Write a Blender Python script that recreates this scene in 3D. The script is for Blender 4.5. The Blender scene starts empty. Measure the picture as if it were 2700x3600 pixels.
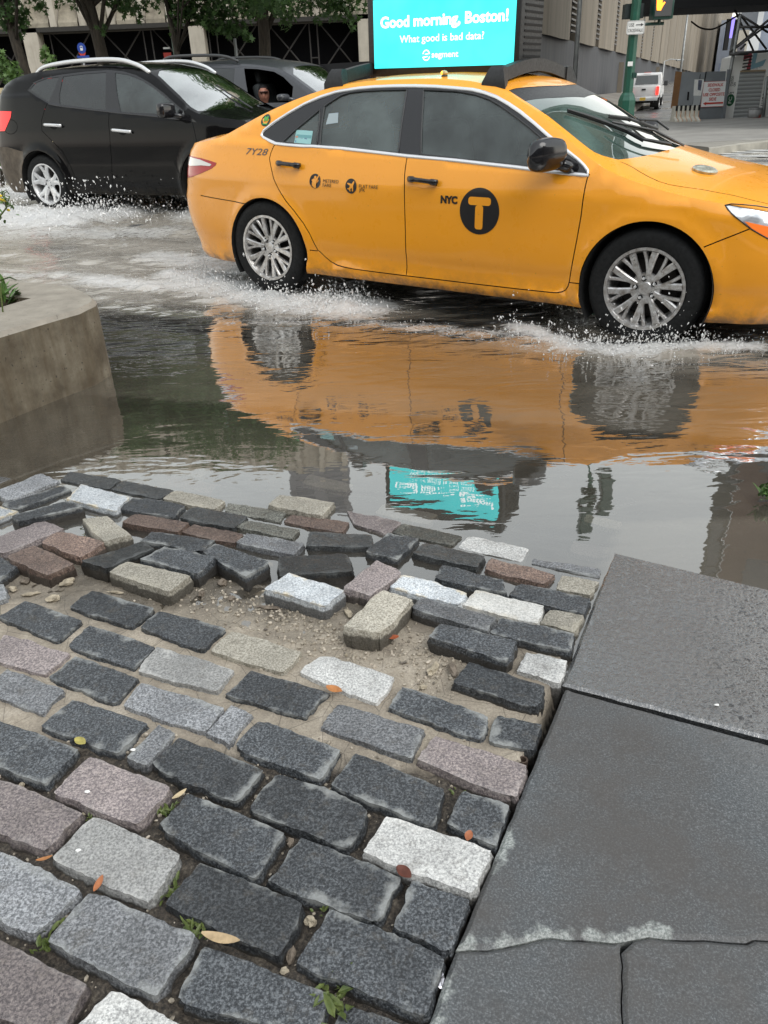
import bpy, bmesh, math, random
import numpy as np
from mathutils import Vector, Matrix, Euler, noise as mnoise
from mathutils.geometry import delaunay_2d_cdt
random.seed(7); RNG = np.random.default_rng(7)
SC = bpy.context.scene
COL = SC.collection
R_ = math.radians

# ------------------------------------------------------------------ camera (fitted to the place: metres, z up)
W = np.array([[0.9991269145447046, -0.04177808794545906, 0.0], [-0.01972406404435067, -0.4717028523814051, 0.8815369421373223], [-0.036828927895784104, -0.8807672850548367, -0.4721150491640563]])
FPX = 2717.657
CAM = np.array([0.0, 0.0, 1.30])
cam_d = bpy.data.cameras.new('camera'); cam = bpy.data.objects.new('camera', cam_d); COL.objects.link(cam)
mw = Matrix(((W[0][0], -W[0][1], -W[0][2], 0), (W[1][0], -W[1][1], -W[1][2], 0), (W[2][0], -W[2][1], -W[2][2], 1.30), (0, 0, 0, 1)))
cam.matrix_world = mw
cam_d.sensor_fit = 'VERTICAL'; cam_d.sensor_height = 36.0; cam_d.lens = FPX / 3600 * 36.0
cam_d.clip_start = 0.05; cam_d.clip_end = 3000
SC.camera = cam
SC.render.resolution_x = 768; SC.render.resolution_y = 1024

# ------------------------------------------------------------------ sky and sun: wet overcast morning
world = bpy.data.worlds.new('World'); SC.world = world; world.use_nodes = True
wn = world.node_tree.nodes; wl = world.node_tree.links
sky = wn.new('ShaderNodeTexSky'); sky.sky_type = 'NISHITA'; sky.sun_disc = False
sky.sun_elevation = R_(50); sky.sun_rotation = R_(140); sky.air_density = 3.0; sky.dust_density = 0.5; sky.ozone_density = 1.0
hs = wn.new('ShaderNodeHueSaturation'); hs.inputs['Saturation'].default_value = 0.22
wl.new(sky.outputs[0], hs.inputs['Color']); wl.new(hs.outputs[0], wn['Background'].inputs['Color'])
wn['Background'].inputs['Strength'].default_value = 0.15
sd = bpy.data.lights.new('sun', 'SUN'); sd.energy = 0.9; sd.angle = R_(40); sd.color = (1.0, 0.965, 0.92)
sun = bpy.data.objects.new('sun', sd); COL.objects.link(sun)
sun.rotation_euler = Vector((math.sin(R_(140)) * math.cos(R_(50)), math.cos(R_(140)) * math.cos(R_(50)), math.sin(R_(50)))).to_track_quat('Z', 'Y').to_euler()
SC.view_settings.view_transform = 'Standard'; SC.view_settings.look = 'None'
SC.view_settings.exposure = 0.84; SC.view_settings.gamma = 1.0
SC.cycles.max_bounces = 8; SC.cycles.transparent_max_bounces = 12
SC.cycles.caustics_reflective = False; SC.cycles.caustics_refractive = False

# ------------------------------------------------------------------ helpers
def tag(o, label=None, cat=None, group=None, kind=None):
    if label: o['label'] = label
    if cat: o['category'] = cat
    if group: o['group'] = group
    if kind: o['kind'] = kind
    return o
def empty(name, loc=(0, 0, 0), rz=0, mat=None):
    o = bpy.data.objects.new(name, None); COL.objects.link(o); o.empty_display_size = .1
    if mat is not None: o.matrix_world = mat
    else: o.location = loc; o.rotation_euler = (0, 0, rz)
    return o
def mk(name, V, F, mat=None, parent=None, smooth=False, auto=None, normals=None):
    me = bpy.data.meshes.new(name); me.from_pydata([tuple(map(float, v)) for v in V], [], [tuple(int(i) for i in f) for f in F])
    if mat is not None:
        if isinstance(mat, (list, tuple)):
            for m_ in mat: me.materials.append(m_)
        else: me.materials.append(mat)
    if smooth: me.polygons.foreach_set('use_smooth', [True] * len(me.polygons))
    me.update()
    if normals is not None: me.normals_split_custom_set_from_vertices([tuple(n) for n in normals])
    elif auto is not None:
        me.polygons.foreach_set('use_smooth', [True] * len(me.polygons)); me.set_sharp_from_angle(angle=R_(auto))
    o = bpy.data.objects.new(name, me); COL.objects.link(o)
    if parent is not None: o.parent = parent
    return o
def attr(o, name, vals):
    a = o.data.attributes.new(name, 'FLOAT', 'POINT'); a.data.foreach_set('value', np.asarray(vals, dtype=np.float32))
class MB:
    """collects simple solids and links them as one mesh"""
    def __init__(s): s.V = []; s.F = []; s.mi = []
    def add(s, V, F, mi=0):
        n = len(s.V); s.V += [tuple(map(float, v)) for v in V]; s.F += [tuple(i + n for i in f) for f in F]; s.mi += [mi] * len(F); return s
    def box(s, c, d, rot=None, mi=0, bev=0.0, taper=1.0):
        x, y, z = d[0] / 2, d[1] / 2, d[2] / 2
        if bev <= 0:
            V = [(sx * x * (taper if sz > 0 else 1), sy * y * (taper if sz > 0 else 1), sz * z) for sz in (-1, 1) for sy in (-1, 1) for sx in (-1, 1)]
            F = [(0, 2, 3, 1), (4, 5, 7, 6), (0, 1, 5, 4), (2, 6, 7, 3), (0, 4, 6, 2), (1, 3, 7, 5)]
        else:
            bm = bmesh.new(); bmesh.ops.create_cube(bm, size=1)
            for v in bm.verts:
                k = taper if v.co.z > 0 else 1
                v.co = Vector((v.co.x * d[0] * k, v.co.y * d[1] * k, v.co.z * d[2]))
            bmesh.ops.bevel(bm, geom=bm.edges[:], offset=bev, segments=2, affect='EDGES', profile=.5)
            bm.verts.index_update(); V = [v.co.copy() for v in bm.verts]; F = [tuple(v.index for v in f.verts) for f in bm.faces]; bm.free()
        M = Matrix.Identity(3) if rot is None else (rot if isinstance(rot, Matrix) else Euler(rot).to_matrix())
        return s.add([M @ Vector(v) + Vector(c) for v in V], F, mi)
    def tube(s, pts, r, n=8, mi=0, cap=True, squash=None):
        pts = [Vector(p) for p in pts]; m = len(pts); rs = r if isinstance(r, (list, tuple)) else [r] * m
        V = []; F = []; up0 = None
        for i, p in enumerate(pts):
            t = (pts[min(i + 1, m - 1)] - pts[max(i - 1, 0)])
            t = t.normalized() if t.length > 1e-9 else Vector((0, 0, 1))
            if up0 is None:
                up0 = Vector((0, 0, 1)) if abs(t.z) < .9 else Vector((1, 0, 0))
            a = t.cross(up0); a = a.normalized() if a.length > 1e-6 else Vector((1, 0, 0)); b = a.cross(t).normalized(); up0 = b
            for k in range(n):
                an = 2 * math.pi * k / n; ca, sa = math.cos(an) * rs[i], math.sin(an) * rs[i]
                if squash: sa *= squash
                V.append(p + a * ca + b * sa)
        for i in range(m - 1):
            for k in range(n):
                k2 = (k + 1) % n; F.append((i * n + k, i * n + k2, (i + 1) * n + k2, (i + 1) * n + k))
        if cap: F.append(tuple(range(n - 1, -1, -1))); F.append(tuple((m - 1) * n + k for k in range(n)))
        return s.add(V, F, mi)
    def lathe(s, prof, n=32, axis='z', c=(0, 0, 0), mi=0, rot=None):
        V = []; F = []; m = len(prof)
        for k in range(n):
            a = 2 * math.pi * k / n
            for (r, h) in prof:
                if axis == 'z': v = Vector((r * math.cos(a), r * math.sin(a), h))
                elif axis == 'y': v = Vector((r * math.cos(a), h, r * math.sin(a)))
                else: v = Vector((h, r * math.cos(a), r * math.sin(a)))
                if rot is not None: v = rot @ v
                V.append(v + Vector(c))
        for k in range(n):
            k2 = (k + 1) % n
            for j in range(m - 1):
                F.append((k * m + j, k2 * m + j, k2 * m + j + 1, k * m + j + 1))
        return s.add(V, F, mi)
    def prism(s, poly, z0, z1, M=None, mi=0):
        n = len(poly); V = [(p[0], p[1], z0) for p in poly] + [(p[0], p[1], z1) for p in poly]
        F = [tuple(range(n - 1, -1, -1)), tuple(range(n, 2 * n))] + [(i, (i + 1) % n, n + (i + 1) % n, n + i) for i in range(n)]
        if M is not None: V = [M @ Vector(v) for v in V]
        return s.add(V, F, mi)
    def blob(s, c, r, mi=0, rough=.25, seed=0, sub=2):
        bm = bmesh.new(); bmesh.ops.create_icosphere(bm, subdivisions=sub, radius=1)
        bm.verts.index_update(); V = []
        for v in bm.verts:
            d = v.co.normalized(); k = 1 + rough * mnoise.noise(d * 1.6 + Vector((seed * 3.1, seed * 1.7, seed)))
            V.append((c[0] + d.x * r[0] * k, c[1] + d.y * r[1] * k, c[2] + d.z * r[2] * k))
        F = [tuple(v.index for v in f.verts) for f in bm.faces]; bm.free()
        return s.add(V, F, mi)
    def build(s, name, mat, parent=None, smooth=False, auto=None):
        o = mk(name, s.V, s.F, mat, parent, smooth, auto)
        if isinstance(mat, (list, tuple)): o.data.polygons.foreach_set('material_index', s.mi)
        return o
def copy_tree(o, parent=None):
    c = o.copy(); COL.objects.link(c)
    if parent is not None: c.parent = parent
    for ch in list(o.children): copy_tree(ch, c)
    return c
def ipc(x, xs, ys):
    """smooth monotone cubic through a table"""
    xs = np.asarray(xs, float); ys = np.asarray(ys, float); x = np.clip(np.asarray(x, float), xs[0], xs[-1])
    h = np.diff(xs); d = np.diff(ys) / h; m = np.zeros(len(xs))
    for i in range(1, len(xs) - 1):
        if d[i - 1] * d[i] > 0:
            w1 = 2 * h[i] + h[i - 1]; w2 = h[i] + 2 * h[i - 1]; m[i] = (w1 + w2) / (w1 / d[i - 1] + w2 / d[i])
    m[0] = d[0]; m[-1] = d[-1]
    k = np.clip(np.searchsorted(xs, x, side='right') - 1, 0, len(xs) - 2); t = (x - xs[k]) / h[k]
    return (2 * t**3 - 3 * t**2 + 1) * ys[k] + (t**3 - 2 * t**2 + t) * h[k] * m[k] + (-2 * t**3 + 3 * t**2) * ys[k + 1] + (t**3 - t**2) * h[k] * m[k + 1]
def inpoly(px, py, poly):
    px = np.asarray(px); py = np.asarray(py); c = np.zeros(px.shape, bool); n = len(poly); j = n - 1
    for i in range(n):
        xi, yi = poly[i]; xj, yj = poly[j]
        if yi != yj:
            c ^= ((yi > py) != (yj > py)) & (px < (xj - xi) * (py - yi) / (yj - yi) + xi)
        j = i
    return c
# view ray of a point of the photo (2700 x 3600) and where it meets a level
def ray(px, py):
    d = W @ np.array([(px - 1350) / FPX, (py - 1800) / FPX, 1.0]); return d / np.linalg.norm(d)
def G(px, py, z=0.0):
    d = ray(px, py); return CAM + d * ((z - CAM[2]) / d[2])
DK = 2700 / 1659
def GD(x, y, z=0.0): return G(x * DK, y * DK, z)
def at_dist(px, py, dist):
    d = ray(px, py); k = dist / math.hypot(d[0], d[1]); return CAM + d * k
ZF = {'1b': (600, 200, 2.765), '2': (1100, 200, 2.765), '3': (1600, 200, 2.765), '4': (2100, 300, 2.765), '5': (600, 600, 2.765), '6': (1100, 600, 2.765),
      '7': (1600, 650, 2.765), '8': (2100, 700, 2.765), 's': (1250, 0, 2.212), 'a': (0, 0, 2.37), 'b': (0, 350, 2.37), 'v': (600, 0, 2.37),
      'p': (1850, 0, 3.318), 'q': (2250, 0, 3.6867), 'w': (0, 900, 2.37), 'A': (0, 1600, 1.2289), 'B': (1050, 1600, 1.2289), 'C': (0, 2400, 1.5082), 'D': (900, 2400, 1.5082),
      'H': (1800, 1800, 1.8433), 'S': (0, 0, 1.0), 'M': (0, 0, 0.61444), 'K': (1400, 2600, 1.2762)}
def zp(f, x, y): o = ZF[f]; return o[0] + x / o[2], o[1] + y / o[2]
# smooth value noise on arrays
def _hash(ix, iy, seed): 
    n = (ix.astype(np.int64) * 374761393 + iy.astype(np.int64) * 668265263 + seed * 1442695041) & 0x7fffffff
    n = (n ^ (n >> 13)) * 1274126177 & 0x7fffffff; return ((n ^ (n >> 16)) & 0xffff) / 65535.0
def vnoise(x, y, seed=0):
    x = np.asarray(x, float); y = np.asarray(y, float); ix = np.floor(x).astype(int); iy = np.floor(y).astype(int); fx = x - ix; fy = y - iy
    fx = fx * fx * (3 - 2 * fx); fy = fy * fy * (3 - 2 * fy)
    a = _hash(ix, iy, seed); b = _hash(ix + 1, iy, seed); c = _hash(ix, iy + 1, seed); d = _hash(ix + 1, iy + 1, seed)
    return (a * (1 - fx) + b * fx) * (1 - fy) + (c * (1 - fx) + d * fx) * fy - .5
def fbm(x, y, seed=0, o=3):
    r = 0; a = 1
    for i in range(o): r = r + a * vnoise(np.asarray(x) * 2**i, np.asarray(y) * 2**i, seed + i * 17); a *= .5
    return r

# ------------------------------------------------------------------ materials
class NT:
    def __init__(s, name):
        s.m = bpy.data.materials.new(name); s.m.use_nodes = True; s.t = s.m.node_tree; s.n = s.t.nodes; s.l = s.t.links
        s.b = s.n['Principled BSDF']; s.out = s.n['Material Output']
    def N(s, t, **kw):
        n = s.n.new(t)
        for k, v in kw.items():
            if k.startswith('i_'):
                key = k[2:].replace('_', ' '); n.inputs[key].default_value = v
            else: setattr(n, k, v)
        return n
    def L(s, a, b): s.l.new(a, b); return s
    def pos(s): return s.N('ShaderNodeNewGeometry').outputs['Position']
    def obj(s): return s.N('ShaderNodeTexCoord').outputs['Object']
    def noise(s, vec, scale, detail=3, rough=.55, dist=0.0):
        n = s.N('ShaderNodeTexNoise'); n.inputs['Scale'].default_value = scale; n.inputs['Detail'].default_value = detail; n.inputs['Roughness'].default_value = rough; n.inputs['Distortion'].default_value = dist
        s.l.new(vec, n.inputs['Vector']); return n.outputs['Fac']
    def ramp(s, fac, stops, interp='LINEAR'):
        r = s.N('ShaderNodeValToRGB'); r.color_ramp.interpolation = interp; e = r.color_ramp.elements
        while len(e) > 1: e.remove(e[-1])
        for i, (p, c) in enumerate(stops):
            if isinstance(c, (int, float)): c = (c, c, c)
            el = e[0] if i == 0 else e.new(p); el.position = p; el.color = (*c, 1)
        s.l.new(fac, r.inputs['Fac']); return r.outputs['Color']
    def mix(s, fac, a, b, mode='MIX'):
        m = s.N('ShaderNodeMix'); m.data_type = 'RGBA'; m.blend_type = mode
        for v, k in ((fac, 0), (a, 6), (b, 7)):
            if isinstance(v, (int, float)): m.inputs[k].default_value = v if k == 0 else (v, v, v, 1)
            elif isinstance(v, tuple): m.inputs[k].default_value = (*v, 1)
            else: s.l.new(v, m.inputs[k])
        return m.outputs[2]
    def math(s, op, a, b=0.0, clamp=False):
        m = s.N('ShaderNodeMath'); m.operation = op; m.use_clamp = clamp
        for v, k in ((a, 0), (b, 1)):
            if isinstance(v, (int, float)): m.inputs[k].default_value = v
            else: s.l.new(v, m.inputs[k])
        return m.outputs[0]
    def attr(s, name): n = s.N('ShaderNodeAttribute'); n.attribute_name = name; return n.outputs['Fac']
    def bump(s, h, strength=.3, dist=.005, normal=None):
        b = s.N('ShaderNodeBump'); b.inputs['Strength'].default_value = strength; b.inputs['Distance'].default_value = dist
        s.l.new(h, b.inputs['Height'])
        if normal is not None: s.l.new(normal, b.inputs['Normal'])
        return b.outputs[0]
    def set(s, **kw):
        for k, v in kw.items():
            key = {'col': 'Base Color', 'rough': 'Roughness', 'metal': 'Metallic', 'spec': 'Specular IOR Level', 'nrm': 'Normal', 'coat': 'Coat Weight', 'coatr': 'Coat Roughness', 'ior': 'IOR',
                   'trans': 'Transmission Weight', 'emc': 'Emission Color', 'ems': 'Emission Strength', 'alpha': 'Alpha'}[k]
            if isinstance(v, tuple): v = (*v, 1)
            if isinstance(v, (int, float, tuple)): s.b.inputs[key].default_value = v
            else: s.l.new(v, s.b.inputs[key])
        return s
MC = {}
def simple(name, col, rough=.5, metal=0, spec=.5, var=.0, scale=6, bump=0, coat=0, bscale=None):
    if name in MC: return MC[name]
    t = NT(name); t.set(col=col, rough=rough, metal=metal, spec=spec, coat=coat)
    if var or bump:
        p = t.pos(); f = t.noise(p, scale, 5, .6)
        if var:
            a = tuple(c * (1 - var) for c in col); b = tuple(min(1, c * (1 + var)) for c in col)
            t.set(col=t.ramp(f, [(.3, a), (.7, b)]))
            t.set(rough=t.ramp(f, [(.3, min(1, rough * 1.15)), (.7, rough * .85)]))
        if bump: t.set(nrm=t.bump(t.noise(p, bscale or scale * 8, 4, .6), bump, .01))
    MC[name] = t.m; return t.m
def emis(name, col, s, base=(0, 0, 0)):
    t = NT(name); t.set(col=base, emc=col, ems=s, rough=.3); return t.m

def granite(name, c0, c1, c2, wear=(.34, .35, .34), wearamt=.5, wet=.5, scale=190):
    """speckled split granite, a little damp; 'edge' is how close a point lies to the worn rim"""
    t = NT(name); p = t.pos()
    f = t.noise(p, scale, 2, .7); g = t.noise(p, scale * 2.3, 2, .7); big = t.noise(p, 9, 4, .6)
    c = t.ramp(f, [(.36, c0), (.5, c1), (.64, c2)])
    sp = t.ramp(g, [(.60, 0.), (.68, 1.)]); c = t.mix(t.math('MULTIPLY', sp, .55), c, tuple(min(1, k * 1.6 + .05) for k in c2))
    c = t.mix(t.ramp(big, [(.35, .35), (.65, 0.)]), c, tuple(k * .55 for k in c0))
    oi = t.N('ShaderNodeObjectInfo'); c = t.mix(1.0, c, t.ramp(oi.outputs['Random'], [(0, .62), (1, 1.38)]), 'MULTIPLY')
    c = t.mix(t.ramp(t.noise(p, 30, 4, .7), [(.55, 0.), (.72, .35)]), c, (.10, .085, .065))
    e = t.attr('edge'); w = t.ramp(t.math('ADD', t.math('MULTIPLY', e, .26), t.noise(p, 11, 4, .7)), [(.70, 0.), (.84, wearamt)])
    c = t.mix(w, c, wear)
    c = t.mix(t.ramp(t.math('ADD', t.math('MULTIPLY', e, -1.2), t.math('MULTIPLY', t.noise(p, 45, 4, .7), .8)), [(.45, 0.), (1.15, .8)]), c, (.035, .03, .024))
    t.set(col=c, rough=t.ramp(t.noise(p, 22, 4, .6), [(.3, .62 - .3 * wet), (.7, .85 - .25 * wet)]), spec=.5)
    h = t.math('ADD', t.math('MULTIPLY', f, .5), t.math('MULTIPLY', t.noise(p, 55, 4, .65), 1.0))
    t.set(nrm=t.bump(h, .55, .006)); return t.m
GR = {
    'd': granite('charcoal_granite', (.014, .016, .019), (.042, .047, .053), (.125, .135, .145), wearamt=.6),
    'k': granite('wet_black_granite', (.010, .011, .012), (.026, .028, .029), (.07, .073, .073), wear=(.16, .17, .17), wearamt=.3, wet=1.1),
    'm': granite('mid_grey_granite', (.07, .075, .08), (.165, .17, .18), (.32, .33, .345), wearamt=.5),
    'g': granite('light_grey_granite', (.24, .24, .235), (.42, .42, .41), (.60, .60, .58), wear=(.66, .65, .62), wearamt=.35),
    'w': granite('white_granite', (.38, .38, .36), (.56, .555, .53), (.70, .69, .66), wear=(.5, .42, .28), wearamt=.4),
    't': granite('tan_granite', (.19, .175, .14), (.355, .33, .275), (.53, .50, .43), wear=(.5, .46, .37), wearamt=.3),
    'p': granite('pink_granite', (.10, .085, .088), (.205, .175, .175), (.36, .31, .29), wear=(.40, .37, .35), wearamt=.3),
    'r': granite('red_granite', (.055, .04, .035), (.15, .10, .082), (.30, .215, .17), wear=(.3, .24, .2), wearamt=.25, wet=.9),
    'o': granite('olive_granite', (.028, .028, .024), (.08, .08, .068), (.20, .20, .175), wear=(.3, .3, .26), wearamt=.3, wet=.8),
    'b': granite('blue_stained_granite', (.23, .25, .27), (.43, .46, .485), (.62, .64, .65), wear=(.60, .50, .32), wearamt=.75),
}
# ------------------------------------------------------------------ levels of the place: water is z = 0
def hp(x, y): return 0.025 * (2.22 - .31 * x - .951 * y)          # paved plane, dips under the water away from the camera
def road_z(x, y):
    d = np.hypot(x * .0 + y, 0); return -.07 + .17 * np.clip((d - 6.0) / 5.0, 0, 1)**1.0
def water_z(x, y): return .115 * np.clip((y - 6.6) / 4.6, 0, 1)
def onplane(px, py, dz=0.0):
    d = ray(px, py); a = np.array([0.025 * -.31, 0.025 * -.951]); 
    k = (.025 * 2.22 + dz + a[0] * CAM[0] + a[1] * CAM[1] - CAM[2]) / (d[2] - a @ d[:2]); return CAM + d * k

STONES = """
A m 10 -30 160 175 78 262 112 40 195|A d 12 0 210 270 132 308 148 60 238|A d 32 48 258 290 197 362 222 75 288|A b 15 -90 238 0 222 78 240 -10 275
A p 15 -60 370 183 283 286 316 10 432|A b 22 350 125 562 180 497 242 290 190|A k 8 305 70 525 105 475 147 262 110|A k -4 182 72 250 50 312 72 256 98
A k 8 530 108 752 150 690 190 480 148|A r -5 740 90 955 128 900 168 692 128|A t -14 710 25 915 60 865 97 662 62|A d 14 575 180 800 215 755 270 512 232
A t 14 760 150 978 195 930 235 700 188|A k 16 835 222 1072 262 1010 316 765 270|A o 4 985 205 1248 243 1205 290 970 240|A t 22 1205 168 1450 205 1395 263 1160 215
A r 8 1260 255 1512 290 1475 335 1218 285|A o 8 1060 280 1302 318 1258 360 1018 312|A r 20 590 252 820 290 770 333 523 290|A r 10 840 295 1058 338 1015 381 772 332
A m 14 1065 337 1320 378 1270 430 1018 378|A d 20 660 327 928 368 865 418 605 368|A t 34 350 275 465 263 572 345 440 372|A r 26 255 328 462 370 345 446 172 375
A k 44 345 455 610 373 663 400 460 488|A d 40 715 393 935 440 850 515 603 445|A d 36 930 377 1173 460 1060 528 875 418|A t 42 550 458 822 520 735 592 472 505
A r 36 150 392 322 468 205 520 18 440|A d 22 -120 470 0 438 87 475 -20 545|A k 30 1200 440 1495 420 1525 500 1210 522|A b 42 1250 505 1490 582 1400 652 1137 575
A k 16 1332 330 1610 342 1608 396 1327 392|A d 6 400 583 672 660 570 744 292 655|A d 5 112 627 362 715 245 806 -10 700|A d 6 690 670 982 745 870 845 602 745
A t 5 1000 755 1308 848 1228 943 907 848|A d 4 385 730 675 828 575 922 285 825|A p 3 20 770 310 858 190 948 -70 870|A g 5 680 825 1015 925 935 1024 590 935
A d 4 325 865 607 965 490 1073 205 960|A m 3 30 920 280 1015 180 1117 -80 1020|A d 5 1085 930 1425 1025 1320 1135 968 1035|A m 8 -90 560 18 556 30 618 -60 650
A k -10 335 5 505 36 458 74 255 46|A k -8 520 58 672 94 648 122 474 86|A t -20 1340 82 1526 126 1492 160 1300 122|A k -3 930 130 1180 160 1150 212 905 176
B g 6 100 860 418 955 340 1075 0 935|B p 36 335 452 450 503 305 608 193 570|B t 50 365 577 495 625 345 775 190 738|B d 18 385 333 520 360 425 452 285 420
B o 6 455 292 705 348 672 391 400 333|B p 10 205 240 450 287 385 341 245 300|B k 18 550 375 803 435 770 486 490 425|B g 2 738 346 998 405 960 458 692 400
B d 20 625 470 880 538 905 598 583 533|B r 10 830 443 1112 515 1060 560 797 490|B m 1 1015 446 1308 490 1295 528 1005 468|B t 8 1140 515 1297 545 1262 605 1112 575
B b 26 450 508 727 592 690 646 393 570|B d 14 960 553 1260 615 1232 688 905 605|B w 16 770 580 1065 650 1030 728 707 650|B t 10 1085 662 1235 690 1195 764 1043 725
B m 34 530 612 850 700 815 760 488 660|B d 18 878 700 1190 765 1173 848 823 765|B d 38 615 723 945 800 893 888 560 785|B g 8 985 848 1163 885 1130 984 943 930
B d 16 735 892 1075 1000 1025 1094 670 985|B w -8 370 205 605 255 555 300 325 250|B t -24 1250 255 1395 290 1370 320 1235 286|B p -14 1190 370 1342 400 1322 448 1172 416
B k -10 880 330 1180 370 1160 418 850 372|B k -16 640 262 900 310 860 350 610 300|B k -22 960 285 1225 330 1180 368 910 325|A k -16 960 70 1160 105 1130 150 930 110
D d 6 775 12 1240 178 1190 303 690 133|D d 2 1280 170 1512 222 1470 358 1228 312|D p 5 955 278 1448 432 1372 618 858 412|D m 4 430 105 893 243 828 408 342 240
D d 4 15 195 465 355 335 514 -135 345|D d 3 530 365 1010 560 945 772 390 545|D d 0 1095 562 1345 650 1270 863 1008 750|D d 4 120 468 615 660 490 888 -50 670
D g 12 690 700 1255 890 1142 1125 565 900|D d 4 240 820 775 1030 640 1284 60 1045|D d 3 830 1055 1138 1140 1020 1438 730 1288|D d 4 390 1195 1010 1450 890 1768 215 1490
D d 3 -270 1385 398 1650 330 1880 -435 1690|D d 0 470 1700 860 1830 800 1980 395 1880|C d 3 -90 170 418 345 235 545 -230 350|C d 4 385 85 790 210 620 378 210 230
C m 3 840 228 930 262 775 440 662 395|C m 3 1225 118 1340 170 1212 325 1092 266|C d 4 950 285 1400 455 1250 638 780 440|C p 4 480 385 912 555 730 760 265 580
C p 4 -20 495 440 690 235 895 -250 690|C g 5 490 700 965 910 785 1170 262 932|C d 5 1000 580 1500 790 1345 1043 832 765|C d 4 1055 940 1605 1165 1480 1463 865 1172
C m 4 -60 855 435 1090 180 1345 -330 1100|C m 4 470 1095 1045 1335 825 1673 245 1372|C p 4 -80 1325 455 1590 300 1900 -350 1640|C g 4 590 1622 1050 1850 880 2100 340 1900
C m 4 745 -6 1200 130 1083 266 645 122|C d 2 -330 640 -262 690 -500 900 -600 840
"""
WORN = {'D g 12': 1}
def make_stone(key, dz, quad, seed):
    nx, ny = 15, 9
    q = [np.array(onplane(px, py, dz)) for px, py in quad]        # TL TR BR BL on its own top plane
    cx_, cy_ = np.mean([p[0] for p in q]), np.mean([p[1] for p in q]); ctr = np.array([cx_, cy_, np.mean([p[2] for p in q])])
    L = (np.linalg.norm(q[1] - q[0]) + np.linalg.norm(q[2] - q[3])) / 2; Wd = (np.linalg.norm(q[3] - q[0]) + np.linalg.norm(q[2] - q[1])) / 2
    rr = random.Random(seed); depth = .085 + .02 * rr.random()
    V = []; E = []
    us = [-1, -.965, -.88] + [(-1 + 2 * (i + 1) / (nx - 5 + 1)) * .84 for i in range(nx - 6)][0:] + [.88, .965, 1]
    us = sorted(set([-1, -.98, -.93] + [round(-.84 + 1.68 * i / (nx + 1), 4) for i in range(nx + 2)] + [.93, .98, 1]))
    vs = sorted(set([-1, -.96, -.88] + [round(-.74 + 1.48 * i / (ny - 2), 4) for i in range(ny - 1)] + [.88, .96, 1]))
    NX, NY = len(us), len(vs)
    cor = [.02 + .05 * rr.random() for _ in range(4)]
    chip = rr.randrange(4) if rr.random() < .35 else -1
    def pt(u, v, z, infl=0.0):
        # rounded corners
        ci = (0 if u < 0 else 1) if v < 0 else (3 if u < 0 else 2)
        c = cor[ci] + (.12 if ci == chip else 0)
        k = (abs(u)**9) * (abs(v)**9) * c
        uu = u * (1 - k) ; vv = v * (1 - k * 1.3)
        a = (uu + 1) / 2; b = (vv + 1) / 2
        P = (q[0] * (1 - a) + q[1] * a) * (1 - b) + (q[3] * (1 - a) + q[2] * a) * b
        # wobbling edges
        e = max(abs(u), abs(v))
        if e > .8:
            d = P - ctr; d[2] = 0; dn = d / (np.linalg.norm(d) + 1e-9)
            w = (fbm(P[0] * 26 + seed * 1.3, P[1] * 26, seed) * .008 + fbm(P[0] * 110, P[1] * 110 + seed, seed + 5) * .005 + infl + .0028)
            P = P + dn * w * (e - .8) / .2
        P = P.copy(); P[2] += z; return P
    hh = lambda x, y: fbm(x * 14 + seed, y * 14, seed + 3) * .0045 + fbm(x * 60, y * 60, seed + 9, 2) * .003
    idx = {}
    for j, v in enumerate(vs):
        for i, u in enumerate(us):
            e = max(abs(u)**2 if abs(u) > .9 else 0, 0); 
            du = (1 - abs(u)) * L / 2; dv = (1 - abs(v)) * Wd / 2; dd = min(du, dv); r = .0055
            drop = -(r - math.sqrt(max(0, r * r - max(0, r - dd)**2))) if dd < r else 0
            P = pt(u, v, 0, -.003 if dd < .001 else 0); P[2] += drop * .9 + float(hh(P[0], P[1]))
            idx[(i, j)] = len(V); V.append(P); E.append(max(0, 1 - dd / .03))
    F = [(idx[(i, j)], idx[(i, j + 1)], idx[(i + 1, j + 1)], idx[(i + 1, j)]) for j in range(NY - 1) for i in range(NX - 1)]
    ring = [(i, 0) for i in range(NX)] + [(NX - 1, j) for j in range(1, NY)] + [(i, NY - 1) for i in range(NX - 2, -1, -1)] + [(0, j) for j in range(NY - 2, 0, -1)]
    prev = [idx[k] for k in ring]
    for lv, (zz, infl) in enumerate([(-.022, .002), (-.05, .0), (-depth, -.010)]):
        cur = []
        for (i, j) in ring:
            P = pt(us[i], vs[j], 0, infl + float(vnoise(i * .9 + seed, j * .9 + lv * 3.1, seed)) * .007); P[2] = P[2] + zz + float(vnoise(i * 1.3, j * 1.3 + lv * 7, seed)) * .004
            cur.append(len(V)); V.append(P); E.append(-.6)
        n = len(ring)
        for a in range(n): F.append((prev[a], prev[(a + 1) % n], cur[(a + 1) % n], cur[a]))
        prev = cur
    F.append(tuple(prev))
    V = np.array(V); V = V - ctr
    o = mk('granite_sett', V, F, GR[key], None, auto=34); o.location = ctr
    attr(o, 'edge', E)
    # make the top face upwards
    if o.data.polygons[0].normal.z < 0: o.data.flip_normals()
    return o, ctr, q
CN = {'d': 'charcoal', 'k': 'wet near-black', 'm': 'mid grey', 'g': 'light grey', 'w': 'white', 't': 'tan', 'p': 'pink', 'r': 'rusty red', 'o': 'olive grey', 'b': 'blue-white stained'}
ORD = ['', 'second', 'third', 'fourth', 'fifth', 'sixth', 'seventh', 'eighth', 'ninth', 'tenth', 'eleventh', 'twelfth', 'thirteenth', 'fourteenth', 'fifteenth', 'sixteenth', 'seventeenth', 'eighteenth', 'nineteenth', 'twentieth']
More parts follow.
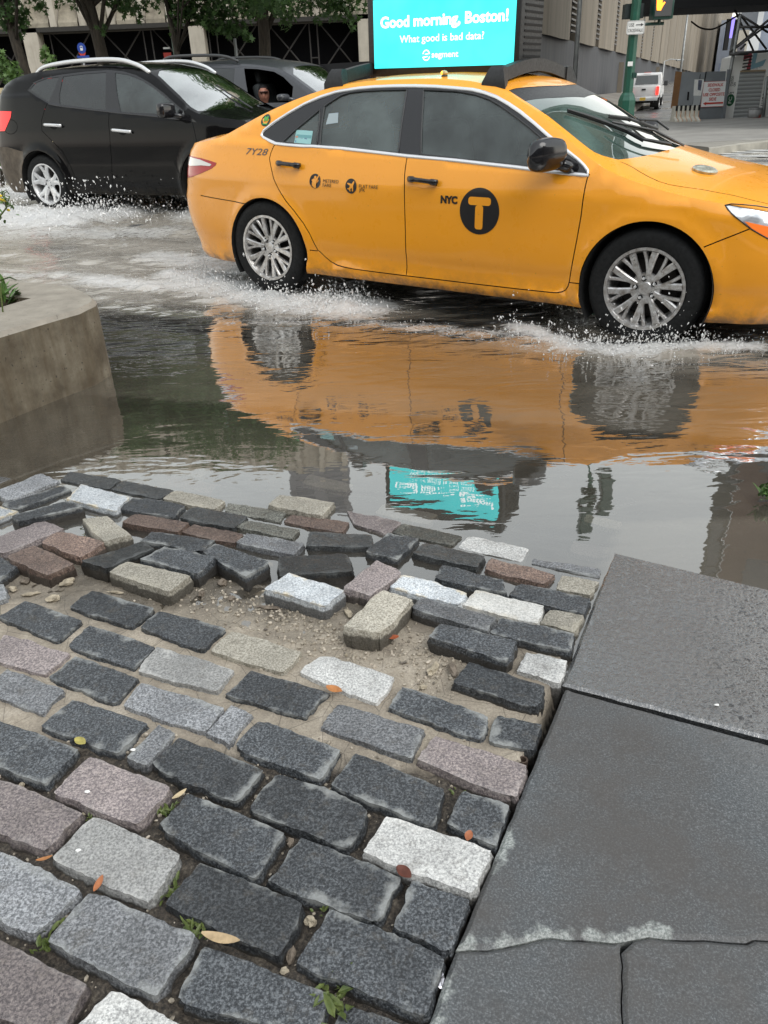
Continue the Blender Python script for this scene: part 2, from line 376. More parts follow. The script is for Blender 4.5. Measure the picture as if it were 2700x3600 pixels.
def zone(px, py, dz):
    x, y = px / DK, py / DK
    if dz < -2: return 'under shallow water'
    edge = 1325 - (y - 1190) * .354
    if x > edge - 165 and y > 1190: return 'against the big slab'
    if y > 1720: return 'in the front courses at left' if x < 480 else 'in the front courses, near the crack'
    if y > 1480: return 'in the mortar at left' if x < 480 else 'in the middle mortar'
    if y > 1255 and dz <= 10: return 'before the sandy hollow'
    if dz >= 26: return 'heaved up around the hollow'
    return 'at the water edge on the left' if x < 500 else 'at the water edge mid-frame'
slist = []
for s_, item in enumerate([t for line in STONES.strip().splitlines() for t in line.split('|')]):
    f = item.split(); nums = [float(v) for v in f[3:]]; quad = [zp(f[0], nums[i], nums[i + 1]) for i in range(0, 8, 2)]
    dz = float(f[2]) / 1000
    o, c, q = make_stone(f[1], dz, quad, s_ + 1)
    mx = sum(p[0] for p in quad) / 4; my = sum(p[1] for p in quad) / 4
    slist.append([o, f[1], zone(mx, my, float(f[2])), mx, my, q])
groups = {}
for r in slist: groups.setdefault((r[1], r[2]), []).append(r)
for (k, z), rs in groups.items():
    rs.sort(key=lambda r: -r[4])
    for i, r in enumerate(rs):
        lab = f"{CN[k]} granite sett {z}" + ('' if len(rs) == 1 else (', nearest one' if i == 0 else f', {ORD[i]} nearest'))
        tag(r[0], lab, 'paving stone', 'granite setts of the broken paving')

# ------------------------------------------------------------------ bed of sand, mortar and soil under the setts
def bed_z(x, y):
    h = hp(x, y)
    # pixel-space free: depth along y only, holes as blobs round real points
    z = h - .0075 + fbm(x * 22, y * 22, 3) * .004
    soil = np.clip((1.28 - (y + .15 * x)) / .12, 0, 1); z = z - soil * (.014 + fbm(x * 30, y * 30, 8) * .012)
    wash = np.clip((y + .30 * x - 1.86) / .10, 0, 1); z = z - wash * (.030 + fbm(x * 25, y * 25, 12) * .012)
    for (cx_, cy_, rx, ry, dep) in HOLES:
        d = ((x - cx_) / rx)**2 + ((y - cy_) / ry)**2
        m = np.clip(1.25 - d, 0, 1); m = m * m * (3 - 2 * m); z = z * (1 - m) + (dep + fbm(x * 30, y * 30, 21) * .010) * m
    sl = (x - .04) - (y - .698) * .489; z = z - .09 * np.clip((sl + .022) / .012, 0, 1) * (y < 2.3)
    far = np.clip((y + .30 * x - 3.3) / .5, 0, 1); z = z * (1 - far) + (-.10) * far
    return z
HOLES = []
for (px, py, rx, ry, dep) in [(430, 1290, .20, .10, .004), (560, 1320, .17, .085, .003), (700, 1370, .17, .085, .005), (840, 1400, .15, .09, .004), (540, 1275, .07, .03, -.010), (930, 1470, .07, .07, .004), (90, 1270, .16, .06, .002)]:
    g = GD(px, py, .01); HOLES.append((g[0], g[1], rx, ry, dep))
xs = np.arange(-2.2, 1.35, .0125); ys = np.arange(.35, 3.9, .0125); X, Y = np.meshgrid(xs, ys); Z = bed_z(X, Y)
nx_, ny_ = len(xs), len(ys)
V = np.stack([X.ravel(), Y.ravel(), Z.ravel()], 1); I = np.arange(nx_ * ny_).reshape(ny_, nx_)
F = np.stack([I[:-1, :-1].ravel(), I[:-1, 1:].ravel(), I[1:, 1:].ravel(), I[1:, :-1].ravel()], 1)
t = NT('sand_and_mortar'); p = t.pos()
c = t.ramp(t.noise(p, 10, 5, .6), [(.3, (.24, .205, .16)), (.55, (.38, .33, .26)), (.75, (.50, .44, .36))])
c = t.mix(t.ramp(t.noise(p, 160, 3, .7), [(.4, 0.), (.6, .45)]), c, (.15, .125, .10))
soilm = t.attr('soil'); c = t.mix(t.ramp(t.math('ADD', soilm, t.math('MULTIPLY', t.math('SUBTRACT', t.noise(p, 25, 4, .6), .5), .6)), [(.35, 0.), (.65, 1.)]), c, t.ramp(t.noise(p, 130, 4, .7), [(.35, (.012, .010, .008)), (.52, (.05, .04, .03)), (.7, (.13, .11, .085))]))
crk = t.N('ShaderNodeTexVoronoi', feature='DISTANCE_TO_EDGE'); crk.inputs['Scale'].default_value = 11; t.L(p, crk.inputs['Vector'])
c = t.mix(t.ramp(crk.outputs['Distance'], [(0., .65), (.012, 0.)]), c, (.03, .025, .02))
dmp = t.math('ADD', t.attr('damp'), t.math('MULTIPLY', t.math('SUBTRACT', t.noise(p, 9, 5, .65), .5), 1.3)); dm = t.ramp(dmp, [(.25, 0.), (.75, 1.)])
c = t.mix(t.math('MULTIPLY', dm, .72), c, (.07, .062, .05))
t.set(col=c, rough=t.mix(dm, t.ramp(t.noise(p, 12, 4, .6), [(.35, .5), (.65, .9)]), .22))
t.set(nrm=t.bump(t.math('ADD', t.noise(p, 150, 4, .7), t.noise(p, 40, 4, .6)), .8, .006))
M_SAND = t.m
o = mk('sand_bed', V, F, M_SAND, smooth=True); tag(o, kind='structure')
soil = np.clip((1.30 - (Y + .15 * X)) / .16, 0, 1) + np.clip((Y + .30 * X - 1.80) / .12, 0, 1) * .8
for (cx_, cy_, rx, ry, dep) in HOLES: soil = soil * (1 - np.exp(-(((X - cx_) / rx)**2 + ((Y - cy_) / ry)**2) * .8))
attr(o, 'damp', (.12 + .75 * np.clip((Y + .30 * X - 1.50) / .35, 0, 1) - .55 * np.exp(-(((X - .02) / .22)**2 + ((Y - 1.62) / .16)**2))).ravel())
soil = np.where((X - .04) - (Y - .698) * .489 > -.012, 1, soil); attr(o, 'soil', np.clip(soil, 0, 1).ravel())

# gravel in the hollow and between the setts: nobody could count it
mbg = MB(); cnt = 0
ico = bmesh.new(); bmesh.ops.create_icosphere(ico, subdivisions=1, radius=1); ico.verts.index_update()
IV = np.array([v.co[:] for v in ico.verts]); IF = [tuple(v.index for v in f.verts) for f in ico.faces]; ico.free()
gv = []; gf = []
def pebble(x, y, r, z=None):
    s = RNG.uniform(.6, 1.3, 3) * r; v = IV * s * (1 + RNG.uniform(-.22, .22, (len(IV), 1)))
    a = RNG.uniform(0, 6.28); ca, sa = math.cos(a), math.sin(a); v = v @ np.array([[ca, -sa, 0], [sa, ca, 0], [0, 0, 1]])
    zz = float(bed_z(np.array(x), np.array(y))) if z is None else z
    n = len(gv) * len(IV); gv.append(v + np.array([x, y, zz + r * .25])); gf.extend([tuple(i + n for i in f) for f in IF])
for _ in range(1500):
    cpx, cpy, sx, sy = random.choice([(800, 1400, 90, 38), (800, 1390, 120, 45), (700, 1370, 70, 30), (620, 1330, 50, 22), (480, 1290, 90, 20), (930, 1450, 35, 35), (560, 1310, 90, 25)])
    g = GD(random.gauss(cpx, sx), random.gauss(cpy, sy), .008)
    pebble(g[0], g[1], .0018 + .0045 * random.random()**2.2)
for _ in range(1500):
    x = random.uniform(-1.1, .6); y = random.uniform(.6, 1.35); pebble(x, y, .0016 + .004 * random.random()**2)
t = NT('gravel'); p = t.pos()
t.set(col=t.ramp(t.noise(p, 60, 2, .6), [(.3, (.10, .085, .07)), (.5, (.32, .28, .22)), (.68, (.52, .46, .38))]), rough=.75); M_GRAV = t.m
o = mk('gravel', np.concatenate(gv), gf, M_GRAV, auto=30); tag(o, 'loose tan gravel and grit in the hollow and joints', kind='stuff')
M_FRAG = simple('pale_rock', (.36, .31, .23), .8, var=.4, scale=40, bump=.6, bscale=120)
M_FRAGD = simple('brown_rock', (.16, .13, .10), .7, var=.4, scale=40, bump=.6, bscale=120)
FR = [('A', 130, 590, 62, 17, .3, 0, 'long tan rock chip at the left of the hollow'), ('A', 225, 618, 46, 26, 0, 0, 'chunky yellow rock lump left of the hollow'), ('A', 290, 545, 55, 27, .5, 0, 'pale rock lump below the black tilted sett'), ('A', 105, 540, 38, 24, 0, 1, 'brown rock by the rusty sett at left'),
      ('A', 50, 570, 40, 20, -.3, 0, 'rounded buff rock at the far left'), ('A', 500, 590, 70, 11, -.25, 0, 'thin pale shard under the tan sett'), ('A', 560, 572, 75, 12, -.25, 1, 'long brown shard beneath the tan sett'), ('A', 960, 555, 34, 36, -.6, 1, 'upright brown rock in the middle of the hollow'),
      ('A', 1000, 612, 38, 20, 0, 1, 'flat brown rock beside the little puddle'), ('A', 1130, 575, 62, 22, .4, 0, 'pale layered rock left of the stained loose sett'), ('A', 1160, 648, 95, 15, -.15, 1, 'long flat shard in front of the stained loose sett'), ('A', 1165, 440, 20, 20, 0, 0, 'small pale rock between two charcoal setts'),
      ('A', 870, 590, 26, 22, 0, 1, 'small brown rock beside the tan loose sett'), ('A', 1450, 525, 30, 15, 0, 0, 'small pale rock behind the stained loose sett'), ('B', 215, 680, 26, 45, .35, 0, 'tall pale rock between the two loose setts'), ('B', 580, 920, 34, 62, -.5, 0, 'long cream rock wedge at the right of the hollow'),
      ('B', 665, 925, 34, 58, .2, 1, 'brown-grey rock wedge beside the cream one'), ('B', 535, 990, 36, 18, 0, 0, 'flat cream rock chip below the two wedges'), ('B', 1095, 570, 18, 12, 0, 0, 'yellow pebble by the small tan sett'), ('D', 290, 1240, 52, 46, .4, 0, 'pale cobble stuck in the front joint'),
      ('D', 180, 1410, 40, 50, 0, 1, 'crusty rock lump in the front joint'), ('D', 145, 1490, 36, 22, 0, 0, 'tan rock at the foot of the front joint'), ('D', 178, 815, 32, 32, 0, 1, 'cube-shaped brown rock in a joint'), ('C', 105, 515, 28, 20, 0, 0, 'small tan rock in the left joint'), ('C', 435, 665, 22, 14, 0, 0, 'little pink-white rock between pink setts'),
      ('A', 1495, 850, 14, 14, 0, 0, 'tiny white pebble on the grit'), ('B', 1130, 1015, 0, 0, 0, 0, ''), ('D', 930, 1085, 40, 10, -.3, 0, 'cream flake under the white sett'), ('D', 985, 1100, 30, 10, -.3, 0, 'second cream flake under the white sett, towards the slab'), ('D', 1180, 850, 34, 14, -.3, 0, 'cream chip beside the brown leaf')]
for i, (f, x, y, w, h, a, k, lab) in enumerate(FR):
    if not lab: continue
    g = onplane(*zp(f, x, y), .0); s = ZF[f][2]; dist = np.linalg.norm(g - CAM); mpp = dist / FPX / s
    z = float(bed_z(np.array(g[0]), np.array(g[1])))
    mb = MB(); mb.blob((0, 0, 0), (w * mpp * .5 * 1.05, h * mpp * .62 * 1.1, min(w, h) * mpp * .42), rough=.75, seed=i + 2, sub=2)
    o = mb.build('rock_fragment', M_FRAGD if k else M_FRAG, auto=22); o.location = (g[0], g[1], z + min(w, h) * mpp * .25 + .003); o.rotation_euler = (0, 0, a); tag(o, lab, 'rock', 'loose rock fragments')

# ------------------------------------------------------------------ big bluestone slabs on the right
def slab_mat(name, wet):
    t = NT(name); p = t.pos()
    c = t.ramp(t.noise(p, 250, 3, .8), [(.34, (.036, .040, .043)), (.52, (.070, .077, .082)), (.68, (.19, .20, .208))])
    c = t.mix(t.ramp(t.noise(p, 3.2, 6, .7), [(.38, 0.), (.62, .7)]), c, (.060, .052, .046))
    w = t.attr('edge'); k = t.ramp(t.math('ADD', t.math('MULTIPLY', w, .55), t.noise(p, 22, 4, .65)), [(.86, 0.), (1.0, .75)]); c = t.mix(k, c, t.ramp(t.noise(p, 230, 2, .7), [(.4, (.17, .19, .18)), (.6, (.42, .44, .42))]))
    f = t.N('ShaderNodeMapping'); f.inputs['Scale'].default_value = (1, 1, 1); t.L(p, f.inputs['Vector'])
    wetm = t.attr('wet')
    dr = t.noise(p, 75 if wet else 90, 4, .65, 1.2)
    t.set(col=t.mix(t.math('MULTIPLY', wetm, .5), c, (.02, .021, .023)), rough=t.mix(wetm, .55, t.ramp(dr, [(.45, .10), (.6, .34)])), spec=.62)
    t.set(coat=t.math('MULTIPLY', wetm, 1.0), coatr=t.ramp(t.noise(p, 5, 4, .6), [(.35, .06), (.7, .22)])); t.b.inputs['Coat IOR'].default_value = 2.2
    hgt = t.math('ADD', t.math('MULTIPLY', t.ramp(dr, [(.42, 0.), (.62, 1.)]), wetm), t.math('MULTIPLY', t.noise(p, 140, 4, .7), .35))
    t.set(nrm=t.bump(hgt, .55, .0035)); t.L(t.bump(hgt, .35, .0025), t.b.inputs['Coat Normal']); return t.m
M_SLAB_WET = slab_mat('wet_bluestone', 1); M_SLAB = slab_mat('damp_bluestone', 0)
def slab(name, outline, thick, mat, lab, edgepts=(), wetf=None, rough=.0015):
    """outline in plan (x, y); the top follows the paved plane, rounded rim, rough sides"""
    pl = [Vector(p[:2]) for p in outline]; pts = []
    for i, a in enumerate(pl):
        b = pl[(i + 1) % len(pl)]; n = max(1, int((b - a).length / .02))
        for k in range(n): pts.append(a + (b - a) * (k / n))
    area = sum(a.x * b.y - b.x * a.y for a, b in zip(pl, pl[1:] + pl[:1]))
    if area < 0: pts.reverse()
    pts = [p + Vector((fbm(p.x * 40, p.y * 40, 4) * rough * 2, fbm(p.x * 40 + 9, p.y * 40, 6) * rough * 2)) for p in pts]
    n = len(pts); cen = sum(pts, Vector((0, 0))) / n
    lo = [min(p.x for p in pts), min(p.y for p in pts)]; hi = [max(p.x for p in pts), max(p.y for p in pts)]
    nr = []
    for i in range(n):
        tdir = (pts[(i + 1) % n] - pts[i - 1]).normalized(); nr.append(Vector((tdir.y, -tdir.x)))
    inner = [p - m_ * .008 for p, m_ in zip(pts, nr)]
    gx, gy = np.meshgrid(np.arange(lo[0], hi[0], .035), np.arange(lo[1], hi[1], .035)); gx = gx.ravel(); gy = gy.ravel()
    ip = np.array([p[:] for p in inner]); keep = inpoly(gx, gy, ip)
    dmin = np.min(np.hypot(gx[:, None] - ip[None, :, 0], gy[:, None] - ip[None, :, 1]), axis=1); keep &= dmin > .014
    allp = inner + [Vector((a, b)) for a, b in zip(gx[keep], gy[keep])]
    r = delaunay_2d_cdt(allp, [(i, (i + 1) % n) for i in range(n)], [], 0, 1e-6)
    vv = r[0]; ff = [f for f in r[2] if inpoly(np.mean([vv[i].x for i in f]), np.mean([vv[i].y for i in f]), ip)]
    # boundary of the fan keeps the order of inner pts where merged: map input -> output
    mp = {}
    for oi, src in enumerate(r[3]):
        for s in src: mp[s] = oi
    V = [(v.x, v.y, float(hp(v.x, v.y)) + float(fbm(v.x * 3, v.y * 3, 31)) * .0015) for v in vv]; F = [tuple(f) for f in ff]
    E = [0.0] * len(V)
    prev = [mp[i] for i in range(n)]
    for (dx, zz) in [(.0, -.006), (0, -.03), (-.006, -thick)]:
        cur = []
        for i, p in enumerate(pts):
            q = p + nr[i] * dx; cur.append(len(V)); V.append((q.x, q.y, float(hp(q.x, q.y)) + zz + (fbm(i * .3, zz * 90, 5) * .004 if zz < -.02 else 0))); E.append(.4)
        for i in range(n): F.append((prev[i], cur[i], cur[(i + 1) % n], prev[(i + 1) % n]))
        prev = cur
    F.append(tuple(reversed(prev)))
    o = mk(name, V, F, mat, auto=14)
    va = np.array(V)
    if len(edgepts):
        ep = np.array([p[:2] for p in edgepts]); d = np.min(np.hypot(va[:, 0, None] - ep[None, :, 0], va[:, 1, None] - ep[None, :, 1]), axis=1); E = np.maximum(np.array(E), np.clip(1 - d / .06, 0, 1))
    attr(o, 'edge', E); attr(o, 'wet', wetf(va[:, 0], va[:, 1]) if wetf else np.zeros(len(va)))
    tag(o, lab, 'paving slab', 'bluestone slabs'); return o
P_ = lambda x, y, f='M', dz=0: onplane(*zp(f, x, y), dz)
def ext(a, b, k): return a + (b - a) * k
c1, c2 = P_(1325, 1192), P_(1214, 1478); r1 = ext(c1, P_(1659, 1272), 2.3); r2 = ext(c2, P_(1659, 1594), 2.6)
wet1 = lambda x, y: np.clip((x - .50 - (2.0 - y) * .25) / .3, .85, 1)
slab('bluestone_slab', [c1, r1, r2, c2], .09, M_SLAB_WET, 'soaking wet bluestone slab at the edge of the flood', wetf=wet1)
b1 = P_(1222, 1487); b2 = ext(b1, P_(1659, 1606), 2.2)
ck = [zp('K', *q) for q in [(262, 942), (330, 940), (400, 942), (430, 936), (480, 920), (560, 908), (640, 888), (690, 885), (760, 894), (880, 898), (960, 906), (1000, 905), (1060, 892), (1130, 880), (1200, 888), (1290, 892), (1380, 896), (1480, 902), (1560, 908), (1600, 893), (1659, 895)]]
ck = [onplane(*q) for q in ck]; ck.append(ext(ck[-2], ck[-1], 12))
lb = P_(930, 2212); lft = lambda k: ext(b1, lb, k)
cl = ck[0]
off = np.array([.0, .0016, 0])
wet2 = lambda x, y: np.clip((x - .62) / .35 + (y - 1.15) / .8, 0, 1) * .9
rr_ = ext(b2, ext(lft(1.0), P_(1659, 2212), 1.0), 0)
slab('bluestone_slab', [b1, b2] + [q + off for q in reversed(ck)], .09, M_SLAB, 'broad damp bluestone slab above the jagged crack', edgepts=[q + off for q in ck[:15]] + [ext(b1, lb, .55 + .02 * i) for i in range(6)], wetf=wet2)
vc = [onplane(*zp('K', *q)) for q in [(1000, 908), (998, 950), (1008, 1010), (1003, 1060), (1010, 1100), (1002, 1160), (1005, 1220), (1006, 1276)]]; vc.append(ext(vc[-2], vc[-1], 4))
lowl = ext(b1, lb, 1.35); g1 = np.array([.0012, 0, 0])
slab('bluestone_slab', [q - off for q in ck[:12]] + [q - g1 for q in vc[1:]] + [lowl], .09, M_SLAB, 'broken slab piece left of the upright crack, beside the setts', edgepts=[ext(b1, lb, .9 + .02 * i) for i in range(12)])
slab('bluestone_slab', [q - off for q in ck[12:]] + [ck[-1] + np.array([0, -1.2, 0])] + [q + g1 for q in reversed(vc[1:])], .09, M_SLAB, 'broken slab piece right of the upright crack', edgepts=[])
# small white bird dropping on the wet slab
# slab beside the planter
a1, a2, a3 = P_(0, 1045), P_(127, 997), P_(250, 958); a4 = P_(238, 900); a5 = P_(-200, 960)
slab('bluestone_slab', [ext(a2, a1, 2.2), a1, a2, a3, a4, ext(a4, P_(0, 940), 2.6)], .08, M_SLAB_WET, 'dark half-flooded slab at the foot of the concrete planter', wetf=lambda x, y: x * 0 + .9)

# ------------------------------------------------------------------ road, sidewalk beyond, water
t = NT('wet_asphalt'); p = t.pos()
c = t.ramp(t.noise(p, 40, 4, .7), [(.35, (.045, .045, .046)), (.65, (.10, .10, .10))]); c = t.mix(t.ramp(t.noise(p, .35, 5, .6), [(.4, 0.), (.7, .5)]), c, (.13, .125, .12))
t.set(col=c, rough=t.ramp(t.noise(p, .5, 4, .6), [(.38, .16), (.62, .5)]), spec=.6, nrm=t.bump(t.noise(p, 60, 3, .6), .3, .01)); M_ROAD = t.m
ys = list(np.arange(-6, 4, 2.)) + list(np.arange(4, 14, .5)) + [20, 28, 35, 42, 49, 54, 60, 67, 75, 90, 130, 180, 230, 800, 1500]; xs = [-800, -200, -60, -30, -15, -8, -4, 0, 4, 8, 15, 30, 60, 200, 800]
def ground_rise(x, y): return float(road_z(0 * x, np.array(float(y)))) if y < 14 else float(np.interp(y, [14, 35, 49, 60, 75, 130, 230, 800], [.10, .10, .0, .5, 1.15, 2.2, 3.9, 9.]))
V = [(x, y, ground_rise(x, y) - (.25 if y < 3.4 else (.05 if y < 4.4 else 0))) for y in ys for x in xs]; n = len(xs)
F = [(j * n + i, j * n + i + 1, (j + 1) * n + i + 1, (j + 1) * n + i) for j in range(len(ys) - 1) for i in range(n - 1)]
o = mk('road', V, F, M_ROAD, smooth=True); tag(o, kind='structure')

WX = np.concatenate([np.arange(-14, -4, .12), np.arange(-4, 3.2, .04), np.arange(3.2, 12, .12)]); WY = np.concatenate([np.arange(.9, 7.6, .04), np.arange(7.6, 16, .1)])
X, Y = np.meshgrid(WX, WY)
# churned strokes: points of the photo (1659-wide frame), half width in m, strength, mound height
STROKES = [([(1120, 700), (1230, 742), (1350, 750), (1480, 742), (1620, 740)], .115, 1.0, .035), ([(400, 590), (520, 620), (640, 650), (770, 660)], .30, 1.25, .055), ([(700, 640), (775, 650)], .14, 1.2, .05),
           ([(200, 600), (300, 610), (420, 615), (520, 640)], .24, .85, .02), ([(0, 590), (150, 590), (260, 605)], .22, .6, .015), ([(-20, 470), (120, 478), (260, 455), (380, 445)], .75, 1.3, .12),
           ([(-60, 425), (60, 425), (180, 437), (300, 425)], .6, 1.2, .14), ([(-40, 500), (150, 500), (330, 510)], .6, .6, .03), ([(800, 690), (950, 705), (1080, 715), (1180, 730)], .12, .55, .02), ([(500, 690), (650, 690), (850, 700), (1000, 720), (1200, 748)], .10, .42, .012),
           ([(340, 555), (440, 565), (560, 595)], .3, .75, .02), ([(1200, 655), (1280, 690)], .14, .7, .03), ([(240, 640), (330, 660), (450, 670)], .10, .4, .01), ([(300, 430), (380, 440), (430, 470)], .4, .8, .06)]
foam = np.zeros(X.shape) + .0; mound = np.zeros(X.shape)
SP = []
for pts, hw, st, mh in STROKES:
    g = [GD(a, b, .03 if b > 500 else .1)[:2] for a, b in pts]; SP.append(g)
    dmin = np.full(X.shape, 1e9)
    for a, b in zip(g[:-1], g[1:]):
        ab = b - a; tt = np.clip(((X - a[0]) * ab[0] + (Y - a[1]) * ab[1]) / (ab @ ab), 0, 1); dmin = np.minimum(dmin, np.hypot(X - a[0] - tt * ab[0], Y - a[1] - tt * ab[1]))
    k = np.exp(-(dmin / hw)**2); foam = np.maximum(foam, k * st); mound = np.maximum(mound, k * mh)
# agitation grows from the still shore (camera side) to the wheel tracks
dline = (X * .553 + Y * .833) - 2.55; ag = np.clip(dline / 2.0, 0.0, 1)
lf = np.clip((-.3 - X) / 1.5, 0, 1)
amp = .0006 + .0062 * ag**1.1 + .0006 * lf
u = X * .833 - Y * .553; v = X * .553 + Y * .833
turb0 = np.maximum(np.clip((dline - 2.15) / .5, 0, 1), np.clip((Y - 4.9) / .8, 0, 1) * np.clip((.6 - X) / .8, 0, 1))
far = np.clip((Y - 6) / 3, 0, 1)
wav = fbm(u * .9, v * 2.6, 40, 2) * 2.9 + fbm(u * 2.5 + 5, v * 6, 44, 2) * .55
Zw = water_z(X, Y) + amp * wav * (1 + 1.6 * far) + mound * (.45 + 1.2 * np.maximum(0, fbm(X * 5, Y * 9, 50, 4) + .15)) + foam * fbm(X * 14, Y * 20, 55, 3) * .030 + turb0 * fbm(X * 6, Y * 9, 58, 3) * .016
depth = np.clip(.0 - np.where(Y < 3.85, bed_z(X, Y), -.1), 0, .2)
inl = X < 1.5
murk = np.clip(1 - np.exp(-depth / .11), .05, .93)
murk = np.where(Y + .30 * X > 3.4, .93, murk)
nx_, ny_ = len(WX), len(WY); I = np.arange(nx_ * ny_).reshape(ny_, nx_)
F = np.stack([I[:-1, :-1].ravel(), I[:-1, 1:].ravel(), I[1:, 1:].ravel(), I[1:, :-1].ravel()], 1)
F = F[(Y.ravel()[F[:, 2]] + .30 * X.ravel()[F[:, 0]] > 1.66) | (np.abs(X.ravel()[F[:, 0]]) > 2.4)]
t = NT('flood_water'); p = t.pos(); t.n.remove(t.b)
mp = t.N('ShaderNodeMapping'); mp.inputs['Rotation'].default_value = (0, 0, R_(33.5)); mp.inputs['Scale'].default_value = (1.0, 2.6, 1); t.L(p, mp.inputs['Vector'])
ra = t.attr('ruffle')
h = t.math('ADD', t.math('MULTIPLY', t.noise(mp.outputs[0], 3.2, 2, .45, .8), 1.0), t.math('MULTIPLY', t.noise(mp.outputs[0], 14, 2, .5), .12))
bn = t.N('ShaderNodeBump'); bn.inputs['Distance'].default_value = .02; t.L(h, bn.inputs['Height']); t.L(ra, bn.inputs['Strength'])
fr = t.N('ShaderNodeFresnel'); fr.inputs['IOR'].default_value = 1.36; t.L(bn.outputs[0], fr.inputs['Normal'])
refl = t.math('MULTIPLY', t.math('MULTIPLY', t.math('ADD', fr.outputs[0], .065), 2.75, True), t.math('SUBTRACT', 1.0, t.math('MULTIPLY', t.attr('turb'), .45)))
gl = t.N('ShaderNodeBsdfGlossy'); tb_ = t.attr('turb'); t.L(t.math('ADD', t.math('MULTIPLY', tb_, .20), .012), gl.inputs['Roughness']); t.L(bn.outputs[0], gl.inputs['Normal'])
mud = t.N('ShaderNodeBsdfDiffuse'); t.L(t.ramp(t.noise(p, 1.3, 4, .6), [(.35, (.048, .044, .034)), (.65, (.085, .074, .055))]), mud.inputs['Color'])
churn = t.attr('churn'); mudc = t.mix(churn, t.ramp(t.noise(p, 1.3, 4, .6), [(.35, (.11, .10, .08)), (.65, (.17, .15, .12))]), (.40, .365, .31)); t.L(mudc, mud.inputs['Color'])
tr = t.N('ShaderNodeBsdfTransparent'); tr.inputs['Color'].default_value = (.93, .90, .84, 1)
m1 = t.N('ShaderNodeMixShader'); t.L(t.attr('murk'), m1.inputs[0]); t.L(tr.outputs[0], m1.inputs[1]); t.L(mud.outputs[0], m1.inputs[2])
m2 = t.N('ShaderNodeMixShader'); t.L(refl, m2.inputs[0]); t.L(m1.outputs[0], m2.inputs[1]); t.L(gl.outputs[0], m2.inputs[2])
fo = t.attr('foam'); mp2 = t.N('ShaderNodeMapping'); mp2.inputs['Rotation'].default_value = (0, 0, R_(33.5)); mp2.inputs['Scale'].default_value = (1.0, 1.9, 1); t.L(p, mp2.inputs['Vector'])
fn = t.math('ADD', t.math('MULTIPLY', t.noise(mp2.outputs[0], 8, 7, .8, 1.2), .6), t.math('MULTIPLY', t.noise(mp2.outputs[0], 34, 4, .8, .6), .42))
fm = t.ramp(t.math('ADD', t.math('MULTIPLY', fo, .40), fn), [(.66, 0.), (.74, .4), (.84, .7), (1.0, .98)])
wh = t.N('ShaderNodeBsdfPrincipled'); wh.inputs['Base Color'].default_value = (.66, .66, .65, 1); wh.inputs['Roughness'].default_value = .35; wh.inputs['Subsurface Weight'].default_value = 0
t.L(t.bump(t.noise(p, 60, 4, .7), .9, .02), wh.inputs['Normal'])
m3 = t.N('ShaderNodeMixShader'); t.L(fm, m3.inputs[0]); t.L(m2.outputs[0], m3.inputs[1]); t.L(wh.outputs[0], m3.inputs[2]); t.L(m3.outputs[0], t.out.inputs['Surface'])
M_WATER = t.m
water = mk('water', np.stack([X.ravel(), Y.ravel(), Zw.ravel()], 1), F, M_WATER, smooth=True); tag(water, kind='structure')
attr(water, 'murk', murk.ravel()); attr(water, 'foam', np.maximum(foam, .30 * turb0).ravel()); attr(water, 'ruffle', (.04 + .42 * ag**.9 + .12 * lf + .6 * np.clip(foam, 0, 1)).ravel())
tanb = np.exp(-((dline - 1.72 + .1 * fbm(u * 1.2, v * 1.2, 71)) / .22)**2) * np.clip((u + 1.9) / .8, 0, 1)
tanb2 = np.clip(1 - np.abs(Y - 8.3 - .1 * X) / 2.2, 0, 1) * np.clip((-X - .5), 0, 1)
turb = np.maximum(np.clip((dline - 2.15) / .5, 0, 1), np.clip((Y - 4.9 + .25 * np.minimum(X, 0)) / .8, 0, 1) * np.clip((.6 - X) / .8, 0, 1)); turb = np.clip(turb * (1 + .9 * fbm(u * 1.1, v * 2.5, 81, 3)), 0, 1)
attr(water, 'turb', turb.ravel())
attr(water, 'churn', np.clip(.62 * turb + tanb * .8 + .5 * tanb2 + .5 * foam + np.clip((dline - 1.5) / .8, 0, 1) * (.45 + .5 * fbm(u * .8, v * 2.2, 77, 3)), 0, 1).ravel())

# droplets and torn sheets of water thrown up by the wheels
sv = []; sf = []; nO = 0
OCT = np.array([(1, 0, 0), (-1, 0, 0), (0, 1, 0), (0, -1, 0), (0, 0, 1), (0, 0, -1)], float); OF = [(0, 2, 4), (2, 1, 4), (1, 3, 4), (3, 0, 4), (2, 0, 5), (1, 2, 5), (3, 1, 5), (0, 3, 5)]
def drop(P, r, st, az):
    global nO
    sc = np.array([r * RNG.uniform(.7, 1.5), r * RNG.uniform(.7, 1.5), r * st]); v = OCT * sc
    tl = RNG.normal(0, .6); v = v @ np.array([[math.cos(tl), 0, -math.sin(tl)], [0, 1, 0], [math.sin(tl), 0, math.cos(tl)]])
    v = v @ np.array([[math.cos(az), -math.sin(az), 0], [math.sin(az), math.cos(az), 0], [0, 0, 1]])
    sv.append(v + P); sf.extend([tuple(i + nO for i in f) for f in OF]); nO += 6
DROPS = [(0, 2600, .15, .05, .0045), (1, 4200, .26, .06, .006), (2, 900, .13, .06, .006), (5, 4500, .75, .13, .010), (6, 3500, .6, .17, .010), (13, 1100, .45, .16, .010), (11, 700, .12, .08, .0035), (3, 300, .2, .02, .004), (8, 260, .12, .02, .003)]
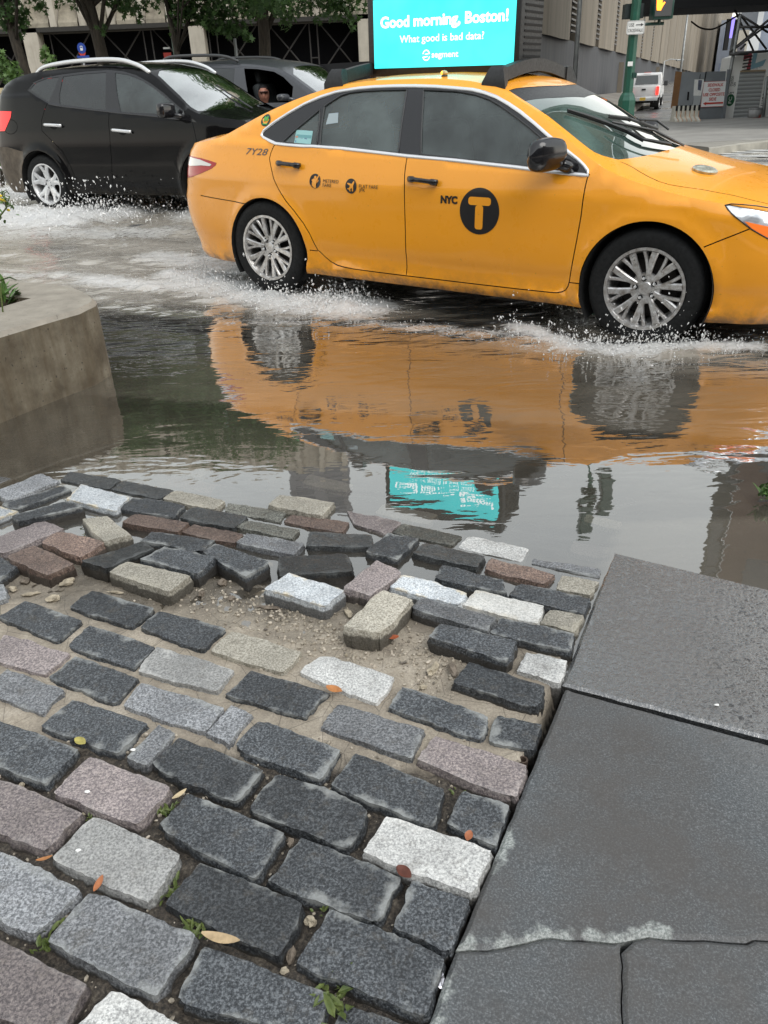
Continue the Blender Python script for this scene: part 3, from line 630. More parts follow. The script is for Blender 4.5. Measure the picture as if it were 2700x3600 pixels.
for si, n, spread, hgt, r in DROPS:
    g = SP[si]
    for _ in range(n):
        k = random.random() * (len(g) - 1); i = int(k); a = g[i] + (g[i + 1] - g[i]) * (k - i)
        x = a[0] + random.gauss(0, spread * .6); y = a[1] + random.gauss(0, spread * .5)
        cl_ = max(0, .35 + float(fbm(x * 4, y * 6, 90, 2)) * 1.6)
        z = float(water_z(x, np.array(y))) + min(.45, random.expovariate(1 / (hgt * (.3 + cl_))))
        drop(np.array([x, y, z]), r * (.35 + .9 * random.random()**2), random.uniform(.8, 3.0), random.uniform(0, 3))
t = NT('aerated_water'); t.set(col=(.80, .80, .79), rough=.2, spec=.8); t.b.inputs['Transmission Weight'].default_value = .12; t.b.inputs['IOR'].default_value = 1.33; M_SPLASH = t.m
o = mk('water_spray', np.concatenate(sv), sf, M_SPLASH); tag(o, 'white spray thrown up by the wheels in the flood', kind='stuff')

# ------------------------------------------------------------------ concrete planter on the left
t = NT('board_marked_concrete'); p = t.pos()
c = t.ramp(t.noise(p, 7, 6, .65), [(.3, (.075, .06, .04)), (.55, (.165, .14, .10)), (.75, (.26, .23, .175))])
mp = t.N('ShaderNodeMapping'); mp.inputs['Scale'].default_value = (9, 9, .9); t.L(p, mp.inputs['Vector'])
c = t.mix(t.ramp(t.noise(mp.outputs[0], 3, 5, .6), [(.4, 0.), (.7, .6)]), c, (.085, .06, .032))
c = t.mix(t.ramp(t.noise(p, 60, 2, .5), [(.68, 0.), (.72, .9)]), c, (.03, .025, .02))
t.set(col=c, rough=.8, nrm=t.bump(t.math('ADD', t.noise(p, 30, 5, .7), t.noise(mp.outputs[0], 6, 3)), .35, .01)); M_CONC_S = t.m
t = NT('worn_concrete_top'); p = t.pos()
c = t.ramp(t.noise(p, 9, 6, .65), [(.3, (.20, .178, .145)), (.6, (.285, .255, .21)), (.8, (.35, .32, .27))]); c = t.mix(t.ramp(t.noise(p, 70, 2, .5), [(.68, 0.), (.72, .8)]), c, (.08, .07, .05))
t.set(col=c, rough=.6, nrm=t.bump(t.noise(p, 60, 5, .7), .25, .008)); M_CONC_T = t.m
base = G(*zp('w', 888, 985), 0.0)
# height of the rim straight above the corner that meets the water
def height_above(px, py, x, y):
    d = ray(px, py); k = (d[0] * x + d[1] * y) / (d[0]**2 + d[1]**2); return CAM[2] + d[2] * k
ZT = height_above(*zp('w', 805, 372), base[0], base[1])
top_px = [(-60, 200), (0, 200), (250, 212), (400, 225), (550, 243), (640, 262), (700, 285), (750, 312), (790, 340), (800, 362), (790, 385), (735, 410), (655, 450), (540, 482), (320, 545), (0, 640), (-300, 730)]
out = [G(*zp('w', *q), ZT)[:2] for q in top_px]
out = [out[0] + (out[0] - out[1]) * 12] + out + [out[-1] + (out[-1] - out[-2]) * 2]
hole = [G(*zp('w', *q), ZT)[:2] for q in [(258, 352), (-60, 330), (-400, 320), (-500, 560), (0, 428)]]
rootp = empty('concrete_planter', (out[9][0], out[9][1], 0)); tag(rootp, 'low rounded board-marked concrete planter wall at the left', 'planter')
inv = Vector(rootp.location)
def ring_offset(poly, d):
    r = []
    n = len(poly)
    for i in range(n):
        a = np.array(poly[i - 1]); b = np.array(poly[(i + 1) % n]); tt = (b - a) / np.linalg.norm(b - a); r.append(np.array(poly[i]) + np.array([tt[1], -tt[0]]) * d)
    return r
area = sum(a[0] * b[1] - b[0] * a[1] for a, b in zip(out, out[1:] + out[:1])); sgn = 1 if area > 0 else -1
o_in = ring_offset(out, -.022 * sgn)
pts = [Vector(p) for p in o_in] + [Vector(p) for p in hole]; n1 = len(o_in); n2 = len(hole)
r = delaunay_2d_cdt(pts, [(i, (i + 1) % n1) for i in range(n1)] + [(n1 + i, n1 + (i + 1) % n2) for i in range(n2)], [], 0, 1e-6)
F = [f for f in r[2] if inpoly(sum(r[0][i].x for i in f) / 3, sum(r[0][i].y for i in f) / 3, [tuple(p) for p in o_in]) and not inpoly(sum(r[0][i].x for i in f) / 3, sum(r[0][i].y for i in f) / 3, [tuple(p) for p in hole])]
V = [(v.x, v.y, ZT) for v in r[0]]; mpv = {}
for oi, s in enumerate(r[3]):
    for k in s: mpv[k] = oi
k0 = len(V); V += [(p[0], p[1], ZT - .022) for p in out]
F += [(mpv[i], mpv[(i + 1) % n1], k0 + (i + 1) % n1, k0 + i) for i in range(n1)]
V = [(v[0] - inv.x, v[1] - inv.y, v[2]) for v in V]
mk('coping', V, F, M_CONC_T, rootp, auto=40)
V = []; F = []
for (dz_, dd) in [(ZT - .022, 0), (ZT * .5, 0.0), (-.12, .0)]:
    V += [(p[0] - inv.x, p[1] - inv.y, dz_) for p in out]
for l in range(2): F += [(l * n1 + i, (l + 1) * n1 + i, (l + 1) * n1 + (i + 1) % n1, l * n1 + (i + 1) % n1) for i in range(n1)]
k0 = len(V); V += [(p[0] - inv.x, p[1] - inv.y, ZT) for p in hole] + [(p[0] - inv.x, p[1] - inv.y, ZT - .2) for p in hole]
F += [(k0 + i, k0 + (i + 1) % n2, k0 + n2 + (i + 1) % n2, k0 + n2 + i) for i in range(n2)]
mk('wall', V, F, M_CONC_S, rootp, auto=40)
V = [(p[0] - inv.x, p[1] - inv.y, ZT - .07) for p in hole]; mk('soil', V, [tuple(range(n2))], simple('soil', (.03, .024, .018), .95, var=.5, scale=30, bump=.8), rootp)

def leafquad(V, F, c, d, up, l, w, fold=.25):
    """a pointed, folded leaf of six vertices"""
    d = d.normalized(); s = d.cross(up); s = s.normalized() if s.length > 1e-5 else Vector((1, 0, 0)); n = s.cross(d)
    b = len(V); V += [c, c + d * l * .3 + s * w * .5 + n * fold * w, c + d * l * .75 + s * w * .38 + n * fold * w, c + d * l, c + d * l * .75 - s * w * .38 + n * fold * w, c + d * l * .3 - s * w * .5 + n * fold * w]
    F += [(b, b + 1, b + 2, b + 3), (b, b + 3, b + 4, b + 5)]
def leaf_mat(name, a, b, rough=.5, sc=3):
    t = NT(name); p = t.pos(); t.set(col=t.ramp(t.noise(p, sc, 4, .7), [(.3, a), (.7, b)]), rough=rough); t.b.inputs['Subsurface Weight'].default_value = 0; return t.m
M_WEED = leaf_mat('weed_leaf', (.04, .07, .015), (.14, .17, .045), sc=40); M_GRN = leaf_mat('fresh_leaf', (.04, .10, .02), (.12, .22, .05), sc=20)
def weed(loc, n, l, w, lab, h=1.0, mat=None, name='weed'):
    V = []; F = []
    for i in range(n):
        az = random.uniform(0, 6.28); el = random.uniform(.15, 1.1) * h; o_ = Vector((random.gauss(0, l * .6), random.gauss(0, l * .6), abs(random.gauss(0, l * .3)) * h))
        leafquad(V, F, o_, Vector((math.cos(az) * math.cos(el), math.sin(az) * math.cos(el), math.sin(el))), Vector((0, 0, 1)), l * random.uniform(.6, 1.4), w * random.uniform(.6, 1.3))
    o = mk(name, V, F, mat or M_WEED); o.location = loc; tag(o, lab, 'weed' if name == 'weed' else 'plant', 'weeds in the joints' if name == 'weed' else None); return o
for f, x, y, n, l, lab in [('C', 880, 655, 46, .014, 'strip of green weed beside the pink sett'), ('C', 480, 690, 20, .010, 'tiny weed tuft above the big light sett'), ('C', 885, 1065, 26, .017, 'weed tuft at the right end of the light sett'), ('C', 1040, 1300, 34, .017, 'leafy weed by the tan fallen leaf'),
                           ('C', 235, 1370, 30, .017, 'low weed at the lower left joint'), ('D', 440, 1600, 26, .026, 'bright weed sprouting at the bottom of the paving'), ('D', 410, 1740, 10, .030, 'broad-leaved weed at the bottom edge'), ('D', 350, 1185, 8, .012, 'single small green sprout'), ('D', 1062, 555, 6, .012, 'pale seedling in the wet joint'), ('C', 265, 1290, 8, .02, 'upright weed stalk at lower left')]:
    g = onplane(*zp(f, x, y)); weed((g[0], g[1], float(bed_z(np.array(g[0]), np.array(g[1]))) + .004), n, l, l * .38, lab)
g = GD(1655, 1060, .05); weed((g[0] + .02, g[1], .02), 60, .035, .014, 'green weed leaning over the flood at the right edge', 1.3, M_GRN)
for i, (x, y) in enumerate([(-25, 330), (10, 370), (30, 385)]):
    g = G(*zp('w', x, y), ZT - .02); weed((g[0], g[1], ZT - .05), 16, .10, .028, ['grassy green plant inside the planter, back clump', 'grassy green plant inside the planter, middle clump', 'grassy green plant inside the planter, front clump'][i], 1.4, M_GRN, 'planter_grass')
# tall yellow-flowered stalk rising at the left frame edge
pl = empty('flowering_stalk', (0, 0, 0)); tag(pl, 'thin yellow-flowered stalk standing out of the planter', 'plant')
d0 = math.hypot(*G(*zp('w', 0, 420), ZT)[:2]); pts = [at_dist(x / 2.37, 350 + y / 2.37, d0 - .15) for x, y in [(-170, 1100), (-60, 1010), (0, 970), (55, 900), (40, 830), (15, 790)]]
pl.location = pts[0]; b0 = Vector(pts[0]); pts[0][2] = ZT - .05
mb = MB(); mb.tube([Vector(q) - b0 for q in pts], .004, 6); 
for k in range(8): q = pts[1 + k % 4]; mb.tube([Vector(q) - b0, Vector(q) - b0 + Vector((random.uniform(-.05, .05), 0, random.uniform(.01, .05)))], .002, 5)
mb.build('stem', M_WEED, pl)
V = []; F = []
for q in pts[2:]:
    for k in range(12): leafquad(V, F, Vector(q) - b0 + Vector((random.gauss(0, .02), random.gauss(0, .02), random.gauss(0, .02))), Vector((random.gauss(0, 1), random.gauss(0, 1), random.gauss(0, 1))), Vector((0, 0, 1)), .03, .014)
mk('foliage', V, F, M_GRN, pl)
mb = MB()
for q in pts[3:]:
    for k in range(3): mb.blob(Vector(q) - b0 + Vector((random.gauss(0, .025), random.gauss(0, .02), random.gauss(.01, .02))), (.009, .009, .007), sub=1)
mb.build('flower', simple('yellow_petals', (.75, .55, .03), .6), pl)
# fallen leaves and litter
def leaf(f, x, y, l, w, rz, col, lab, curl=.5):
    g = onplane(*zp(f, x, y), .006); V = []; F = []
    n = 8
    for i in range(n + 1):
        u = i / n; ww = w * math.sin(math.pi * min(1, u * .95 + .03))**.7 * .5; z = curl * l * (u - .5)**2 + .001
        V += [((u - .5) * l, -ww, z + ww * .5), ((u - .5) * l, 0, z), ((u - .5) * l, ww, z + ww * .6)]
    for i in range(n): a = i * 3; F += [(a, a + 3, a + 4, a + 1), (a + 1, a + 4, a + 5, a + 2)]
    o = mk('fallen_leaf', V, F, simple('leaf_%.2f_%.2f' % col[:2], col, .6, var=.3, scale=60), smooth=True); o.location = g; o.location.z += .004; o.rotation_euler = (0, 0, rz); tag(o, lab, 'leaf', 'fallen leaves')
leaf('D', 415, 50, .045, .022, -.5, (.42, .17, .05), 'curled orange leaf above the mid grey sett'); leaf('C', 430, 325, .035, .02, -.6, (.38, .33, .09), 'small yellow leaf on the mortar')
leaf('C', 527, 1080, .034, .013, 1.4, (.36, .13, .05), 'orange pointed leaf standing in a joint'); leaf('C', 1175, 1372, .07, .018, -.25, (.45, .33, .19), 'long tan dry leaf on the front setts')
leaf('D', 785, 1020, .035, .022, -.8, (.10, .025, .012), 'dark red crumpled leaf under the white sett'); leaf('D', 1128, 825, .025, .016, 1.2, (.30, .10, .04), 'small rust-coloured leaf by the white sett')
leaf('C', 955, 605, .035, .011, .8, (.5, .4, .25), 'pale dry leaf tip beside the pink sett'); leaf('B', 410, 798, .03, .018, .2, (.30, .07, .02), 'red-brown leaf in the sandy hollow'); leaf('C', 240, 945, .03, .008, .3, (.35, .15, .05), 'thin orange leaf shred at left')
# rusty pipe end between setts and slab
g = onplane(*zp('D', 1418, 388)); mb = MB(); mb.lathe([(.007, 0), (.007, .03), (.0105, .03), (.0105, 0)], 20)
o = mb.build('pipe_end', simple('rusty_iron', (.05, .032, .022), .8, var=.4, scale=60), auto=40); o.location = (g[0], g[1], float(bed_z(np.array(g[0]), np.array(g[1]))) - .005); tag(o, 'small rusty pipe end sticking up by the slab', 'pipe')
g = onplane(*zp('D', 985, 1555)); mb = MB(); mb.blob((0, 0, 0), (.006, .016, .003), rough=.8, sub=2); o = mb.build('foil_scrap', simple('foil', (.7, .68, .72), .25, metal=.8)); o.location = (g[0], g[1], float(hp(g[0], g[1])) - .01); tag(o, 'crumpled silver foil scrap in the slab joint', 'litter')
for f, x, y, lab in [('H', 1327, 1250, 'white dropping on the wet slab'), ('C', 705, 355, 'white spot on the small grey sett'), ('C', 462, 578, 'white spot on the pink sett'), ('C', 415, 888, 'white spot on the light sett')]:
    g = onplane(*zp(f, x, y), .005); mb = MB(); mb.blob((0, 0, 0), (.006, .004, .0015), rough=.6, sub=2, seed=x); o = mb.build('bird_dropping', simple('chalky', (.8, .8, .78), .7), smooth=True); o.location = g; tag(o, lab, 'dropping')
# ------------------------------------------------------------------ vehicle bodies
class Body:
    """half-width Y(x, z) below the shoulder line Zs(x); the top is Zt(x, y). x forward, z up, near side is -y."""
    def __init__(s, d, M):
        s.d = d; s.M = np.array(M.to_3x3()); s.t = np.array(M.translation)
    def tab(s, k, x): a = s.d[k]; return ipc(x, [p[0] for p in a], [p[1] for p in a])
    def Zs(s, x): return s.tab('zs', x)
    def Y(s, x, z):
        x = np.asarray(x, float); z = np.asarray(z, float); d = s.d
        er = s.tab('endr', z); ef = s.tab('endf', z)
        xr = d['rear'][0]; xf = d['front'][0]
        kr = np.clip((d['rear'][1] - x) / (d['rear'][1] - xr), 0, 1); kf = np.clip((x - d['front'][1]) / (xf - d['front'][1]), 0, 1)
        xe = x - er * kr + ef * kf
        yp = s.tab('yp', np.clip(xe, xr, xf))
        lo = yp + s.tab('sec', z) * np.clip(yp / .5, 0, 1)
        zb = s.tab('zb', x); g = z - zb
        yb = yp + s.tab('sec', zb)
        hi = yb - .012 - d['tumble'][0] * np.maximum(g, 0) - d['tumble'][1] * np.maximum(g, 0)**2
        k = np.clip((g + .015) / .03, 0, 1); k = k * k * (3 - 2 * k)
        y = lo * (1 - k) + np.minimum(lo, hi) * k
        for (ax, az, r) in d['arch']:
            rr = np.hypot(x - ax, z - az); y = y + d.get('flare', .016) * np.exp(-((rr - r) / .055)**2) * np.clip((yp - .6) / .2, 0, 1)
        zs = s.Zs(x); w = d.get('shw', .06); q = np.clip((z - (zs - w)) / w, 0, 1.0); y = y - d.get('shr', .028) * q * q
        return np.maximum(y, 0.0)
    def Zt(s, x, y):
        zs = s.Zs(x); ys = np.maximum(s.Y(x, zs), .02); c = s.tab('crown', x); k = np.clip(np.abs(y) / ys, 0, 1.2)
        return zs + c * (1 - k**s.d.get('cp', 2.4))
    def side_n(s, x, z):
        e = .004; dx = (s.Y(x + e, z) - s.Y(x - e, z)) / (2 * e); dz = (s.Y(x, z + e) - s.Y(x, z - e)) / (2 * e)
        n = np.stack([-dx, -np.ones_like(dx), -dz], -1); return n / np.linalg.norm(n, axis=-1, keepdims=True)
    def top_n(s, x, y):
        e = .004; dx = (s.Zt(x + e, y) - s.Zt(x - e, y)) / (2 * e); dy = (s.Zt(x, y + e) - s.Zt(x, y - e)) / (2 * e)
        n = np.stack([-dx, -dy, np.ones_like(dx)], -1); return n / np.linalg.norm(n, axis=-1, keepdims=True)
    def S(s, x, z, off=0.0, sd=-1):
        x = np.asarray(x, float); z = np.asarray(z, float); n = s.side_n(x, z); p = np.stack([x, -s.Y(x, z), z], -1) + n * off
        if sd > 0: p[..., 1] *= -1
        return p
    def Tp(s, x, y, off=0.0):
        x = np.asarray(x, float); y = np.asarray(y, float); return np.stack([x, y, s.Zt(x, y)], -1) + s.top_n(x, y) * off
    def local(s, px, py):
        return s.M.T @ (CAM - s.t), s.M.T @ ray(px, py)
    def hit(s, px, py):
        """first meeting of a view ray with the body: returns the local point"""
        c, d = s.local(px, py); t0, t1 = (-1.25 - c[1]) / d[1], (1.0 - c[1]) / d[1]
        k = np.linspace(t0, t1, 260)
        def ins(k):
            P = c[:, None] + d[:, None] * k; return (np.abs(P[1]) < s.Y(P[0], P[2])) & (P[2] < s.Zt(P[0], P[1])) & (P[0] > s.d['rear'][0]) & (P[0] < s.d['front'][0])
        f = ins(k); 
        if not f.any(): return None
        i = int(np.argmax(f)); a, b = k[max(i - 1, 0)], k[i]
        for _ in range(14):
            m = (a + b) / 2
            if ins(np.array([m]))[0]: b = m
            else: a = m
        return c + d * b
    def sz(s, f, pts):
        r = []
        for p in pts:
            ff, x, y = (f, *p) if len(p) == 2 else p
            c, d = s.local(*zp(ff, x, y)); yy = -.86; P = None
            for _ in range(9):
                k = (yy - c[1]) / d[1]; P = c + d * k; yy = .5 * yy + .5 * -float(s.Y(P[0], min(P[2], float(s.Zs(P[0])))))
            r.append((P[0], P[2]))
        return r
    def ty(s, f, pts):
        r = []
        for p in pts:
            ff, x, y = (f, *p) if len(p) == 2 else p
            h = s.hit(*zp(ff, x, y))
            if h is not None: r.append((h[0], h[1]))
        return r
def resample(pts, step, closed=False):
    pts = [np.array(p, float) for p in pts]; 
    if closed: pts = pts + [pts[0]]
    out = [pts[0]]
    for a, b in zip(pts[:-1], pts[1:]):
        n = max(1, int(np.linalg.norm(b - a) / step))
        for i in range(1, n + 1): out.append(a + (b - a) * i / n)
    if closed: out = out[:-1]
    return out
def smoothline(pts, n=6, closed=False):
    """Catmull-Rom through the points"""
    P = [np.array(p, float) for p in pts]; m = len(P); out = []
    rng = range(m if closed else m - 1)
    for i in rng:
        p0 = P[i - 1] if (closed or i > 0) else P[0]; p1 = P[i]; p2 = P[(i + 1) % m]; p3 = P[(i + 2) % m] if (closed or i + 2 < m) else P[-1]
        for k in range(n):
            t_ = k / n; out.append(.5 * ((2 * p1) + (-p0 + p2) * t_ + (2 * p0 - 5 * p1 + 4 * p2 - p3) * t_**2 + (-p0 + 3 * p1 - 3 * p2 + p3) * t_**3))
    if not closed: out.append(P[-1])
    return out
def band(line, w):
    L = [np.array(p, float) for p in line]; a = []; b = []
    for i in range(len(L)):
        t_ = L[min(i + 1, len(L) - 1)] - L[max(i - 1, 0)]; t_ = t_ / (np.linalg.norm(t_) + 1e-9); n = np.array([-t_[1], t_[0]]) * w / 2; a.append(L[i] + n); b.append(L[i] - n)
    return a + b[::-1]
def cut_surface(loops, classify, spacing, bbox):
    """triangulate the plane between the loops and hand every triangle to a class"""
    pts = []; ed = []
    for lp in loops:
        n0 = len(pts); q = resample(lp, spacing * .8, True); pts += [Vector((p[0], p[1])) for p in q]; n = len(q); ed += [(n0 + i, n0 + (i + 1) % n) for i in range(n)]
    A = np.array([p[:] for p in pts]); gx, gy = np.meshgrid(np.arange(bbox[0], bbox[2], spacing), np.arange(bbox[1], bbox[3], spacing)); gx = gx.ravel() ; gy = gy.ravel()
    keep = np.ones(len(gx), bool)
    for i in range(0, len(gx), 4000):
        d = np.hypot(gx[i:i + 4000, None] - A[None, :, 0], gy[i:i + 4000, None] - A[None, :, 1]).min(1); keep[i:i + 4000] = d > spacing * .45
    pts += [Vector((a, b)) for a, b in zip(gx[keep], gy[keep])]
    r = delaunay_2d_cdt(pts, ed, [], 0, 1e-5); V = np.array([v[:] for v in r[0]]); F = np.array([f for f in r[2] if len(f) == 3]); C = V[F].mean(1)
    return V, F, classify(C[:, 0], C[:, 1])
def emit(V, F, lab, key, fn, nfn, name, mat, parent, off=0.0, flip=False, mir=False):
    sel = F[lab == key]
    if len(sel) == 0: return None
    u, inv = np.unique(sel, return_inverse=True); f = inv.reshape(-1, 3); a, b = V[u, 0], V[u, 1]; P = fn(a, b, off); N = nfn(a, b)
    if mir: P = P.copy(); N = N.copy(); P[:, 1] *= -1; N[:, 1] *= -1
    # orient by normal
    p0 = P[f[:, 0]]; fn_ = np.cross(P[f[:, 1]] - p0, P[f[:, 2]] - p0); w = np.einsum('ij,ij->i', fn_, N[f[:, 0]]) < 0
    f = f.copy(); f[w] = f[w][:, ::-1]
    return mk(name, P, f, mat, parent, smooth=True, normals=N)

def paint(name, col, rough=.22, metal=0.0, coat=.55, dirt=(.05, .045, .035), spec=.35):
    t = NT(name); p = t.obj(); pz = t.N('ShaderNodeSeparateXYZ'); t.L(p, pz.inputs[0])
    low = t.ramp(pz.outputs['Z'], [(.19, .85), (.27, .25), (.36, 0.)]); n = t.noise(p, 9, 5, .7)
    c = t.mix(t.math('MULTIPLY', low, t.ramp(n, [(.35, 0.), (.6, 1.)])), col, dirt)
    spots = t.ramp(t.noise(p, 45, 2, .5), [(.72, 0.), (.76, .5)]); c = t.mix(t.math('MULTIPLY', spots, .5), c, dirt)
    c = t.mix(t.ramp(t.noise(p, 2.2, 5, .6), [(.35, .0), (.75, .10)]), c, tuple(k * .6 + .02 for k in col))
    dr = t.noise(p, 150, 2, .6)
    t.set(col=c, rough=t.ramp(n, [(.35, rough), (.7, rough * 1.5)]), metal=metal, coat=coat, coatr=.05, spec=spec, nrm=t.bump(t.noise(p, 3, 2, .5), .02, .02)); return t.m
M_CHROME = simple('chrome', (.80, .81, .82), .30, metal=.55); M_BLKG = simple('gloss_black', (.012, .012, .014), .12, spec=.6); M_BLKP = simple('black_plastic', (.025, .026, .028), .42, var=.3, scale=90, bump=.1)
M_DARK = simple('cavity_black', (.006, .006, .006), .9); M_RUB = simple('tyre_rubber', (.009, .0095, .010), .7, spec=.25, var=.3, scale=50, bump=.2, bscale=60)
t = NT('alloy'); p = t.obj(); t.set(col=t.ramp(t.noise(p, 30, 5, .7), [(.3, (.30, .27, .24)), (.6, (.62, .62, .62))]), metal=.65, rough=t.ramp(t.noise(p, 20, 4), [(.3, .45), (.7, .25)])); M_ALLOY = t.m
t = NT('bright_alloy'); p = t.obj(); t.set(col=t.ramp(t.noise(p, 20, 4, .6), [(.3, (.55, .56, .57)), (.6, (.72, .73, .74))]), metal=.35, rough=.3); M_ALLOY2 = t.m
def glass(name, tint, clear, haze, hcol, rough=.03, ior=1.52, sp=1.0):
    t = NT(name); p = t.obj(); t.n.remove(t.b)
    fr = t.N('ShaderNodeFresnel'); fr.inputs['IOR'].default_value = ior
    gl = t.N('ShaderNodeBsdfGlossy'); gl.inputs['Roughness'].default_value = rough
    tr = t.N('ShaderNodeBsdfTransparent'); tr.inputs['Color'].default_value = (*tint, 1)
    df = t.N('ShaderNodeBsdfDiffuse'); t.L(t.ramp(t.noise(p, 5, 4, .6), [(.3, tuple(k * .7 for k in hcol)), (.7, hcol)]), df.inputs['Color'])
    a = t.N('ShaderNodeMixShader'); t.L(t.ramp(t.noise(p, 2.4, 5, .6), [(.35, max(0, haze - .22)), (.65, min(1, haze + .2))]), a.inputs[0]); t.L(tr.outputs[0], a.inputs[1]); t.L(df.outputs[0], a.inputs[2])
    b = t.N('ShaderNodeMixShader'); t.L(t.math('MULTIPLY', fr.outputs[0], sp, True), b.inputs[0]); t.L(a.outputs[0], b.inputs[1]); t.L(gl.outputs[0], b.inputs[2]); t.L(b.outputs[0], t.out.inputs['Surface']); return t.m

def wheel(name, parent, loc, R, Rr, width, style, mat, rot=0, yaw=0):
    w = empty(name); w.parent = parent; w.location = loc; w.rotation_euler = (0, 0, yaw)
    h = width / 2
    mb = MB(); mb.lathe([(Rr - .012, -h + .02), (Rr + .004, -h + .004), (Rr + .02, -h), (R - .05, -h - .006), (R - .022, -h + .004), (R - .006, -h + .022), (R, -h + .05), (R, h - .05), (R - .02, h - .005), (Rr, h - .01)], 72, 'y')
    for k in range(4): yy = -h + .055 + k * (width - .11) / 3; mb.lathe([(R - .003, yy - .006), (R + .004, yy), (R - .003, yy + .006)], 72, 'y')
    mb.build('tyre', M_RUB, w, auto=35)
    rim = MB(); rim.lathe([(Rr + .006, -h - .002), (Rr + .004, -h + .010), (Rr - .012, -h + .014), (Rr - .022, -h + .03), (Rr - .03, -h + .09), (Rr - .03, h - .03)], 72, 'y'); rim.lathe([(Rr + .006, -h - .002), (Rr - .010, -h - .002), (Rr - .016, -h + .012)], 72, 'y')
    dish = lambda r: -h + .010 + .028 * (1 - (r / Rr))**1 * (1 if style == 'twin' else 1.6)
    def spoke(a0, a1, r0, r1, w0, w1, th=.016):
        V = []; n = 6
        for i in range(n + 1):
            u = i / n; r = r0 + (r1 - r0) * u; a = a0 + (a1 - a0) * u; ww = (w0 + (w1 - w0) * u) / 2; y = dish(r)
            for (sx, sy) in ((-1, 0), (-.6, -.006), (.6, -.006), (1, 0), (1, th), (-1, th)):
                V.append((r * math.cos(a) - sx * ww * math.sin(a), y + sy, r * math.sin(a) + sx * ww * math.cos(a)))
        F = [(i * 6 + k, i * 6 + (k + 1) % 6, (i + 1) * 6 + (k + 1) % 6, (i + 1) * 6 + k) for i in range(n) for k in range(6)] + [(0, 1, 2, 3, 4, 5), tuple(n * 6 + k for k in (5, 4, 3, 2, 1, 0))]
        rim.add(V, F)
    if style == 'twin':
        for k in range(10):
            a = rot + k * 2 * math.pi / 10
            spoke(a, a - .10, .055, Rr - .016, .030, .040); spoke(a + .03, a + .19, .075, Rr - .016, .014, .022)
    else:
        for k in range(5):
            a = rot + k * 2 * math.pi / 5
            spoke(a, a - .26, .05, Rr - .012, .060, .052); spoke(a, a + .26, .05, Rr - .012, .060, .052); spoke(a, a, .04, Rr * .55, .08, .10)
    rim.lathe([(0, dish(0) - .012), (.034, dish(0) - .012), (.040, dish(0) - .006), (.085 if style == 'twin' else .065, dish(.07) - .002), (.09, dish(.09) + .02)], 40, 'y')
    rim.build('rim', mat, w, auto=32)
    hub = MB()
    for k in range(5):
        a = rot + .31 + k * 2 * math.pi / 5; hub.lathe([(0, dish(.06) - .004), (.016, dish(.06) - .0045), (.0165, dish(.06) + .02)], 14, 'y', (.057 * math.cos(a), 0, .057 * math.sin(a)), 0)
        hub.lathe([(0, dish(.06) - .016), (.007, dish(.06) - .014), (.009, dish(.06) - .004)], 10, 'y', (.057 * math.cos(a), 0, .057 * math.sin(a)), 1)
    hub.build('wheel_nut', [M_DARK, M_CHROME], w, auto=40)
    mb = MB(); mb.lathe([(0, 0.0), (Rr - .07, 0.0), (Rr - .06, .004), (Rr - .06, .03), (0, .03)], 48, 'y'); mb.lathe([(Rr - .035, .05), (0, .05)], 36, 'y'); mb.build('brake_disc', simple('brake_iron', (.035, .03, .028), .5, metal=.5, var=.4, scale=30), w, auto=40)
    return w
def arch_liner(parent, ax, az, R, yo, yi, n=28):
    V = []; F = []
    for i in range(n + 1):
        a = math.pi * (-.18 + 1.36 * i / n); c, s_ = math.cos(a) * R, math.sin(a) * R
        V += [(ax + c, yo, az + s_), (ax + c, yi, az + s_)]
    for i in range(n): a = 2 * i; F.append((a, a + 1, a + 3, a + 2))
    V += [(ax, yi, az)]; k = len(V) - 1
    F += [(k, 2 * i + 1, 2 * i + 3) for i in range(n)]
    return V, F
def strip(body, line, w, h, side=True, sd=-1, off=0.0, closed=False):
    """a raised trim strip laid along a line on the body: returns V, F"""
    L = [np.array(p, float) for p in line]; n = len(L); V = []; F = []
    for i in range(n):
        a = L[(i - 1) % n] if closed or i > 0 else L[0]; b = L[(i + 1) % n] if closed or i < n - 1 else L[-1]; t_ = (b - a) / (np.linalg.norm(b - a) + 1e-9); nn = np.array([-t_[1], t_[0]])
        for (k, o_) in ((-.5, -.004), (-.42, h * .75), (0, h), (.42, h * .75), (.5, -.004)):
            q = L[i] + nn * w * k; P = body.S(q[0], q[1], off + o_, sd) if side else body.Tp(q[0], q[1], off + o_); V.append(P)
    m = n if closed else n - 1
    for i in range(m):
        j = (i + 1) % n
        for k in range(4): F.append((i * 5 + k, i * 5 + k + 1, j * 5 + k + 1, j * 5 + k))
    return V, F
def glyphs(text, bold=0.0, shear=0.0, space=1.0):
    c = bpy.data.curves.new('lettering', 'FONT'); c.body = text; c.size = 1; c.offset = bold; c.shear = shear; c.space_character = space; c.resolution_u = 3
    o = bpy.data.objects.new('lettering', c); COL.objects.link(o); dg = bpy.context.evaluated_depsgraph_get(); me = bpy.data.meshes.new_from_object(o.evaluated_get(dg))
    V = np.array([v.co[:2] for v in me.vertices]); F = [tuple(p.vertices) for p in me.polygons]
    bpy.data.objects.remove(o); bpy.data.curves.remove(c); bpy.data.meshes.remove(me); return V, F
CAPH = None
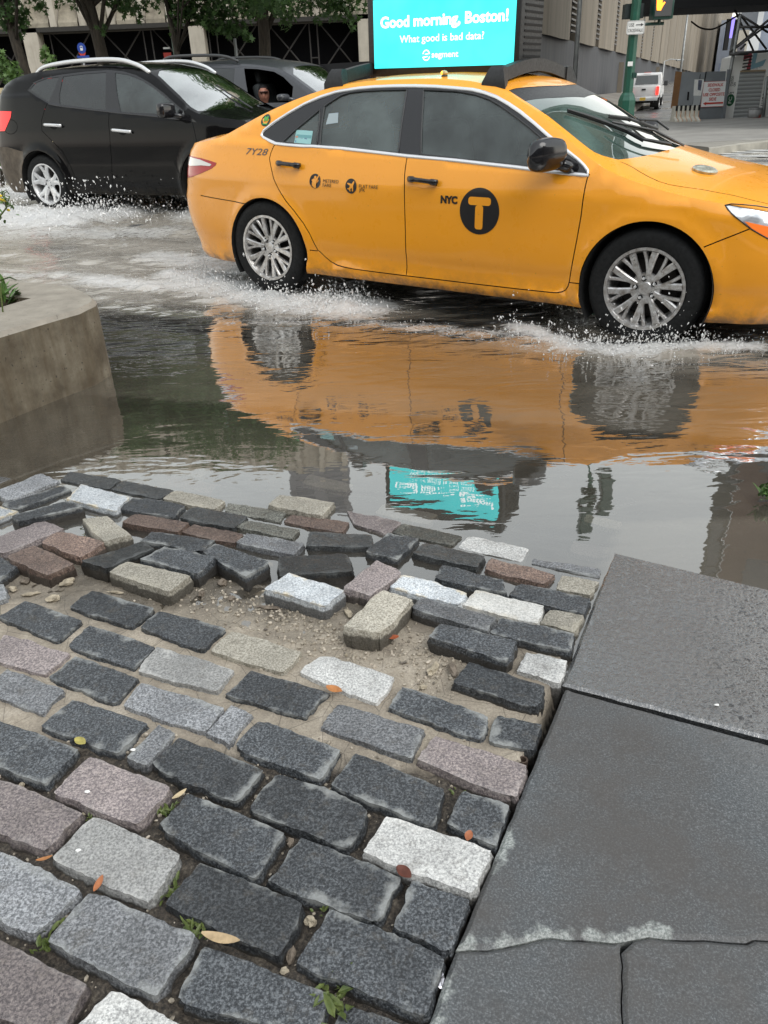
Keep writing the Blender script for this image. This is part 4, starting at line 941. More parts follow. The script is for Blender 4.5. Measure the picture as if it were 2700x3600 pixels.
def text_on(name, text, fn, u0, u1, v0, cap, mat, parent, bold=0.0, shear=0.0, space=1.0, flipf=False):
    """lay letters on a surface fn(u, v): they run from u0 to u1 on the base line v0 with capitals cap high"""
    global CAPH
    if CAPH is None: h, _ = glyphs('H'); CAPH = h[:, 1].max() - h[:, 1].min()
    V, F = glyphs(text, bold, shear, space); x0, x1 = V[:, 0].min(), V[:, 0].max()
    U = u0 + (V[:, 0] - x0) / (x1 - x0) * (u1 - u0); Vv = v0 + V[:, 1] / CAPH * cap
    if flipf: F = [f[::-1] for f in F]
    return mk(name, fn(U, Vv), F, mat, parent)
def poly_on(name, polys, fn, mat, parent, step=.02):
    V = []; F = []
    for pl in polys:
        q = resample(pl, step, True); n = len(q); pts = [Vector(p) for p in q]; r = delaunay_2d_cdt(pts, [(i, (i + 1) % n) for i in range(n)], [], 0, 1e-6)
        vv = np.array([v[:] for v in r[0]]); P = fn(vv[:, 0], vv[:, 1]); k = len(V); V += [tuple(p) for p in P]
        for f in r[2]:
            c = vv[list(f)].mean(0)
            if inpoly(c[0], c[1], [tuple(p) for p in q]): F.append(tuple(i + k for i in f))
    return mk(name, V, F, mat, parent)
def disc(cx_, cy_, rx, ry=None, n=32): ry = ry or rx; return [(cx_ + rx * math.cos(2 * math.pi * i / n), cy_ + ry * math.sin(2 * math.pi * i / n)) for i in range(n)]
def rrect(x0, y0, x1, y1, r, n=4):
    o = []
    for (cx_, cy_, a0) in ((x1 - r, y0 + r, -90), (x1 - r, y1 - r, 0), (x0 + r, y1 - r, 90), (x0 + r, y0 + r, 180)):
        for i in range(n + 1): a = R_(a0 + 90 * i / n); o.append((cx_ + r * math.cos(a), cy_ + r * math.sin(a)))
    return o

def car_shell(body, root, paintm, glassm, front_glass, doors, dlo, panes, pillarm, lamps, topparts, seams, floor=.2, linerm=None, sideseams=(), names=None, lowmat=None, lowpoly=None):
    """cut both flanks and the top out of the body's surface; every panel its own part"""
    d = body.d; xr, xf = d['rear'][0], d['front'][0]; eps = .0
    zs_line = [(x, float(body.Zs(x))) for x in np.linspace(xr + .012, xf - .012, 130)]
    sillz = d['sill']; outline = [(xr + .012 + float(body.tab('endr', np.array(z))), z) for z in np.linspace(float(body.Zs(xr + .02)), float(sillz(xr)), 16)]
    outline += [(x, float(sillz(x))) for x in np.linspace(xr + .05 + float(body.tab('endr', np.array(sillz(xr)))), xf - .05 - float(body.tab('endf', np.array(sillz(xf)))), 60)]
    outline += [(xf - .012 - float(body.tab('endf', np.array(z))), z) for z in np.linspace(float(sillz(xf)), float(body.Zs(xf - .02)), 16)] + zs_line[::-1][2:-2]
    arches = [disc(ax, az, r, n=72) for ax, az, r in d['arch']]
    bands = [band(s_, .0065) for s_ in sideseams]
    loops = [outline] + arches + [dlo] + [p for _, p in panes] + [p for _, p, _ in doors] + [p for _, p, _, _ in lamps] + bands + ([lowpoly] if lowpoly else [])
    def cls(x, y):
        r = np.full(x.shape, 'body', dtype=object); r[:] = 'body'
        if lowpoly: r[inpoly(x, y, lowpoly)] = 'low'
        for i, (n_, p, _) in enumerate(doors): r[inpoly(x, y, p)] = 'door%d' % i
        r[inpoly(x, y, dlo)] = 'pillar'
        for i, (n_, p) in enumerate(panes): r[inpoly(x, y, p)] = 'pane%d' % i
        for b in bands:
            k = inpoly(x, y, b) & (r != 'pillar') & np.array([not str(q).startswith('pane') for q in r]); r[k] = 'seam'
        for i, (n_, p, _, _) in enumerate(lamps): r[inpoly(x, y, p)] = 'lamp%d' % i
        for a in arches: r[inpoly(x, y, a)] = 'none'
        r[~inpoly(x, y, outline)] = 'none'; return r
    V, F, lab = cut_surface(loops, cls, .045, (xr, .1, xf, 1.9))
    fS = lambda a, b, o: body.S(a, b, o); nS = body.side_n
    out = {}
    for mir in (False, True):
        emit(V, F, lab, 'body', fS, nS, 'side_panel', paintm, root, mir=mir)
        if lowmat: emit(V, F, lab, 'low', fS, nS, 'lower_cladding', lowmat, root, mir=mir)
        emit(V, F, lab, 'seam', fS, nS, 'shut_line', M_DARK, root, -.007, mir=mir)
        emit(V, F, lab, 'pillar', fS, nS, 'pillar_trim', pillarm, root, -.002, mir=mir)
        for i, (n_, p, _) in enumerate(doors):
            o = emit(V, F, lab, 'door%d' % i, fS, nS, 'door', paintm, root, mir=mir)
            if not mir: out[n_] = o
        for i, (n_, p) in enumerate(panes): 
            o = emit(V, F, lab, 'pane%d' % i, fS, nS, 'side_window', glassm if not isinstance(glassm, dict) else glassm.get(n_, list(glassm.values())[0]), root, -.006, mir=mir)
            if not mir: out[n_] = o
        for i, (n_, p, m_, off) in enumerate(lamps):
            o = emit(V, F, lab, 'lamp%d' % i, fS, nS, n_, m_, root, off, mir=mir)
            if o: emit(V, F, lab, 'lamp%d' % i, fS, nS, 'lamp_housing', M_DARK, root, off - .02, mir=mir)
            if not mir and o: out.setdefault(n_, []).append(o)
    # top: plan outline from the shoulder line on both sides
    xs = np.linspace(xr + .012, xf - .012, 130); ys = np.array([float(body.Y(x, body.Zs(x))) for x in xs]); xs, ys = xs[2:-2], ys[2:-2]
    plan = [(x, -y) for x, y in zip(xs, ys)] + [(x, y) for x, y in zip(xs[::-1], ys[::-1])]
    tb = [band(s_, .0065) for s_ in seams]
    loops = [plan] + [p for _, p, _, _ in topparts] + tb
    def cls2(x, y):
        r = np.full(x.shape, 'top', dtype=object)
        for i, (n_, p, _, _) in enumerate(topparts): r[inpoly(x, y, p)] = 'part%d' % i
        for b in tb: r[inpoly(x, y, b)] = 'seam'
        r[~inpoly(x, y, plan)] = 'none'; return r
    V, F, lab = cut_surface(loops, cls2, .05, (xr, -1, xf, 1)); fT = lambda a, b, o: body.Tp(a, b, o); nT = body.top_n
    emit(V, F, lab, 'top', fT, nT, 'roof_and_deck', paintm, root)
    emit(V, F, lab, 'seam', fT, nT, 'shut_line', M_DARK, root, -.007)
    for i, (n_, p, m_, off) in enumerate(topparts):
        o = emit(V, F, lab, 'part%d' % i, fT, nT, n_, m_, root, off); out.setdefault(n_, []).append(o)
    # floor pan, liners, ends
    for sd_ in (-1, 1):
        for ax, az, r in d['arch']: mb = MB(); mb.add(*arch_liner(root, ax, az, r - .004, sd_ * (float(body.Y(ax, az + r)) - .012), sd_ * .52)); mb.build('wheel_arch_liner', M_DARK, root)
    a0, a1 = d['arch'][0][0], d['arch'][1][0]; fw = min(a0, a1); rw = fw; fr = max(a0, a1)
    mb = MB(); mb.box(((xr + xf) / 2, 0, floor + .07), (xf - xr - .5, 1.0, .10)); mb.box(((fw + fr) / 2, 0, floor + .08), (abs(fr - fw) - .85, 1.6, .12)); mb.build('floor_pan', M_DARK, root)
    for nm, xx, sg in (('end_panel', xr + .012, -1), ('end_panel', xf - .012, 1)):
        V = []; F = []; zz = np.linspace(float(sillz(xx)), float(body.Zs(xx - sg * .02)), 14)
        for z in zz:
            xe = xx - sg * float(body.tab('endr' if sg < 0 else 'endf', np.array(z))); y = float(body.Y(xe, z))
            V += [(xe, -y, z), (xe, y, z)]
        F = [(2 * i, 2 * i + 1, 2 * i + 3, 2 * i + 2) for i in range(len(zz) - 1)]; mk(nm, V, F, paintm, root)
    return out

def person_mesh(scale=1.0, lean=0.0, turn=0.0):
    """head, neck, shoulders, chest and upper arms as one lofted surface; the head can turn"""
    rings = [(0, .13, .17, 0), (.10, .125, .175, 0), (.22, .12, .19, 0), (.33, .105, .205, 0), (.385, .085, .17, 0), (.41, .065, .10, 0), (.44, .055, .062, .0), (.475, .054, .056, .005), (.50, .062, .060, .012), (.53, .082, .068, .018), (.56, .092, .074, .02), (.60, .097, .078, .015), (.64, .097, .079, .01), (.675, .088, .072, .006), (.70, .066, .055, .0), (.715, .03, .026, 0)]
    n = 28; V = []; F = []
    for (z, rx, ry, fx) in rings:
        hd = z > .46
        for k in range(n):
            a = 2 * math.pi * k / n; x = rx * math.cos(a) + fx; y = ry * math.sin(a)
            if hd:
                fr_ = max(0, math.cos(a))
                if .535 < z < .61 and abs(math.sin(a)) < .25: x += .022 * (1 - abs(math.sin(a)) / .25) * (1.2 - abs(z - .56) / .06)
                if abs(z - .60) < .02 and .25 < abs(math.sin(a)) < .6 and math.cos(a) > 0: x -= .010
                if .52 < z < .62 and abs(math.cos(a)) < .25: y *= 1.10
                ca, sa = math.cos(turn), math.sin(turn); x, y = x * ca - y * sa, x * sa + y * ca
            V.append(((x + lean * z) * scale, y * scale, z * scale))
    m = len(rings)
    for i in range(m - 1):
        for k in range(n): F.append((i * n + k, i * n + (k + 1) % n, (i + 1) * n + (k + 1) % n, (i + 1) * n + k))
    F.append(tuple((m - 1) * n + k for k in range(n))); F.append(tuple(range(n - 1, -1, -1)))
    for sd_ in (-1, 1):   # arms reaching forward, joined in at the shoulder
        path = [((.0, sd_ * .17, .36), .052), ((.02, sd_ * .22, .30), .05), ((.06, sd_ * .235, .14), .042), ((.14, sd_ * .22, .06), .038), ((.30, sd_ * .17, .12), .03), ((.36, sd_ * .15, .15), .034), ((.41, sd_ * .14, .165), .02)]
        tb = MB(); tb.tube([(p[0] * scale, p[1] * scale, p[2] * scale) for p, _ in path], [r * scale for _, r in path], 10); b = len(V); V += tb.V; F += [tuple(i + b for i in f) for f in tb.F]
    return V, F
def person(loc, rz, parent, label, skin, shirt, cap=None, hair=(.02, .015, .01), turn=0, scale=1.0):
    root = empty('person', (0, 0, 0), mat=None); root.matrix_world = parent.matrix_world @ Matrix.Translation(loc) @ Matrix.Rotation(rz, 4, 'Z'); tag(root, label, 'person')
    V, F = person_mesh(scale, turn=turn); ms = simple('skin_%.2f' % skin[0], skin, .5); mc = simple('cloth_%.2f_%.2f' % shirt[:2], shirt, .8)
    me = mk('body', V, F, [ms, mc], root, smooth=True)
    me.data.polygons.foreach_set('material_index', [0 if (p.center.z > .40 * scale or p.center.x > .31 * scale) else 1 for p in me.data.polygons])
    Rt = Matrix.Rotation(turn, 3, 'Z')
    mb = MB(); c = (.0, 0, 0)
    prof = [(.104, .63), (.103, .665), (.09, .70), (.06, .722), (.0, .73)]
    mb.lathe([(r * .92 * scale, h * scale) for r, h in prof], 24); mb.V = [tuple(Rt @ Vector((v[0] + (.0 if cap else -.012), v[1] * .86, v[2]))) for v in mb.V]
    mb.build('cap' if cap else 'hair', simple('cap_%.2f' % (cap or hair)[0], cap or hair, .8), root, smooth=True)
    if cap:
        V = []; F = []
        for i in range(9):
            a = (i / 8 - .5) * 2.0; V += [tuple(Rt @ Vector((.092 * math.cos(a), .08 * math.sin(a), .635))), tuple(Rt @ Vector((.092 * math.cos(a) + .065 * math.cos(a * .6), .085 * math.sin(a), .622)))]
        F = [(2 * i, 2 * i + 1, 2 * i + 3, 2 * i + 2) for i in range(8)]; mk('cap_peak', V, F, simple('cap_%.2f' % cap[0], cap, .8), root, smooth=True)
    for sd_ in (-1, 1):
        mb = MB(); mb.blob((0, 0, 0), (.008, .012, .006), rough=0, sub=1); e = mb.build('eye', simple('eye_dark', (.02, .015, .012), .3), root, smooth=True); e.location = Rt @ Vector((.105 * scale, sd_ * .032 * scale, .60 * scale))
    return root
def seat(parent, x, y, z, mat, belt=False):
    s_ = empty('seat'); s_.parent = parent; s_.location = (x, y, z); mb = MB(); mb.box((.1, 0, .10), (.52, .50, .16), bev=.05); mb.build('cushion', mat, s_, smooth=True)
    mb = MB(); mb.box((-.20, 0, .44), (.16, .50, .62), rot=(0, -.22, 0), bev=.06); mb.build('backrest', mat, s_, smooth=True)
    mb = MB(); mb.box((-.29, 0, .84), (.10, .27, .19), rot=(0, -.15, 0), bev=.045); mb.build('headrest', mat, s_, smooth=True); return s_
# ------------------------------------------------------------------ the taxi
TM = Matrix(((0.8332573366157005, 0.5526468889843202, 0.01623659668963007, 2.0211528839900055), (-0.5523409291666845, 0.833380722816737, -0.019901477451093108, 5.20625561651674), (-0.024529756284826065, 0.007614915193560334, 0.9996700976438188, -0.046181237720603674), (0, 0, 0, 1)))
taxi = empty('taxi', mat=TM); tag(taxi, 'yellow taxi sedan ploughing through the flood with a lit cyan roof sign', 'taxi')
TD = dict(rear=(-3.90, -2.9), front=(.97, 0.0), tumble=(.40, .42), arch=[(0, .33, .378), (-2.758, .325, .362)], flare=.016, shw=.06, shr=.026, cp=2.4, sill=lambda x: .187 + .0 * x,
    yp=[(-3.90, .02), (-3.885, .30), (-3.85, .50), (-3.78, .65), (-3.66, .765), (-3.45, .835), (-3.1, .88), (-2.75, .905), (-2.0, .915), (-1.0, .915), (-.3, .912), (.2, .905), (.45, .88), (.62, .83), (.76, .74), (.86, .60), (.93, .40), (.96, .20), (.97, .02)],
    sec=[(.15, -.06), (.187, -.035), (.225, -.012), (.262, -.012), (.275, -.022), (.34, -.020), (.42, -.006), (.55, .0), (.70, .0), (.79, -.002), (.85, -.014), (.92, -.034), (1.0, -.058), (1.5, -.15)],
    endr=[(.15, .17), (.25, .11), (.35, .06), (.5, .01), (.62, .0), (.70, .03), (.78, .05), (.9, .07), (1.0, .10), (1.1, .16), (1.2, .3)], endf=[(.15, .10), (.25, .04), (.35, .0), (.5, .0), (.62, .03), (.7, .08), (.8, .18), (.9, .3)],
    zb=[(-3.9, 1.06), (-2.9, 1.05), (-2.64, 1.037), (-2.1, 1.008), (-1.59, .985), (-1.0, .955), (-.4, .925), (-.2, 1.4), (1, 1.4)],
    zs=[(-3.90, .93), (-3.80, .975), (-3.62, 1.008), (-3.42, 1.03), (-3.25, 1.062), (-3.05, 1.135), (-2.85, 1.212), (-2.6, 1.297), (-2.4, 1.350), (-2.2, 1.386), (-1.95, 1.405), (-1.6, 1.408), (-1.35, 1.395), (-1.18, 1.370), (-1.04, 1.335), (-.93, 1.284), (-.80, 1.226), (-.66, 1.145), (-.52, 1.058), (-.42, 1.000), (-.33, .958), (-.22, .918), (-.1, .885), (.1, .842), (.3, .812), (.5, .782), (.68, .745), (.82, .70), (.92, .655), (.97, .62)],
    crown=[(-3.9, .02), (-3.7, .04), (-3.4, .055), (-3.1, .055), (-2.8, .06), (-2.4, .045), (-2.0, .034), (-1.5, .036), (-1.15, .05), (-.95, .065), (-.7, .075), (-.45, .078), (-.3, .085), (-.15, .092), (0.1, .09), (.4, .08), (.7, .06), (.9, .03), (.97, .01)])
tb = Body(TD, TM)
M_TAXI = paint('taxi_yellow', (.98, .39, .022), .25, dirt=(.09, .06, .03))
M_TGL = glass('fogged_window', (.36, .44, .42), 0, .42, (.16, .20, .195), rough=.05, sp=1.5)
M_TWS = glass('windshield_glass', (.25, .34, .30), 0, .5, (.17, .29, .25), rough=.02, sp=2.2)
M_HEAD = glass('lamp_lens', (.95, .97, 1.), 0, .03, (.8, .8, .8), sp=1.2)
sz, ty = tb.sz, tb.ty
DLO = sz('1b', [(880, 760), (905, 715), (1000, 640), (1150, 543), (1300, 458), (1450, 392), (1600, 342)]) + sz('2', [(275, 330), (450, 305), (600, 292), (800, 284), (1000, 283), (1200, 290), (1400, 306)]) + sz('3', [(170, 320), (290, 348), (400, 390), (520, 458), (640, 540), (770, 645), (900, 760), (1010, 850), (1100, 925), (1200, 1005), (1255, 1060), (1288, 1105), (1291, 1152), (1130, 1138), (1000, 1122), (800, 1100), (600, 1073), (300, 1040), (0, 1005)]) + sz('2', [(915, 963), (600, 925), (300, 890), (0, 868)]) + sz('1b', [(1300, 868), (1130, 855), (1020, 842), (960, 812), (905, 785)])
PANES = [('quarter_glass', sz('1b', [(1085, 830), (1200, 722), (1330, 612), (1450, 512), (1447, 620), (1432, 740), (1418, 862), (1250, 847)])),
         ('rear_glass', sz('2', [(112, 478), (190, 425), (275, 372), (360, 345), (500, 328), (700, 320), (915, 315), (890, 460), (868, 610), (848, 760), (832, 932), (600, 912), (300, 884), (66, 862), (80, 700), (95, 580)])),
         ('front_glass', sz('2', [(1075, 318), (1200, 322), (1380, 330)]) + sz('3', [(60, 338), (200, 365), (330, 410), (430, 468), (560, 560), (700, 668), (820, 770), (905, 845), (985, 915), (1000, 1000), (990, 1098), (600, 1052), (300, 1018), (0, 985)]) + sz('2', [(1400, 985), (1050, 948), (1052, 800), (1060, 600), (1068, 450)]))]
def zline(pts): return [tuple(p) for p in smoothline(pts, 5)]
bseam = sz('2', [(990, 300)]) + sz('2', [(955, 560), (930, 800), (918, 965), (893, 1130), (890, 1300), (892, 1450), (898, 1655)]) + sz('6', [(900, 620), (905, 800), (908, 1013)])
fseam = [(-.392, .925)] + sz('3', [(1285, 1180), (1250, 1330)]) + sz('7', [(1268, 5), (1225, 300), (1180, 550), (1140, 760), (1112, 930), (1098, 985), (1075, 1020), (1040, 1040), (990, 1048), (940, 1046)])
bottom = [(-.60, .257), (-1.0, .256), (-1.4, .256), (-1.585, .256), (-1.8, .257), (-2.0, .260)]
rseam = [(-2.09, .265)] + sz('5', [(1620, 918), (1560, 885), (1500, 835), (1455, 790), (1430, 770), (1400, 715), (1350, 610), (1290, 510), (1200, 390)]) + sz('1b', [(1120, 1400), (1050, 1290), (1000, 1180), (975, 1070), (960, 990), (975, 930), (1000, 870), (1018, 846)])
bx = bseam[-1][0]
fdoor = [p for p in bseam if p[1] < 1.3] + [(-1.4, .256), (-1.0, .256), (-.6, .257)] + fseam[::-1] + [(-.42, .97), (-.9, 1.25), (-1.3, 1.3)]
fdoor = [(bseam[0][0], 1.375)] + [tuple(p) for p in bseam[1:]] + [(-1.4, .256), (-1.0, .256), (-.6, .257)] + [tuple(p) for p in fseam[::-1]]
rdoor = [(bseam[0][0], 1.375)] + [tuple(p) for p in bseam[1:]] + [(-1.8, .257), (-2.0, .260)] + [tuple(p) for p in rseam]
quarter_line = sz('5', [(290, 240), (400, 262), (560, 290), (725, 322)]); sill_q = sz('5', [(1352, 772), (1430, 780)]); sill_f = sz('7', [(1105, 948), (1205, 960)]); bump_f = sz('8', [(1035, 467), (1480, 290)])
tail = sz('1b', [(190, 962), (300, 985), (380, 1008), (445, 1030), (440, 1050), (400, 1085), (300, 1130), (205, 1168)]); tail = [(tail[0][0] - .14, tail[0][1] + .01)] + tail + [(tail[-1][0] - .14, tail[-1][1] - .02)]
tailw = sz('1b', [(195, 975), (290, 1000), (400, 1045), (385, 1062), (300, 1055), (200, 1060)]); tailw = [(tailw[0][0] - .09, tailw[0][1])] + tailw + [(tailw[-1][0] - .09, tailw[-1][1])]
head = sz('4', [(1240, 1165), (1300, 1152), (1420, 1160), (1550, 1172), (1659, 1190)]) + [(.74, .775), (.86, .725), (.90, .68), (.86, .63), (.76, .60), (.66, .607)] + sz('4', [(1659, 1490), (1600, 1458), (1500, 1400), (1400, 1325), (1300, 1240)])
amber = sz('4', [(1430, 1322), (1659, 1372)]) + [(.66, .69), (.72, .66), (.70, .615)] + sz('4', [(1650, 1478), (1590, 1445), (1500, 1390)])
t = NT('headlamp_inside'); p = t.obj(); t.set(col=t.ramp(t.noise(p, 14, 2, .4, .5), [(.35, (.30, .32, .35)), (.5, (.75, .78, .82)), (.65, (.9, .92, .95))]), metal=.35, rough=.14, coat=1.0); M_HL = t.m
M_AMB = emis('amber_lens', (1.0, .22, .02), .25, (.75, .16, .03)); M_RED = simple('red_lens', (.42, .006, .008), .15, coat=.25, spec=.3); M_CLR = simple('clear_lamp_lens', (.62, .60, .58), .12, coat=1.0, metal=.2)
# top parts
wn_ = ty('3', [(520, 326), (600, 378), (680, 430), (790, 500), (900, 572), (1000, 650), (1100, 730), (1200, 812), (1300, 890), (1360, 930), (1440, 962), (1560, 994)]); 
hdr = [q for q in ty('3', [(600, 302), (680, 295), (760, 289), (860, 283), (940, 280), (1000, 279)]) if q[1] < -.06]; hdr.sort(key=lambda q: -q[1]); hx = hdr[0][0] - (hdr[1][0] - hdr[0][0]) * hdr[0][1] / (hdr[1][1] - hdr[0][1]) * .5
wsb = ty('4', [(205, 722), (300, 712), (420, 694), (560, 668)]); 
wnear = [tuple(p) for p in wn_] + [tuple(p) for p in wsb]
wnear = [(x, min(y, -.02)) for x, y in wnear]
WS = [(hx + .015, -.25), (hx - .004, -.45)] + wnear[:0]
xs_e = wnear[0][0]
WS = [(hx, 0.0)] + [tuple(q) for q in hdr] + wnear
lastx = wnear[-1][0]
WS = WS + [(max(lastx + .02, -.20), 0.0)]
WS = WS + [(x, -y) for x, y in WS[::-1][1:-1]]
# shade band along the top of the glass
wtop = [(hx - .001, 0.0)] + [tuple(q) for q in hdr]
shb = ty('3', [(672, 425), (760, 408), (860, 398), (960, 393), (1040, 390)]); shb = [q for q in shb if q[1] < -.05]; shade = wtop + [tuple(p) for p in wnear[:3]] + [tuple(p) for p in shb] + [(shb[-1][0] + (shb[-1][0] - shb[-2][0]) / (shb[-1][1] - shb[-2][1]) * (-shb[-1][1]) * .5, 0)]; shade = shade + [(x, -y) for x, y in shade[::-1][1:-1]]
hood_seam = ty('4', [(222, 742), (280, 765), (340, 795), (420, 845), (500, 890), (600, 935), (700, 965), (850, 990), (1000, 1010), (1150, 1038), (1300, 1065), (1500, 1115)])
hs_ = [tuple(p) for p in hood_seam] + [(.60, hood_seam[-1][1] + .03), (.74, -.50), (.83, -.3), (.85, 0)]
HOOD = hs_ + [(x, -y) for x, y in hs_[::-1][1:]]; cowl = [(lastx + .0, wnear[-1][1]), (wnear[-2][0], wnear[-2][1])]
HOOD = HOOD + [(hs_[0][0] - .02, .70)] + [(x, -y) for x, y in wnear[-4:][::1]][:0] + [(max(lastx + .03, -.19), .3), (max(lastx + .04, -.18), 0), (max(lastx + .03, -.19), -.3), (hs_[0][0] - .02, -.70)]
reargl = [(-2.62, -.50), (-3.22, -.60), (-3.28, 0), (-3.22, .60), (-2.62, .50), (-2.56, 0)]
trunk = [(-3.36, -.60), (-3.36, .60), (-3.80, .60), (-3.80, -.60)]
fuel = None
out = car_shell(tb, taxi, M_TAXI, M_TGL, M_TWS, [('front_door', fdoor, 0), ('rear_door', rdoor, 0)], DLO, PANES, M_BLKG, [('taillight', tail, M_RED, .002), ('reversing_lamp', tailw, M_CLR, .004), ('headlight', head, M_HL, -.004), ('turn_signal', amber, M_AMB, .001)],
    [('windshield', WS, M_TWS, -.003), ('sun_shade_band', shade, M_BLKP, -.002), ('hood', HOOD, M_TAXI, .0), ('rear_window', reargl, M_TWS, -.003), ('trunk_lid', trunk, M_TAXI, .0)],
    [hs_, [(x, -y) for x, y in hs_], [(-3.34, -.62), (-3.6, -.64), (-3.80, -.58)], [(-3.34, .62), (-3.6, .64), (-3.80, .58)]], floor=.19,
    sideseams=[bseam, [(bseam[-1][0], .256)] + [(-1.3, .256), (-1.0, .256), (-.75, .257)] + [tuple(p) for p in fseam[::-1]], [(bseam[-1][0], .256), (-1.8, .257), (-2.0, .260)] + [tuple(p) for p in rseam], quarter_line, sill_q, sill_f, bump_f])
# chrome round the windows, black seals round the panes
V, F = strip(tb, smoothline(resample(DLO, .02, True), 1, True), .017, .006, closed=True); o = mk('window_trim', V, F, M_CHROME, taxi, smooth=True)
V2 = [(v[0], -v[1], v[2]) for v in V]; mk('window_trim', V2, [f[::-1] for f in F], M_CHROME, taxi, smooth=True)
for nm, pp in PANES:
    V, F = strip(tb, resample(pp, .02, True), .009, .003, closed=True); mk('window_seal', V, F, M_BLKP, taxi, smooth=True)
# the black cover plate behind the rear door glass has a joint line
# lamps' rims
V, F = strip(tb, resample(head, .02, True), .006, .003, closed=True); mk('headlight_rim', V, F, M_BLKG, taxi)
# wheels
wheel('wheel', taxi, (0, -.79, .335), .335, .225, .215, 'twin', M_ALLOY, rot=.25, yaw=R_(0)); wheel('wheel', taxi, (-2.775, -.79, .335), .335, .225, .215, 'twin', M_ALLOY, rot=.55)
for x in (0, -2.775):
    w_ = wheel('wheel', taxi, (x, .79, .335), .335, .225, .215, 'twin', M_ALLOY); w_.rotation_euler = (0, 0, math.pi)
# door handles: recess, grip
def handle(door, f, pts, mat):
    a = sz(f, pts); a = sorted([tuple(p) for p in a]); (x0, z0), (x1, z1) = a[0], a[-1]
    cxx, cz = (x0 + x1) / 2, (z0 + z1) / 2; L = x1 - x0
    poly = disc(cxx, cz - .0, .055, .038, 24); o = poly_on('handle_recess', [poly], lambda u, v: tb.S(u, v, .0012), M_TAXI, door, .012)
    mb = MB(); n = 12; line = [tb.S(x0 + (x1 - x0) * i / n, z0 + (z1 - z0) * i / n, .018 + .020 * math.sin(math.pi * i / n)**.5) for i in range(n + 1)]
    mb.tube(line, [.011 if 2 < i < n - 2 else .0155 for i in range(n + 1)], 10, squash=1.25)
    for q in (line[1], line[-2]): mb.tube([q, Vector(q) + Vector((0, .045, 0))], .014, 10)
    mb.build('door_handle', mat, door, smooth=True)
handle(out['rear_door'], '1b', [(1055, 1040), (1270, 1068)], M_BLKG); handle(out['front_door'], '2', [(948, 1192), (1222, 1230)], M_BLKG)
# wing mirror
V, F = [], []
mc_ = sz('3', [(1085, 1010)])[0]
mb = MB(); m0 = Vector(tb.S(mc_[0], mc_[1], .0))
prof = []
for i in range(11):
    u = i / 10; x = -.215 * u; hh = .062 * (1 - .35 * (u - .35)**2 * 3) if u < .99 else .045
    prof.append((x, hh))
mirV = []; mirF = []
NS = 12; NR = 16
for i in range(NS + 1):
    u = i / NS; yy = -.045 - .225 * u
    hz = .066 + .022 * math.sin(math.pi * min(1, u * .9 + .05)); hx_ = .052 * (1 - .45 * u**3) + .012
    sc_ = (math.sin(math.pi / 2 * min(1, (1 - u) * 5 + .02)))**.6 if u > .8 else (.45 + .55 * min(1, u * 6))
    for k in range(NR):
        a = 2 * math.pi * k / NR; ca, sa = math.cos(a), math.sin(a)
        mirV.append((m0.x - .02 - .09 * u + math.copysign(abs(ca)**.8, ca) * hx_ * sc_, m0.y + yy, m0.z + .045 + math.copysign(abs(sa)**.8, sa) * hz * sc_ - .008 * u))
for i in range(NS):
    for k in range(NR): mirF.append((i * NR + k, i * NR + (k + 1) % NR, (i + 1) * NR + (k + 1) % NR, (i + 1) * NR + k))
mirF += [tuple(range(NR)), tuple(NS * NR + k for k in range(NR))[::-1]]
mr = mk('wing_mirror', mirV, mirF, M_BLKG, taxi, auto=60)
mb = MB(); mb.tube([m0 + Vector((.05, .0, -.045)), m0 + Vector((.0, -.05, -.02)), m0 + Vector((-.03, -.09, .0))], [.038, .032, .028], 12); mb.build('mirror_arm', M_BLKG, mr, smooth=True)
o = mk('wing_mirror', [(v[0], -v[1], v[2]) for v in mirV], [f[::-1] for f in mirF], M_BLKG, taxi, auto=60)
mb = MB(); mb.tube([Vector((m0.x + .05, -m0.y, m0.z - .045)), Vector((m0.x - .03, -m0.y + .09, m0.z))], .03, 12); mb.build('mirror_arm', M_BLKG, o, smooth=True)
# wipers
for ln in ([('3', 1075, 545), ('3', 1250, 600), ('3', 1450, 670), ('3', 1650, 748), ('4', 430, 560), ('4', 700, 610)], [('3', 1475, 600), ('3', 1655, 625), ('4', 300, 360), ('4', 560, 450), ('4', 760, 540)]):
    pts = []
    for f, x, y in ln:
        h = tb.hit(*zp(f, x, y))
        if h is not None: pts.append(Vector(tb.Tp(h[0], h[1], .022)))
    if len(pts) > 2:
        wp = MB(); wp.tube(pts, [.006] + [.010] * (len(pts) - 2) + [.013], 6); wr = wp.build('wiper', M_BLKP, taxi)
        wp = MB(); wp.tube([p + Vector((0, 0, -.012)) for p in pts[:-1]], .006, 5); wp.build('blade', M_RUB, wr)
        a, b_ = pts[1], pts[-1]; wp = MB(); wp.tube([a + (b_ - a) * .3 + Vector((0, 0, .012)), a + (b_ - a) * .7 + Vector((.05, -.0, .03)), b_ + Vector((.10, -.08, .0))], .008, 6); wp.build('arm', M_BLKP, wr)
# medallion on the hood
h = tb.hit(*zp('4', 1042, 835)); n_ = Vector(tb.top_n(np.array(h[0]), np.array(h[1]))); q = n_.to_track_quat('Z', 'Y').to_matrix()
mb = MB(); mb.lathe([(0, .0), (.070, 0), (.072, .012), (.060, .020), (.045, .017), (.02, .024), (0, .025)], 28, 'z', tuple(h), rot=q); mb.build('medallion', simple('medallion_metal', (.42, .43, .36), .35, metal=.6, var=.4, scale=50), taxi, auto=40)
